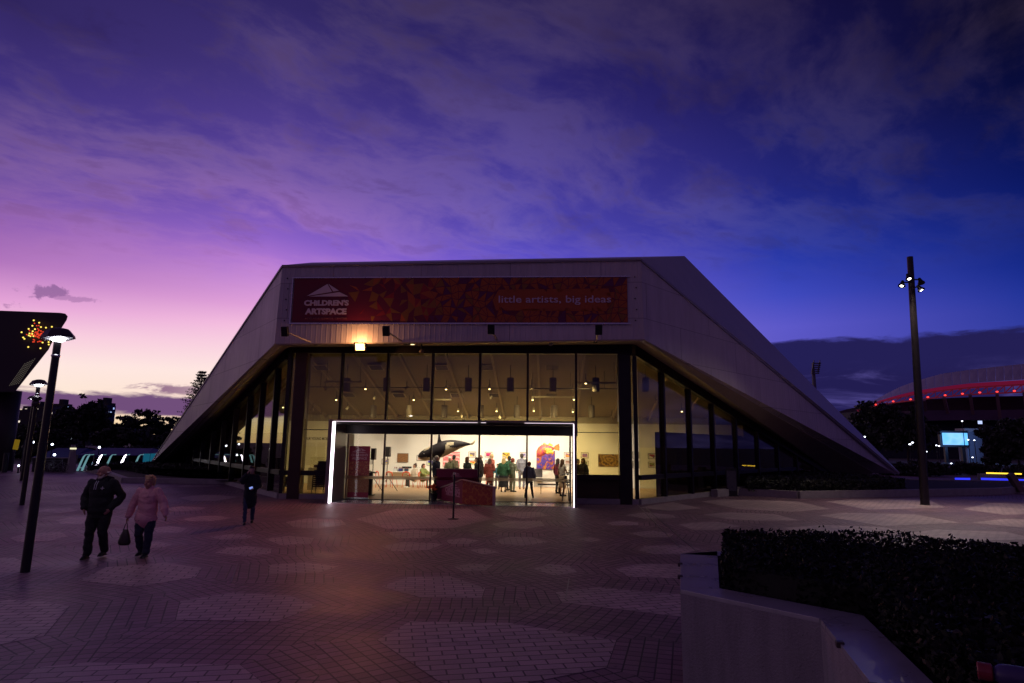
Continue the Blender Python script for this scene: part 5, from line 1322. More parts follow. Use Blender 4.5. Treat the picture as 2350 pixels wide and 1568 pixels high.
# display plinth with a brown case, and stacked black chairs, left of the portal
P = fp(728, 1100, 5.0); P.z = .02; t = thing('display_plinth', P, 'pale plinth with a clear cover behind the left window', 'plinth')
zt_ = fp(728, 1074, 5.0).z
MB().box(P+Vector((0, 0, zt_/2)), (.75, .6, zt_), ROTF).build('base', mat('plinth_paint', (.55, .50, .40), .7, 0, .04), t, bevel=.006)
MB().box(P+Vector((0, 0, zt_+.27)), (.62, .5, .52), ROTF).build('cover', glass('acrylic', (.93, .93, .88), .6), t)
P2 = P+Vector((0, 0, zt_+.002)); t = thing('wooden_box', P2, 'small brown wooden box displayed on the pale plinth', 'box')
MB().box(P2+Vector((0, 0, .06)), (.36, .22, .12), ROTF).build('case', mat('box_wood', (.10, .04, .02), .5), t, bevel=.008); MB().box(P2+Vector((0, 0, .128)), (.38, .24, .016), ROTF).build('lid', bpy.data.materials['box_wood'], t)
P = fp(732, 1140, 1.6); P.z = .02
proto = None
for k in range(9):
    if k == 0:
        proto = t = thing('chair', P, 'lowest black stacking chair of the stack behind the left window', 'chair', 'black chairs stacked behind the left window')
        MB().box(P+Vector((0, 0, .40)), (.50, .46, .05), ROTF).build('seat', M['blackf'], t, bevel=.015); MB().box(P+VB*.24+Vector((0, 0, .62)), (.48, .05, .36), ROTF).build('backrest', M['blackf'], t, bevel=.015)
        for sx in (-1, 1):
            m_ = MB(); a = P+UA*(sx*.25); m_.tube([a-VB*.22, a-VB*.2+Vector((0, 0, .40)), a+VB*.2+Vector((0, 0, .40)), a+VB*.24], .012, 6); m_.build('leg_frame', M['black'], t)
    else:
        c = copy_tree(proto); c.location = P+Vector((random.uniform(-.03, .03), 0, .085*k)); c['label'] = '%s black stacking chair from the floor in the stack behind the left window' % ordn(k+1)

# ------------------------------------------------------------------ street lamps
Mhood = mat('lamp_hood', (.05, .035, .045), .5, .3, .1); Mrefl = mat('lamp_reflector', (.75, .75, .78), .5, 0, .03)
Mpole = mat('lamp_pole_paint', (.035, .030, .034), .38, .6, .12, 4)
def street_lamp(P, hpt, label, e, sc_=1.0):
    t = thing('street_lamp', P, label, 'street lamp', 'mushroom head street lamps on the left')
    top = hpt.z-P.z-.10*sc_
    lean = Vector((hpt.x-P.x, hpt.y-P.y, 0))
    A = P+Vector((0, 0, 0)); B_ = Vector((hpt.x, hpt.y, P.z+top))
    MB().tube([A, A.lerp(B_, .55), A.lerp(B_, .551), B_], [.075*sc_, .072*sc_, .066*sc_, .062*sc_], 16).build('pole', Mpole, t)
    MB().lathe([(.064*sc_, 0), (.075*sc_, .02), (.075*sc_, .035), (.064*sc_, .05)], A.lerp(B_, .93), 16).build('collar', M['steel'], t)
    C = Vector((hpt.x, hpt.y, P.z+top+.03)); R = Matrix.Rotation(R_(-6), 3, 'Y')
    m_ = MB(); m_.lathe([(.27*sc_, -.03), (.262*sc_, .015), (.18*sc_, .125), (.09*sc_, .155), (.02, .16)], C+Vector((0, 0, .07)), 8, rot=R); m_.build('hood', Mhood, t)
    m_ = MB(); m_.lathe([(.262*sc_, -.036), (.18*sc_, .03), (.08*sc_, .04)], C+Vector((0, 0, .07)), 8, rot=R); m_.build('reflector', Mrefl, t)
    MB().lathe([(.062*sc_, -.05), (.115*sc_, -.012), (.12*sc_, .015)], C+Vector((0, 0, .024)), 16).build('lamp_glass', bpy.data.materials.get('street_lamp_glow') or glow('street_lamp_glow', (.92, .92, 1.0), 20), t)
    ld = bpy.data.lights.new('street_light', 'SPOT'); ld.energy = e; ld.color = (1.0, .80, .92); ld.spot_size = R_(150); ld.spot_blend = .8; ld.shadow_soft_size = .12
    lo = bpy.data.objects.new('street_light', ld); COL.objects.link(lo); lo.parent = t; lo.location = C-P+Vector((0, 0, .02))
    return t
b1 = gz(57, 1315); street_lamp(b1, gy(134, 773, b1.y), 'nearest and tallest looking street lamp at the left edge, lit white', 150)
b2 = gz(50, 1160); street_lamp(b2, gy(89, 881, b2.y), 'middle one of three mushroom head street lamps, with a dome camera on it', 110, 1.05)
b3 = gz(49, 1104); street_lamp(b3, gy(78, 914, b3.y), 'farthest and smallest of the mushroom head street lamps', 110, 1.15)
cpt = gy(82, 926, b2.y-.15); t = thing('security_camera', cpt, 'dome camera cluster clamped to the middle street lamp pole', 'camera')
MB().ball(cpt, (.13, .13, .13), 12).build('dome', mat('cctv_dome', (.05, .04, .045), .2), t, smooth=True); MB().lathe([(.10, .1), (.15, .12), (.15, .22), (.06, .28)], cpt, 14).build('housing', M['black'], t)
MB().bar(cpt+Vector((0, 0, .15)), cpt+Vector((.05, .2, .2)), .05, .05).build('bracket', M['black'], t)

# tall pole with spot heads on the right
bp = gz(2123, 1160); tp = gy(2088, 590, bp.y)
t = thing('floodlight_pole', bp, 'tall dark pole with clustered spotlights standing on the right of the plaza', 'light pole')
MB().tube([bp, bp.lerp(tp, .5), tp], [.175, .15, .125], 18).build('pole', Mpole, t)
MB().lathe([(.20, 0), (.20, .03), (.17, .04)], bp, 18).build('base_plate', M['black'], t)
for i, (x, y, on, aim) in enumerate(((2085.3, 637, 1, (-.05, -.55, -1)), (2070, 653, 1, (-.45, -.3, -1)), (2112, 663, 1, (.35, -.4, -1)), (2113, 647, 0, (.8, .6, -1)))):
    dpt = bp.y-(.28 if i in (0, 2) else .05); H_0 = gy(x, y, dpt); d = Vector(aim).normalized()
    q = Vector((0, 0, -1)).rotation_difference(d).to_matrix()
    hd_ = MB().lathe([(.05, .20), (.07, .12), (.10, .02), (.145, -.05), (.15, -.09)], H_0, 16, rot=q).build('spot_head', M['black'], t)
    if on:
        MB().lathe([(.13, -.085), (.01, -.095)], H_0, 16, rot=q).build('lamp_face', bpy.data.materials.get('pole_spot_glow') or glow('pole_spot_glow', (1, .93, .80), 8), hd_)
        ld = bpy.data.lights.new('pole_spot', 'SPOT'); ld.energy = 900; ld.color = (1.0, .80, .62); ld.spot_size = R_(105); ld.spot_blend = .8; ld.shadow_soft_size = .1
        lo = bpy.data.objects.new('pole_spot', ld); COL.objects.link(lo); lo.parent = t; lo.location = H_0+d*.12-bp; lo.rotation_euler = d.to_track_quat('-Z', 'Y').to_euler()
    f = (H_0.z-bp.z)/(tp.z-bp.z); MB().bar(bp.lerp(tp, f+.01), H_0-d*.12, .05, .05).build('arm', M['black'], t)

# ------------------------------------------------------------------ things on the forecourt
P = gz(1040, 1193); t = thing('stanchion_post', P, 'slim black queue post on a round foot in front of the doors', 'post')
hh = gy(1041, 1084, P.y).z
MB().tube([P+Vector((0, 0, .02)), P+Vector((0, 0, hh-.06))], .03, 12).build('post', M['black'], t); MB().lathe([(.17, 0), (.17, .012), (.05, .03)], P+Vector((0, 0, PZ+.006)), 20).build('foot', M['black'], t)
MB().lathe([(.032, 0), (.04, .01), (.04, .05), (.02, .065)], P+Vector((0, 0, hh-.07)), 12).build('cap', M['steel'], t)
# display board cart
g0, g1_, g2 = gz(1003, 1149), gz(1060.5, 1161), gz(1133.5, 1164.8)
def vz(P, x, y): return gy(x, y, P.y).z
CART = thing('folding_sign_board', g1_, 'two winged maroon sign board with orange pattern leaning in front of the middle doors', 'sign board')
Mcm = mat('sign_maroon', (.20, .008, .045), .5, 0, .05); Mcp = art('sign_pattern', [(.20, .012, .03), (.30, .06, .02), (.24, .03, .02), (.34, .11, .03)], 9, 'vor'); Med = mat('sign_edge', (.48, .36, .28), .6)
tl, tm, tr = vz(g0, *z1(1045, 700)), vz(g1_, *z1(1240, 622)), vz(g2, *z1(1530, 682))
Z0 = Vector((0, 0, PZ+.05))
def wing(name, a, b, za, zb, mt):
    n = (b-a).cross(Vector((0, 0, 1))).normalized()
    q = [a+Z0, b+Z0, Vector((b.x, b.y, zb)), Vector((a.x, a.y, za))]
    o = MB().prism(q, -n*.10).build(name, mt, CART)
    e = MB(); e.bar(q[3], q[2], .11, .03); e.bar(q[1], q[2], .11, .03) if name == 'right_wing' else None
    e.build('edge_trim', Med, o); return n
nA = wing('left_wing', g0, g1_, tl, tm, Mcm); nB = wing('right_wing', g1_, g2, tm, tr, Mcp)
def gw(x, y): return gp(*z1(x, y), g0+nA*.006, nA)
xa = (g1_-g0).normalized()
text('lettering', "CHiLDREN'S", gw(1118, 722), gw(1238, 700), Mrl, CART, xu=xa, nrm=nA, bold=.04, depth=.003); text('lettering', "ARTSPACE", gw(1124, 748), gw(1238, 726), Mrl, CART, xu=xa, nrm=nA, bold=.04, depth=.003)
m_ = MB()
for pg in (((1130, 688), (1180, 652), (1192, 676)), ((1184, 652), (1215, 670), (1196, 676)), ((1130, 692), (1196, 681), (1236, 692))): m_.prism([gw(*p) for p in pg], nA*.004)
m_.build('emblem', Mrl, CART)
P = gz(*z1(1205, 812)); bk = P+Vector((0, .55, 0))
t = thing('display_board', bk, 'upright maroon display board with pale emblem behind the folding sign', 'sign board')
A, B_ = gp(*z1(1042, 800), bk, -VB), gp(*z1(1380, 542), bk, -VB)
a0, a1, bb = ab(A)[0], ab(B_)[0], ab(bk)[1]
m_ = MB(); lbox(m_, a0, a1, bb, bb+.05, .12, B_.z); m_.build('panel', Mcm, t)
m_ = MB(); lbox(m_, a0-.02, a1+.02, bb-.01, bb+.06, B_.z, B_.z+.025); lbox(m_, a1, a1+.02, bb-.01, bb+.06, .12, B_.z); m_.build('edge_trim', Med, t)
for a in (a0+.2, a1-.2): m_ = MB(); lbox(m_, a-.03, a+.03, bb-.2, bb+.25, PZ+.008, .05); lbox(m_, a-.03, a+.03, bb+.06, bb+.10, .05, .6); m_.build('foot', M['black'], t)
def gb(x, y): return gp(*z1(x, y), bk-VB*.006, -VB)
m_ = MB()
for pg in (((1166, 592), (1204, 566), (1214, 584)), ((1208, 566), (1236, 580), (1218, 584)), ((1168, 596), (1216, 588), (1250, 597))): m_.prism([gb(*p) for p in pg], -VB*.004)
m_.build('emblem', Mrl, t)
text('lettering', "CHiLDREN'S", gb(1162, 614), gb(1256, 600), Mrl, t, bold=.03, depth=.003)
P = gz(*z1(1024, 800)); t = thing('potted_plant', P, 'small black pot with bright orange flowers left of the sign boards', 'plant')
MB().lathe([(.11, .02), (.15, .30), (.16, .32), (.14, .33)], P, 16).build('pot', M['black'], t)
m_ = MB(); mf = MB(); rr = random.Random(5)
for k in range(120):
    d = Vector((rr.gauss(0, .6), rr.gauss(0, .6), rr.uniform(.1, 1.3))).normalized(); p = P+Vector((0, 0, .32))+d*rr.uniform(.03, .28); x = Vector((rr.gauss(0, 1), rr.gauss(0, 1), 0)).normalized()*.03; y = d*.05
    if k % 4 == 0: mf.ball(p+Vector((0, 0, .12)), (.045, .045, .035), 6)
    else: m_.add([p-x, p-y, p+x, p+y], [(0, 1, 2, 3)])
m_.build('leaves', mat('pot_leaves', (.03, .05, .02), .7), t); mf.build('flowers', mat('orange_petals', (.75, .10, .02), .6), t)
P = gz(1680, 1139.5); t = thing('totem_sign', P, 'dark slab totem standing at the right bed corner in front of the glass', 'totem')
hh = gy(1680, 1074, P.y).z
rt = Matrix.Rotation(R_(-12), 3, 'Z')
MB().box(P+Vector((0, 0, hh/2)), (.50, .16, hh), rt).build('slab', M['black'], t, bevel=.015); MB().box(P+rt @ Vector((.0, -.084, hh*.55)), (.42, .006, hh*.7), rt).build('face_panel', mat('totem_face', (.05, .05, .07), .3), t); MB().box(P+Vector((0, 0, .03)), (.56, .22, .05), rt).build('foot', M['black'], t)

# ------------------------------------------------------------------ foliage
Mleaf = {}
def leafmat(nm, c):
    if nm not in Mleaf:
        m = mat(nm, c, .55, 0, .35, 3); Mleaf[nm] = m
    return Mleaf[nm]
def leaves(mb, pts, size, rr, mi=0, flat=0):
    for p in pts:
        n = Vector((rr.gauss(0, 1), rr.gauss(0, 1), rr.gauss(0, 1)+flat)).normalized()
        x = n.orthogonal().normalized(); x.rotate(Matrix.Rotation(rr.random()*6.283, 3, n)); y = n.cross(x)
        s = size*rr.uniform(.6, 1.3)
        mb.add([p-x*s, p-y*s*.5, p+x*s, p+y*s*.5], [(0, 1, 2, 3)], mi)
def hedge(poly, z0, z1, n, size, label, mt, bump=.12, seed=1, name='hedge', cat='hedge', core=None):
    rr = random.Random(seed); P2 = [Vector((p[0], p[1])) for p in poly]
    c = sum(P2, Vector((0, 0)))/len(P2); t = thing(name, (c.x, c.y, z0), label, cat)
    mb = MB(); inner = [(c+(p-c)*.965) for p in P2]
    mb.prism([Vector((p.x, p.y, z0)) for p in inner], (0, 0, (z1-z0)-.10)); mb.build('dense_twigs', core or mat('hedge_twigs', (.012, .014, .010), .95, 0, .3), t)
    minx, maxx = min(p.x for p in P2), max(p.x for p in P2); miny, maxy = min(p.y for p in P2), max(p.y for p in P2)
    per = []; tot = 0
    for i in range(len(P2)): a, b = P2[i], P2[(i+1) % len(P2)]; per.append((a, b, (b-a).length)); tot += (b-a).length
    area = abs(sum(P2[i].x*P2[(i+1) % len(P2)].y-P2[(i+1) % len(P2)].x*P2[i].y for i in range(len(P2)))/2); side = tot*(z1-z0)
    pts = []; PG = [(p.x, p.y) for p in P2]
    while len(pts) < n*area/(area+side):
        x, y = rr.uniform(minx, maxx), rr.uniform(miny, maxy)
        if not inpoly(x, y, PG): continue
        h = bump*(noise.noise(Vector((x*.9, y*.9, 1)))+.6*noise.noise(Vector((x*3.1, y*3.1, 5))))
        pts.append(Vector((x, y, z1+h-abs(rr.gauss(0, .05))+(.06*rr.random() if rr.random() < .06 else 0))))
    while len(pts) < n:
        q = rr.random()*tot
        for a, b, l in per:
            if q < l: break
            q -= l
        p = a+(b-a)*(q/l); e = (b-a).normalized(); nn = Vector((e.y, -e.x)); 
        if (p+nn*.1-c).length < (p-c).length: nn = -nn
        z = rr.uniform(z0+.02, z1); o_ = .05*noise.noise(Vector((p.x*2, p.y*2, z*2)))-abs(rr.gauss(0, .04))
        pts.append(Vector((p.x+nn.x*o_, p.y+nn.y*o_, z)))
    mb = MB(); leaves(mb, pts, size, rr); mb.build('foliage', mt, t); return t
def bed(name, top, outer_h, label, inner_off=.35):
    """raised planting bed: concrete kerb round a polygon"""
    t = thing(name, (top[0][0], top[0][1], 0), label, 'planting bed')
    n = len(top)
    for i in range(n):
        a, b = Vector((top[i][0], top[i][1], outer_h/2)), Vector((top[(i+1) % n][0], top[(i+1) % n][1], outer_h/2))
        MB().bar(a, b, inner_off, outer_h-.004*(i % 2)).build('kerb', M['conc'], t)
    MB().prism([Vector((p[0], p[1], .0)) for p in top], (0, 0, outer_h-.06)).build('soil', mat('bed_soil', (.03, .022, .018), .95) if 'bed_soil' not in bpy.data.materials else bpy.data.materials['bed_soil'], t)
    return t
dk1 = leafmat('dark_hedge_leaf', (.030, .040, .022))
bl = [gz(244, 1092), gz(286, 1108), gz(528, 1112), gz(598, 1124)]
pL = [(p.x, p.y) for p in bl]+[((GLc+ndir*1.6+NL*.35).x, (GLc+ndir*1.6+NL*.35).y), ((GLt+NL*.35).x, (GLt+NL*.35).y), (TLi.x-2.5, TLi.y+3.5), (-31, 47)]
bed('planting_bed', pL, .28, 'low kerbed planting bed in front of the left glass wing')
def inset(pg, k):
    c = sum((Vector(p) for p in pg), Vector((0, 0)))/len(pg); return [c+(Vector(p)-c)*k for p in pg]
hl = [gz(272, 1084), gz(330, 1096), gz(528, 1101), gz(585, 1108)]
pH = [(p.x, p.y) for p in hl]+[((GLc+ndir*3.4+NL*1.3).x, (GLc+ndir*3.4+NL*1.3).y), ((GLt+NL*.8).x, (GLt+NL*.8).y), (TLi.x-1, TLi.y+2.0), (-29.5, 44.5)]
hedge(pH, .22, .66, 15000, .10, 'low dark hedge spreading along the foot of the left wing', dk1, .10, 2)
br = [gz(1693, 1137), gz(1831, 1144.5), gz(2027, 1141), gz(2290, 1135)]
pR = [(p.x, p.y) for p in br]+[(38, 42.2), (27, 43.5), ((GRt+NR*.4).x, (GRt+NR*.4).y), ((GRc+ndir2*6.3+NR*.35).x, (GRc+ndir2*6.3+NR*.35).y)]
bed('planting_bed', pR, .34, 'low kerbed planting bed before the right wing and beside the tall pole')
ins = inset(pR, .93); ins[0] = Vector(((GRc+ndir2*8+NR*1.3).x, (GRc+ndir2*8+NR*1.3).y)); ins[-1] = Vector(((GRc+ndir2*9.5+NR*.6).x, (GRc+ndir2*9.5+NR*.6).y))
ins = [p if p.x < 21 else Vector((21+(p.x-21)*.05, p.y)) for p in ins]
hedge([tuple(p) for p in ins], .26, .74, 15000, .10, 'low dark hedge along the foot of the right wing', dk1, .14, 3)

# ------------------------------------------------------------------ foreground planter and hedge
ZP = 1.05
qA, qA2, qB, qB2, qC, qC2, qD, qD2 = [gz(x, y, ZP) for x, y in ((1561, 1271), (1646, 1265), (1561, 1353), (1651, 1350), (1882, 1419.6), (1981, 1412), (1999.6, 1568), (2142.6, 1568))]
qD = qC+(qD-qC)*2.2; qD2 = qC2+(qD2-qC2)*2.0
dA = (qA2-qA).normalized(); qE = qA+Vector((7.2, -1.6, 0)); qE2 = qE+Vector((-.05, -.42, 0))
PLN = thing('planter_wall', (qB.x, qB.y, 0), 'angular raised planter wall with pale coping in the right foreground', 'planter')
Mren = mat('grey_render', (.25, .23, .25), .85, 0, .26, 1.7, .7, 55)
_t = NT(Mren.node_tree); _p = Mren.node_tree.nodes['Principled BSDF']; _tc = _t.n('ShaderNodeTexCoord'); _s = _t.n('ShaderNodeSeparateXYZ'); _t.l(_tc.outputs['Object'], _s.inputs[0])
_c = _t.n('ShaderNodeCombineXYZ'); _t.l(_t.m('MULTIPLY', _s.outputs[0], 6.0), _c.inputs[0]); _t.l(_t.m('MULTIPLY', _s.outputs[1], 6.0), _c.inputs[1]); _t.l(_t.m('MULTIPLY', _s.outputs[2], .7), _c.inputs[2])
_k = _t.m('MULTIPLY', _t.mr(_t.noise(_c.outputs[0], 1.4, 6, .7), .38, .68, 1.05, .82), _t.mr(_t.noise(_tc.outputs['Object'], 70, 2, .6), .3, .34, .6, 1.0))
_q = _t.n('ShaderNodeCombineColor'); [_t.l(_k, _q.inputs[i]) for i in range(3)]
_t.l(_t.mix(1.0, (.27, .25, .27, 1), _q.outputs[0], 'MULTIPLY'), _p.inputs['Base Color'])
Mcop = mat('coping_stone', (.36, .35, .38), .30, .25, .16, 3, .12, 60)
def seg(name, a, b, b2, a2, z0, z1, mt, bev=.0, shr=0):
    q = [Vector((p.x, p.y, z0)) for p in (a, b, b2, a2)]
    c = sum(q, Vector((0, 0, 0)))/4
    if shr: q = [p+(c-p).normalized()*shr for p in q]
    return MB().prism(q, (0, 0, z1-z0)).build(name, mt, PLN, bevel=bev)
for i, (a, b, b2, a2) in enumerate(((qA, qB, qB2, qA2), (qB, qC, qC2, qB2), (qC, qD, qD2, qC2), (qE, qA, qA2, qE2))):
    seg('wall_panel', a, b, b2, a2, 0, ZP-.035, Mren, shr=.0)
    g = (b-a).normalized()*.004
    seg('coping', a+g, b-g, b2-g, a2+g, ZP-.035, ZP+.0, Mcop, .004)
Mstud = mat('skate_stop_metal', (.10, .08, .08), .35, .8, .1)
for f, (a, b) in ((.35, (qA, qB)), (.70, (qA, qB)), (.21, (qC, qD)), (.47, (qC, qD)), (.72, (qC, qD))):
    p = a.lerp(b, f); e = (b-a).normalized(); MB().box(p+Vector((0, 0, -.005)), (.05, .05, .04), Matrix.Rotation(math.atan2(e.y, e.x), 3, 'Z')).build('skate_stop', Mstud, PLN, bevel=.006)
hz_ = ZP-.1
pF = [qA2+Vector((.06, -.10, 0)), qB2+Vector((.04, .02, 0)), qC2+Vector((.03, .03, 0)), qD2+Vector((.03, 0, 0)), Vector((qD2.x+5, qD2.y, 0)), qE2]
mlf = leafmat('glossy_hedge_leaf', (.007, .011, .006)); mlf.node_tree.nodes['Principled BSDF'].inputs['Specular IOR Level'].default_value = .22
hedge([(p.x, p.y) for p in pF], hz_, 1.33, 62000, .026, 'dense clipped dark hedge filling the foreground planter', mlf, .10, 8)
P = Vector(gz(2282, 1545, 1.36)); t = thing('drink_bottle', P, 'red capped blue bottle lying on the foreground hedge at the lower right corner', 'bottle')
Rb = Matrix.Rotation(R_(-35), 3, 'Z') @ Matrix.Rotation(R_(90), 3, 'Y')
MB().lathe([(.030, -.06), (.036, -.055), (.036, -.01), (.030, -.005)], P, 18, rot=Rb).build('cap', mat('bottle_red', (.22, .02, .03), .4), t, smooth=False)
MB().lathe([(.024, -.004), (.040, .02), (.044, .05), (.044, .26), (.036, .275)], P, 18, rot=Rb).build('body', mat('bottle_blue', (.05, .035, .12), .4), t, smooth=True)

# ------------------------------------------------------------------ trees
Mbark = mat('bark', (.045, .032, .026), .9, 0, .3, 3, .4, 8)
def tree(P, h, crowns, n, size, label, lc=(.030, .038, .024), seed=1, tr=.35, cat='tree', name='tree', group=None):
    rr = random.Random(seed); t = thing(name, P, label, cat, group)
    P = Vector(P); m_ = MB(); forks = P+Vector((0, 0, h*.35)); m_.tube([P, P+Vector((rr.uniform(-.2, .2), 0, h*.18)), forks], [tr, tr*.75, tr*.6], 8)
    pts = []
    tot = sum(c[3]*c[4]*c[5] for c in crowns)
    for (dx, dy, dz, rx, ry, rz) in crowns:
        C = P+Vector((dx, dy, dz)); m_.tube([forks, forks.lerp(C, .5)+Vector((0, 0, -.06*h)), C], [tr*.4, tr*.25, tr*.08], 6)
        k = int(n*rx*ry*rz/tot); ncl = 16
        cl = [C+Vector((rr.gauss(0, .5)*rx, rr.gauss(0, .5)*ry, rr.gauss(0, .45)*rz)) for _ in range(ncl)]
        for q in cl[:7]: m_.tube([C, C.lerp(q, .6), q], [tr*.10, tr*.06, tr*.03], 5)
        for i in range(k):
            c = cl[rr.randrange(ncl)]; d = Vector((rr.gauss(0, 1), rr.gauss(0, 1), rr.gauss(0, 1))).normalized()*(rr.random()**.5)
            pts.append(c+Vector((d.x*rx*.34, d.y*ry*.34, d.z*rz*.30)))
    m_.build('trunk', Mbark, t); mb = MB(); leaves(mb, pts, size, rr); mb.build('crown', leafmat('tree_leaf', lc), t); return t
def at(x, y, Y): return gy(x, y, Y)
def ground_at(x, Y): p = gy(x, 1040, Y); return Vector((p.x, p.y, 0))
def pxm(Y): return FPX/Y           # pixels per metre at distance Y
def T(xc, ytop, wpx, Y, label, n=5000, size=.32, seed=1, kind='round', **k):
    P = ground_at(xc, Y); h = at(xc, ytop, Y).z*1.07; w = wpx/pxm(Y)/2
    if kind == 'round': cr = [(0, 0, h*.66, w*.9, w*.8, h*.30), (-w*.5, 0, h*.52, w*.6, w*.6, h*.25), (w*.5, .5, h*.55, w*.6, w*.6, h*.24), (w*.1, 0, h*.84, w*.5, w*.5, h*.16)]
    elif kind == 'flat': cr = [(-w*.55, 0, h*.76, w*.5, w*.5, h*.10), (w*.1, 0, h*.86, w*.42, w*.4, h*.12), (w*.62, 0, h*.74, w*.42, w*.4, h*.10), (-w*.1, 0, h*.62, w*.8, w*.6, h*.16), (w*.3, 0, h*.5, w*.8, w*.6, h*.2), (-w*.5, 0, h*.42, w*.6, w*.6, h*.2)]
    return tree(P, h, cr, n, size, label, seed=seed, tr=h*.025, **k)
for i, a in enumerate(((0, 968, 120, 98, 'broad dark tree at the far left edge below the theatre overhang', 'round'), (62, 978, 90, 92, 'dark tree rising between the two nearer lamp poles', 'round'),
        (140, 940, 90, 86, 'tall dark tree at the left of the clump by the lit towers', 'round'), (188, 925, 84, 84, 'tallest broad dark tree in the left clump', 'round'), (226, 938, 40, 90, 'narrow dark tree at the right edge of the left clump', 'round'),
        (262, 975, 90, 95, 'low spreading tree right of the tall clump', 'flat'), (318, 942, 120, 92, 'flat topped tree standing clear against the yellow sky band', 'flat'), (384, 962, 80, 96, 'flat topped tree nearest the left roof wing', 'flat'), (290, 985, 130, 80, 'low dense tree in front of the flat topped trees', 'round'), (100, 990, 120, 78, 'low dense tree behind the concrete post', 'round'), (395, 992, 90, 84, 'low dense tree tucked behind the tip of the left roof wing', 'round'))):
    T(a[0], a[1], a[2], a[3], a[4], n=4800, size=.27, seed=20+i, kind=a[5], group='trees beyond the plaza on the left')
# hoop pine
P = ground_at(447, 92); h = at(447, 851, 92).z; rr = random.Random(4)
t = thing('hoop_pine', P, 'tall tiered pine with horizontal whorls behind the left roof wing', 'tree')
m_ = MB(); m_.tube([P, P+Vector((0, 0, h*.6)), P+Vector((0, 0, h))], [.35, .22, .04], 8); mb = MB()
for k in range(17):
    z = h*(.40+.60*k/17)+.1; L_ = 2.1*(1-(k/17.0)**1.8)+.30
    for j in range(7):
        a = j*.8976+k*.5; d = Vector((math.cos(a), math.sin(a), .18)); l = L_*rr.uniform(.75, 1.1); q0 = P+Vector((0, 0, z)); q1 = q0+d*l
        m_.tube([q0, q0.lerp(q1, .6)-Vector((0, 0, .1)), q1], [.06, .04, .02], 5)
        pts = [q0.lerp(q1, rr.uniform(.35, 1.05))+Vector((rr.gauss(0, .12), rr.gauss(0, .12), rr.gauss(0, .07)+.05)) for _ in range(24)]; leaves(mb, pts, .14, rr)
m_.build('trunk', Mbark, t); mb.build('crown', leafmat('tree_leaf', (.03, .038, .024)), t)
for i, a in enumerate(((2012, 925, 130, 78, 'big dark tree beside the right end of the roof wing', 'round'), (2085, 950, 100, 74, 'dark tree directly behind the tall light pole', 'round'), (1985, 980, 70, 66, 'lower dark tree touching the right roof edge', 'round'), (2335, 958, 120, 70, 'dark tree at the far right edge of the view', 'round'), (2300, 1005, 80, 64, 'small dark tree left of the far right tree', 'round'))):
    T(a[0], a[1], a[2], a[3], a[4], n=6000, size=.26, seed=50+i, kind=a[5], group='trees beyond the plaza on the right')
for i, (x, y, w, Y) in enumerate(((2040, 1052, 110, 58), (2130, 1062, 90, 56), (2200, 1058, 80, 60), (2255, 1062, 70, 62), (1950, 1066, 80, 60), (2330, 1066, 70, 58))):
    P = ground_at(x, Y); h = at(x, y, Y).z; wm = w/pxm(Y)/2
    tree(P, h, [(0, 0, h*.5, wm, wm*.6, h*.5), (-wm*.4, 0, h*.4, wm*.6, wm*.5, h*.4), (wm*.4, 0, h*.45, wm*.6, wm*.5, h*.4)], 2600, .16, ['low shrub under the big dark tree by the roof tip', 'low shrub just right of the tall light pole', 'low shrub under the glowing blue screen', 'low shrub beside the yellow light line', 'low shrub against the right roof edge', 'low shrub at the far right edge'][i], seed=70+i, tr=.08, name='shrub', cat='shrub', group='shrubs beyond the right bed')
for i, x in enumerate((20, 110, 200, 290, 350, 400)):
    P = ground_at(x, 75); h = at(x, 1022, 75).z; wm = 110/pxm(75)/2
    tree(P, h, [(0, 0, h*.5, wm, wm*.5, h*.5), (-wm*.5, 0, h*.4, wm*.6, wm*.5, h*.4), (wm*.5, 0, h*.45, wm*.6, wm*.5, h*.4)], 3000, .22, ['leftmost dark shrub mass under the left trees', 'dark shrub mass behind the parked bicycles', 'dark shrub mass behind the escalator heads', 'dark shrub mass behind the teal glass', 'dark shrub mass left of the roof wing tip', 'dark shrub mass behind the roof wing tip'][i], seed=90+i, tr=.1, name='shrub', cat='shrub', group='shrub masses under the left trees')

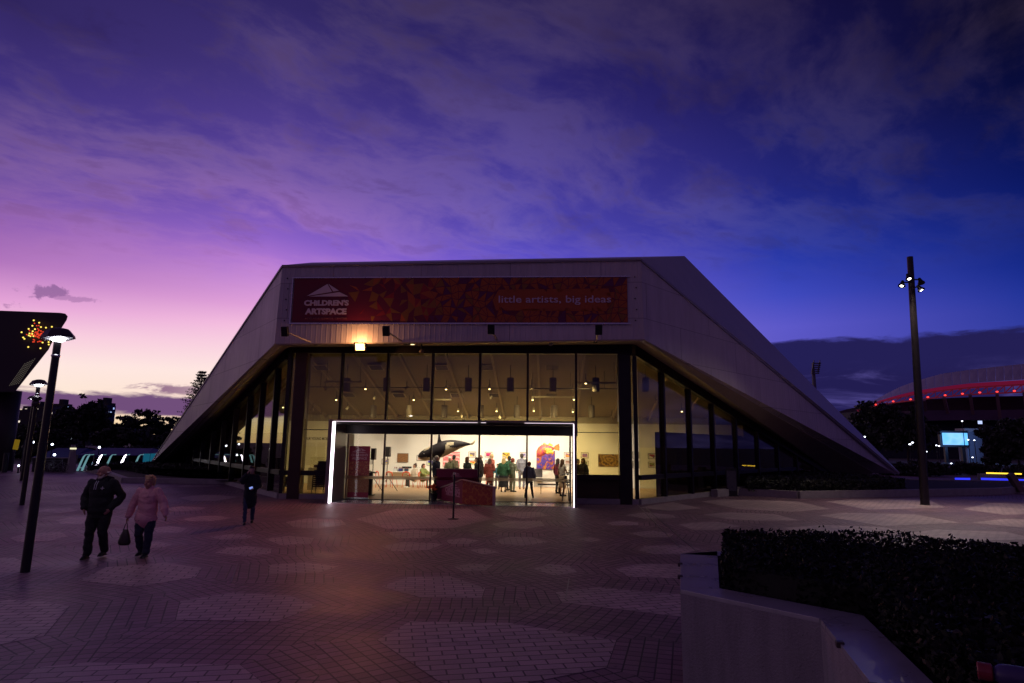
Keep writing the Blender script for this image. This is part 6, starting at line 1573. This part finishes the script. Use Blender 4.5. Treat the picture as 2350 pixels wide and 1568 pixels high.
# ------------------------------------------------------------------ far city blocks with lit windows
def win_mat(name, base, dens, col, e, sx=3.2, sz=3.4):
    m = bpy.data.materials.new(name); m.use_nodes = True; Tn = NT(m.node_tree); p = m.node_tree.nodes['Principled BSDF']; p.inputs['Roughness'].default_value = .7
    tcn = Tn.n('ShaderNodeTexCoord'); sp = Tn.n('ShaderNodeSeparateXYZ'); Tn.l(tcn.outputs['Object'], sp.inputs[0])
    u = Tn.m('DIVIDE', Tn.m('ADD', sp.outputs[0], sp.outputs[1]), sx); v = Tn.m('DIVIDE', sp.outputs[2], sz)
    cb = Tn.n('ShaderNodeCombineXYZ'); Tn.l(Tn.m('FLOOR', u), cb.inputs[0]); Tn.l(Tn.m('FLOOR', v), cb.inputs[1])
    wn = Tn.n('ShaderNodeTexWhiteNoise', noise_dimensions='3D'); Tn.l(cb.outputs[0], wn.inputs['Vector'])
    fu, fv = Tn.m('FRACT', u), Tn.m('FRACT', v)
    mask = Tn.m('MULTIPLY', Tn.m('MULTIPLY', Tn.m('GREATER_THAN', fu, .25), Tn.m('LESS_THAN', fu, .8)), Tn.m('MULTIPLY', Tn.m('GREATER_THAN', fv, .3), Tn.m('LESS_THAN', fv, .75)))
    on = Tn.m('MULTIPLY', mask, Tn.m('GREATER_THAN', wn.outputs['Value'], 1-dens))
    Tn.l(Tn.mix(mask, base+(1,), (.02, .02, .03, 1)), p.inputs['Base Color'])
    p.inputs['Emission Color'].default_value = col+(1,); Tn.l(Tn.m('MULTIPLY', on, e), p.inputs['Emission Strength']); return m
W1 = win_mat('tower_windows_cool', (.03, .03, .06), .22, (.7, .8, 1.0), 1.1, 1.8, 2.0); W2 = win_mat('tower_windows_warm', (.03, .025, .04), .20, (1.0, .85, .7), 1.0, 1.8, 2.0); W3 = win_mat('tower_windows_blue', (.03, .035, .10), .30, (.4, .55, 1.0), 1.0, 1.8, 2.0)
for i, (x0, x1, yt, Y, mt, lab) in enumerate(((-40, 30, 945, 330, W1, 'dark apartment tower with scattered lit windows at the far left edge'), (38, 88, 938, 300, W2, 'dark office block with a few warm windows between the lamp poles'), (104, 136, 932, 320, W3, 'slim bluish tower with many lit windows left of the tree clump'), (150, 205, 945, 280, W1, 'wide dark tower with cool lit windows behind the tallest tree'), (206, 236, 930, 290, W3, 'tower with a bluish edge at the right of the tree clump'), (-80, 100, 965, 240, W2, 'long low dark building with scattered lights on the left'))):
    A, B_ = gy(x0, 1030, Y), gy(x1, 1030, Y); h = gy((x0+x1)/2, yt, Y).z; c = Vector(((A.x+B_.x)/2, Y+3, 0))
    t = thing('city_building', c, lab, 'building', 'far city buildings on the left')
    MB().box(c+Vector((0, 0, h/2)), (B_.x-A.x, 6, h)).build('wall', mt, t); MB().box(c+Vector((0, 0, h+.6)), ((B_.x-A.x)*.96, 5.6, 1.2)).build('roof', gm, t); MB().box(c+Vector(((B_.x-A.x)*.1, 0, h+2.4)), ((B_.x-A.x)*.3, 4, 2.4)).build('plant_room', gm, t)

# ------------------------------------------------------------------ theatre overhang, far left
YT = 45
z3 = lambda x, y: (.2847*x, 689.3+.2847*y)
Mth = mat('theatre_cladding', (.028, .018, .024), .6, 0, .2, 1)
pg = [gy(x, y, YT) for x, y in ((-260, 700), (0, 713), (138, 718), (150, 720), (155.5, 726), (153, 735), (118, 789), (112, 802), (35, 899), (-260, 899))]
t = thing('theatre_building', (pg[3].x-6, YT+5, 0), 'dark theatre building with a rounded overhanging upper storey at the left edge', 'building')
MB().prism(pg, (-12.6, 14, 0)).build('upper_storey', Mth, t)
c = gy(20, 925, YT+2); MB().tube([Vector((c.x, c.y, 0)), Vector((c.x, c.y, gy(0, 897, YT+2).z))], .72, 24).build('round_column', Mth, t, smooth=True)
A = gy(20, 925, YT+3); MB().prism([Vector((A.x, A.y, 0)), Vector((A.x-16, A.y, 0)), Vector((A.x-16, A.y, A.z+1)), Vector((A.x, A.y, A.z+1))], (-6, 6, 0)).build('lower_wall', Mth, t)
m_ = MB()
for k in range(5):
    for j in range(16):
        f0, f1_ = (j+.1)/16, (j+.6)/16
        a = Vector((75+k*18, 690-k*4)); b = Vector((205+k*20, 505-k*10)); p, q = a.lerp(b, f0), a.lerp(b, f1_)
        m_.bar(gy(*z3(*p), YT-.04), gy(*z3(*q), YT-.04), .03, .03)
m_.build('soffit_lights', glow('soffit_light', (1, .85, .7), .10), t)
t = thing('light_sculpture', gy(*z3(305, 285), YT-.3), 'burst of small yellow and red lights on the dark theatre wall', 'lights')
rr = random.Random(2); Gy_ = glow('yellow_lamp', (1, .75, .12), 1.6); Gr_ = glow('red_lamp', (1, .07, .03), .9)
for x, y in ((272,162),(316,181),(261,206),(231,231),(282,233),(330,216),(370,221),(418,214),(378,243),(174,258),(264,250),(187,300),(197,311),(238,268),(260,271),(232,283),(392,337),(393,357),(343,341),(228,377),(326,387),(270,290),(245,290)): MB().ball(gy(*z3(x, y), YT-.25), .055, 8).build('yellow_lamp', Gy_, t)
for x, y in [(278,186),(313,204),(238,245),(275,335),(305,335),(330,332)]+[(rr.gauss(310, 26), rr.gauss(282, 24)) for _ in range(46)]: MB().ball(gy(*z3(x, y), YT-.25), .045, 8).build('red_lamp', Gr_, t)


# ------------------------------------------------------------------ far left plaza edge: wall, post, escalator heads, bicycles, bollards
zA = lambda x, y: (.14*x, 940+.14*y)
YE = 51.0
A, B_ = gz(62, 1083.5), gz(152, 1084.5); hw = gy(100, 1052, A.y).z
t = thing('parapet_wall', A, 'low dark parapet wall with pale capping behind the bicycles', 'wall')
MB().bar(A+Vector((0, .5, hw/2)), B_+Vector((0, .5, hw/2)), .2, hw).build('wall', mat('parapet_dark', (.03, .025, .028), .8), t); MB().bar(A+Vector((0, .45, hw+.03)), B_+Vector((0, .45, hw+.03)), .34, .06).build('capping', M['conc'], t)
A, B_ = gz(178, 1083), gz(300, 1083)
t = thing('landing_plate', (A+B_)/2, 'bright pale landing strip at the foot of the escalator heads', 'landing plate')
MB().bar(A+Vector((0, 1.0, .02)), B_+Vector((0, 1.0, .02)), 2.2, .03).build('plate', M['conc'], t); MB().bar(A+Vector((0, -.14, .035)), B_+Vector((0, -.14, .035)), .05, .02).build('nosing', M['steel'], t)
# slanted concrete post
a, b = gz(162, 1084.5), None; T0 = gy(169, 1021, a.y); t = thing('slanted_post', a, 'slanted pale concrete post with a lit band near the top', 'post')
MB().tube([a, Vector((T0.x, T0.y, T0.z*.8)), Vector((T0.x, T0.y, T0.z))], [(.38, .3), (.22, .2), (.17, .16)], 4).build('shaft', M['conc'], t)
q = a.lerp(T0, .86); MB().tube([q-Vector((0, 0, .05)), q+Vector((0, 0, .06))], [(.24, .22), (.235, .215)], 4).build('lit_band', glow('band_glow', (1, .95, .6), 1.0), t)
Mled2 = glow('escalator_led', (.86, .78, 1.0), 9.0); Mled3 = glow('escalator_led_soft', (.35, .75, .85), .35)
def escalator(x0, x1, label, bright=True):
    P = gz(x0, 1081.5); Q = gz(x1, 1081.5); w = (Q-P).length; P = P+Vector((0, .3, 0)); h = gy(x0, 1044, P.y).z
    t = thing('escalator', P, label, 'escalator', 'escalator heads at the plaza edge')
    e = Vector((P.x, P.y, 0)).normalized(); X1 = Vector((e.y, -e.x, 0)); rt_ = Matrix((X1, e, Vector((0, 0, 1)))).transposed()
    for k, off in enumerate((0, w)):
        o_ = P+X1*off+Vector((0, 0, PZ)); V_ = lambda x, y, z: o_+X1*x+e*y+Vector((0, 0, z))
        m_ = MB(); m_.prism([V_(.03, 0, .1), V_(.30, .02, h*.86), V_(.46, .05, h-.06), V_(.62, .1, h-.06), V_(.62, .1, .1)], e*.02); m_.build('glass_balustrade', M['gl_teal'], t)
        m_ = MB(); m_.tube([V_(0, 0, 0), V_(.16, 0, h*.5), V_(.30, .02, h*.88), V_(.40, .05, h)], [.075, .07, .06, .03], 8); m_.build('lit_handrail', Mled2 if (k == 0 and bright) else Mled3, t)
        m_ = MB(); m_.tube([V_(.40, .05, h), V_(.62, .2, h), V_(.66, 1.6, h)], .022, 8); m_.build('top_rail', Mled3, t)
        MB().box(V_(.25, .3, .18), (.34, .6, .34), rt_).build('newel_base', M['steel'], t, bevel=.05)
        if k == 0: MB().box(V_(.25, -.01, .22), (.22, .02, .05), rt_).build('newel_light', Mled2 if bright else Mled3, t)
    MB().box(P+X1*(w/2+.1)+e*.9+Vector((0, 0, .04)), (w*.8, 1.8, .05), rt_).build('step_plate', M['steel'], t)
escalator(171, 181, 'dim escalator head right behind the slanted post', False)
escalator(210, 233, 'escalator head with a bright slanted white light, behind the bald man')
escalator(266, 298, 'escalator head with a bright slanted white light, beside the teal glass')
A, B_ = gz(300, 1078), gz(352, 1075); A += Vector((0, 1.5, 0)); B_ += Vector((0, 1.5, 0)); hb_ = gy(320, 1041, A.y).z
t = thing('glass_balustrade', (A+B_)/2, 'teal lit glass balustrade running to the tip of the left roof wing', 'balustrade')
MB().prism([A, B_, Vector((B_.x, B_.y, hb_)), Vector((A.x, A.y, hb_))], (0, .03, 0)).build('glass_panel', mat('teal_glass_panel', (.02, .10, .16), .15, 0, .5, 1.2, emis=(.01, .16, .26), estr=.5), t)  # teal glow put into the glass as emission, no lamp behind it
MB().bar(Vector((A.x, A.y, hb_)), Vector((B_.x, B_.y, hb_)), .05, .03).build('top_rail', M['steel'], t)
for f in (0, .33, .66, 1): q = A.lerp(B_, f); MB().bar(q+Vector((0, -.03, 0)), Vector((q.x, q.y-.03, hb_)), .04, .04).build('baluster', M['steel'], t)
# bicycles
def bicycle(P, label):
    t = thing('bicycle', P, label, 'bicycle', 'bicycles parked at the parapet')
    P = Vector(P)
    for dx in (-.52, .52):
        m_ = MB(); c = P+Vector((dx, 0, .35))
        for k in range(24): a0, a1 = 6.2832*k/24, 6.2832*(k+1)/24; m_.bar(c+Vector((math.cos(a0), 0, math.sin(a0)))*.34, c+Vector((math.cos(a1), 0, math.sin(a1)))*.34, .03, .03, Vector((0, 1, 0)))
        w = m_.build('wheel', bpy.data.materials.get('tyre') or mat('tyre', (.10, .09, .10), .7), t)
        m_ = MB()
        for k in range(10): a0 = 6.2832*k/10; m_.bar(c, c+Vector((math.cos(a0), 0, math.sin(a0)))*.33, .006, .006, Vector((0, 1, 0)))
        m_.build('spokes', M['steel'], w)
    m_ = MB(); q = lambda x, z: P+Vector((x, 0, z))
    for a, b in ((q(-.52, .35), q(-.10, .32)), (q(-.10, .32), q(.36, .78)), (q(-.10, .32), q(-.22, .86)), (q(-.22, .80), q(.36, .84)), (q(-.52, .35), q(-.2, .78)), (q(.52, .35), q(.36, .92))): m_.bar(a, b, .035, .035, Vector((0, 1, 0)))
    m_.build('frame', mat('bike_frame', (.10, .10, .12), .4, .5) if 'bike_frame' not in bpy.data.materials else bpy.data.materials['bike_frame'], t)
    MB().box(q(-.23, .90), (.24, .12, .05)).build('saddle', M['black'], t); MB().bar(q(.36, .95)-Vector((0, .25, 0)), q(.36, .95)+Vector((0, .25, 0)), .03, .03).build('handlebar', M['black'], t)
p = gz(127, 1084.5); bicycle(p, 'bicycle parked at the parapet, right one beside the slanted post'); p = gz(105, 1084); bicycle(p, 'bicycle parked at the parapet behind the nearest lamp pole')
for i, (x, yb, yt, w_, lab) in enumerate(((9, 1085, 1041, .32, 'stout dark bollard at the far left edge'),)):
    p = gz(x, yb); h = gy(x, yt, p.y).z; t = thing('bollard', p, lab, 'bollard'); MB().tube([p, p+Vector((0, 0, h))], w_/2, 14).build('shaft', M['black'], t); MB().lathe([(.17, 0), (.17, .03), (.1, .05)], p+Vector((0, 0, h)), 14).build('cap', M['black'], t)
Mbl = glow('bollard_glow', (.7, .8, 1.0), 8)
for i, (x, y) in enumerate(((62, 1034), (43, 1069), (58, 1069))):
    p = gy(x, y, 44); P = Vector((p.x, p.y, 0)); t = thing('light_bollard', P, ['slim light bollard with its bluish lamp highest, by the lamp poles', 'short light bollard with bluish lamp, left of the lamp poles', 'short light bollard with bluish lamp, just behind the second pole'][i], 'bollard')
    MB().tube([P, Vector((p.x, p.y, p.z-.05))], .05, 10).build('shaft', M['black'], t); MB().ball(p, .06, 8).build('lamp', Mbl, t)
p = gz(36, 1083); a, b = gy(29, 1032, p.y), gy(46, 1009, p.y); t = thing('yellow_sign', p, 'yellow hanging sign on a dark frame near the left edge', 'sign')
w = b.x-a.x; MB().box(Vector(((a.x+b.x)/2, p.y, (a.z+b.z)/2)), (w*.8, .06, b.z-a.z), Matrix.Rotation(R_(6), 3, 'Y')).build('panel', mat('sign_yellow', (.45, .30, .01), .6, 0, .1, emis=(.5, .32, .01), estr=.25), t)
for dx in (-.3, .3): MB().bar(p+Vector((dx, .05, 0)), Vector((p.x+dx, p.y+.05, b.z)), .07, .07).build('post', M['black'], t)
# far lamps
for i, (x, y, Y, lab) in enumerate(((24, 989, 70, 'distant bluish street light among the left trees'), (76, 1015, 66, 'distant white street light right of the lamp poles'), (120, 1020, 66, 'distant white street light above the bicycles'), (125, 1044, 60, 'low distant white lamp above the parapet'), (228, 1027, 64, 'distant white street light above the escalator heads'), (2, 1026, 60, 'distant white lamp at the very left edge'))):
    p = gy(x, y, Y); P = Vector((p.x, p.y, 0)); t = thing('distant_lamp', P, lab, 'street lamp', 'distant street lights on the left'); MB().tube([P, p], .04, 6).build('pole', M['black'], t); MB().ball(p, .11, 8).build('lamp', Mbl, t)
# marquee roofs
Mtent = mat('marquee_blue', (.03, .05, .16), .6, 0, .15, .8)
for i, (x0, x1, yt, yb, lab) in enumerate(((70, 165, 1029, 1051, 'dark blue marquee roof left of the slanted post'), (176, 332, 1029, 1044, 'long dark blue marquee roof behind the escalator heads'))):
    Y = 66; A, B_ = gy(x0, yb, Y), gy(x1, yb, Y); zt = gy((x0+x1)/2, yt, Y).z; w = B_.x-A.x; zb = A.z
    t = thing('marquee', (A.x+w/2, Y, 0), lab, 'marquee')
    m_ = MB(); m_.add([Vector((A.x, Y, zb)), Vector((B_.x, Y, zb)), Vector((B_.x, Y+8, zb)), Vector((A.x, Y+8, zb)), Vector((A.x+w*.12, Y+3, zt)), Vector((B_.x-w*.12, Y+3, zt))], [(0, 1, 5, 4), (1, 2, 5), (2, 3, 4, 5), (3, 0, 4), (0, 3, 2, 1)]); m_.build('roof', Mtent, t)
    for k in range(5): q = Vector((A.x+w*k/4, Y+.1, 0)); MB().bar(q, q+Vector((0, 0, zb)), .12, .12).build('post', M['conc'], t)
    MB().box(Vector((A.x+w/2, Y+7.8, zb/2)), (w, .1, zb)).build('back_wall', mat('marquee_wall', (.02, .025, .05), .8), t)

# ------------------------------------------------------------------ stadium on the right
z5 = lambda x, y: (1864.3+.3997*x, 548.3+.3997*y)
YS = 160.0
top = [(250,975),(350,930),(490,855),(600,815),(740,775),(880,755),(1050,735),(1215,718),(1400,706),(1600,700)]
mid = [(258,980),(352,940),(470,902),(600,870),(740,848),(900,828),(1050,818),(1215,808),(1400,800),(1600,797)]
bot = [(262,990),(352,962),(450,943),(560,930),(680,915),(800,903),(930,893),(1060,887),(1215,880),(1600,872)]
def curve(pts, n, Y):
    out = []
    for i in range(n+1):
        x = pts[0][0]+(pts[-1][0]-pts[0][0])*i/n
        for j in range(len(pts)-1):
            if pts[j][0] <= x <= pts[j+1][0]: f = (x-pts[j][0])/(pts[j+1][0]-pts[j][0]); y = pts[j][1]*(1-f)+pts[j+1][1]*f; break
        s = i/n; out.append(gy(*z5(x, y), Y+34*(1-s)**2))
    return out
N_ = 27; cT, cM, cB = curve(top, N_, YS+22), curve(mid, N_, YS+3), curve(bot, N_, YS)
ST = thing('stadium', (cB[14].x, YS+20, 0), 'large stadium with a curved roof edged in red light at the right', 'stadium')
Mroof = mat('stadium_membrane', (.42, .36, .44), .6, 0, .1, .1); Msm = mat('stadium_steel', (.30, .16, .20), .5, .3, .1)
for i in range(N_):
    m_ = MB(); e = .97; a, b = cT[i], cT[i].lerp(cT[i+1], e); c, d = cM[i].lerp(cM[i+1], e), cM[i]
    bulge = (a+b+c+d)/4+Vector((0, 0, .08))
    m_.add([a, b, c, d, bulge], [(0, 4, 1), (1, 4, 2), (2, 4, 3), (3, 4, 0)]); m_.build('roof_panel', Mroof, ST)
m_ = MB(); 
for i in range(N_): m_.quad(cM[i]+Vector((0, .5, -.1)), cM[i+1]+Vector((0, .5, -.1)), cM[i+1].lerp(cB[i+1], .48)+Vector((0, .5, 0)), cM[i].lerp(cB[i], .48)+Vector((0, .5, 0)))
o = m_.build('red_wash_band', glow('stadium_red', (.75, .03, .16), .16), ST)  # stands in for the red lamp wash, put in as emission
Mrlm = glow('stadium_red_lamp', (1, .05, .04), 2.0)
m_ = MB()
for i in range(N_):
    m_.bar(cB[i], cB[i+1], .35, .35); m_.bar(cM[i].lerp(cB[i], .4), cM[i+1].lerp(cB[i+1], .4), .3, .3); m_.bar(cB[i], cM[i+1].lerp(cB[i+1], .4), .2, .2); m_.bar(cB[i], cM[i].lerp(cB[i], .4), .2, .2)
    if i % 2 == 0 and i > 1: MB().ball(cB[i]+Vector((0, -.4, .4)), (.34, .3, .22), 8).build('red_lamp', Mrlm, ST)
m_.build('roof_truss', mat('truss_steel', (.25, .05, .07), .5, .2, .1, emis=(.5, .02, .05), estr=.10), ST)  # red wash on the truss put into its steel as emission
pgS = [gy(*z5(*p), YS+6) for p in ((600,985),(900,985),(1600,975),(1600,1040),(900,1040),(640,1045))]
cD = [c_+Vector((0, 16, 0)) for c_ in cB]; m_ = MB()
for i in range(N_): m_.quad(cD[i], cD[i+1], Vector((cD[i+1].x, cD[i+1].y, 4)), Vector((cD[i].x, cD[i].y, 4)))
m_.build('seating_bowl', mat('bowl_dark', (.035, .018, .045), .9, 0, .3, .3), ST)  # dark backing added behind the columns; the interior's dimness is in its colour
MB().prism(pgS, (0, 10, 0)).build('upper_stand', mat('stand_wall', (.12, .07, .13), .8, 0, .2, .2), ST)
for x, y0, x2, y2 in ((755, 910, 778, 1000), (905, 895, 922, 1005), (1060, 890, 1078, 1030), (1215, 880, 1235, 1030), (640, 925, 650, 985)):
    MB().bar(gy(*z5(x, y0), YS+2), gy(*z5(x2, y2), YS+5), .7, .7).build('column', Msm, ST)
A, B_ = gy(*z5(270, 1200), YS+12), gy(*z5(1650, 1200), YS+12); zt = gy(*z5(900, 1000), YS+12).z
MB().box(Vector(((A.x+B_.x)/2, YS+22, zt/2)), (B_.x-A.x, 20, zt)).build('lower_stand', win_mat('stadium_lower', (.012, .014, .03), .05, (.5, .6, 1.0), 1.2, 2.2, 2.2), ST)
# roof end fin
MB().bar(gy(*z5(180, 1016), YS+30), gy(*z5(262, 1010), YS+20), 1.0, .8).build('roof_fin', Mroof, ST)
c = gy(*z5(820, 1149), 120); A, B_ = gy(*z5(755, 1183), 120), gy(*z5(888, 1116), 120)
t = thing('video_screen', (c.x, 120, 0), 'large glowing pale blue screen on a dark frame below the stadium', 'screen')
w, h = B_.x-A.x, B_.z-A.z
def scr_mat():
    m = bpy.data.materials.new('screen_picture'); m.use_nodes = True; Tn = NT(m.node_tree); m.node_tree.nodes.clear(); tcn = Tn.n('ShaderNodeTexCoord')
    e = Tn.n('ShaderNodeEmission'); o = Tn.n('ShaderNodeOutputMaterial'); Tn.l(e.outputs[0], o.inputs[0]); e.inputs[1].default_value = 1.5
    Tn.l(Tn.ramp(Tn.noise(tcn.outputs['Object'], .18, 2), [(.35, (.05, .28, 1, 1)), (.5, (.22, .50, 1, 1)), (.62, (.06, .42, 1, 1))]), e.inputs[0]); return m
MB().box(c, (w, .3, h)).build('screen', scr_mat(), t); MB().box(c+Vector((0, .5, 0)), (w+.8, .6, h+.8)).build('frame', M['black'], t)
for dx in (-w*.35, w*.35): MB().bar(Vector((c.x+dx, 120.6, 0)), Vector((c.x+dx, 120.6, c.z)), .5, .5).build('support', M['black'], t)
ld = bpy.data.lights.new('screen_spill', 'POINT'); ld.energy = 900; ld.color = (.2, .4, 1.0); ld.shadow_soft_size = 2
lo = bpy.data.objects.new('screen_spill', ld); COL.objects.link(lo); lo.parent = t; lo.location = Vector((0, -4, c.z))
c = gy(*z5(908, 1200), 122); t = thing('concrete_pylon', (c.x, 122, 0), 'grey blue concrete pylon just right of the glowing screen', 'pylon')
zt = gy(*z5(908, 1108), 122).z; MB().bar(Vector((c.x, 122, 0)), Vector((c.x, 122, zt)), 3.0, 2.4).build('shaft', mat('pylon_concrete', (.16, .18, .22), .8), t); MB().box((c.x, 122, zt+.3), (3.4, 2.8, .6)).build('cap', M['conc'], t)
# floodlight tower
P = gy(*z5(12, 860), 190); P.z = 0; t = thing('stadium_light_tower', P, 'thin stadium floodlight tower rising behind the right roof edge', 'light tower')
zt = gy(*z5(12, 780), 190).z; z2_ = gy(*z5(20, 712), 190).z
MB().tube([P, Vector((P.x, P.y, zt)), Vector((P.x, P.y, z2_))], [.9, .55, .3], 8).build('mast', mat('tower_steel', (.10, .09, .13), .5), t)
m_ = MB()
for k in range(6): z = zt+(z2_-zt)*(k+.5)/6; m_.box((P.x+.6*k*.25, P.y-1, z), (2.4, .5, .32)); m_.box((P.x+.6*k*.25-.9, P.y-1.1, z+.5), (.18, .3, 1.0)); m_.box((P.x+.6*k*.25+.9, P.y-1.1, z+.5), (.18, .3, 1.0))
m_.build('lamp_rack', bpy.data.materials['tower_steel'], t)
# light lines and small lamps under the trees
for nm, lab, pts_, cc, e in (('yellow_light_line', 'bright yellow light line along a low wall at the far right', ((1000, 1345, 1125, 1348), (1145, 1349, 1200, 1350)), (1, .62, .05), 2.0), ('blue_light_line', 'deep blue light line under the yellow one at the far right', ((820, 1378, 905, 1379), (970, 1378, 1130, 1383), (1150, 1385, 1215, 1386)), (.03, .04, 1.0), 1.3)):
    A = gy(*z5(pts_[0][0], pts_[0][1]), 45.5); t = thing(nm, (A.x, 45.5, 0), lab, 'light strip')
    m_ = MB()
    for a in pts_: m_.bar(gy(*z5(a[0], a[1]), 45.5), gy(*z5(a[2], a[3]), 45.5), .06, .09 if 'yellow' in nm else .14)
    m_.build('tube', glow(nm+'_glow', cc, e), t); B_ = gy(*z5(pts_[-1][2], pts_[-1][3]), 45.5)
    MB().box(((A.x+B_.x)/2, 45.8 if 'blue' in nm else 46.3, (A.z-.06)/2), (B_.x-A.x, .3, max(.1, A.z-.06))).build('low_wall', mat(nm+'_wall', (.10, .10, .09) if 'yellow' in nm else (.03, .03, .05), .8), t)
rl = [(860,1047),(712,1186),(728,1190),(895,1154),(930,1157),(1035,1190),(770,1295),(798,1290),(860,1383),(920,1255),(655,1222),(575,1170),(560,1180),(1020,1186),(300,1137)]
labs = ['above the screen', 'lower left of the screen', 'beside the lamp lower left of the screen', 'at the right edge of the screen', 'right of the pylon', 'far right of the pylon', 'below the screen on the left', 'below the screen, brightest', 'close to the ground by the blue line', 'at the foot of the pylon', 'just right of the tall light pole', 'glinting through the big tree', 'low in the big tree', 'left of the far right lamp', 'glinting at the roof edge']
Mrl2 = glow('far_lamp_white', (.8, .85, 1.0), 5)
for (x, y), lb in zip(rl, labs):
    p = gy(*z5(x, y), 90 if x > 600 else 64); P = Vector((p.x, p.y, 0)); t = thing('distant_lamp', P, 'small white distant lamp '+lb, 'street lamp', 'distant lamps below the stadium')
    MB().tube([P, p], .05, 6).build('pole', M['black'], t); MB().ball(p, (.12, .1, .07), 8).build('lamp', Mrl2, t)
# leaning stone slab at the right end of the bed
a, b = gz(2346, 1133), None; t0_ = gy(2317, 1088, a.y); t = thing('leaning_post', a, 'slanted brown post leaning over the right end of the planting bed', 'post')
MB().bar(a, t0_, .32, .3).build('shaft', mat('post_stone', (.16, .11, .10), .7), t); MB().box(a+Vector((0, 0, .04)), (.6, .5, .08)).build('foot', M['conc'], t)
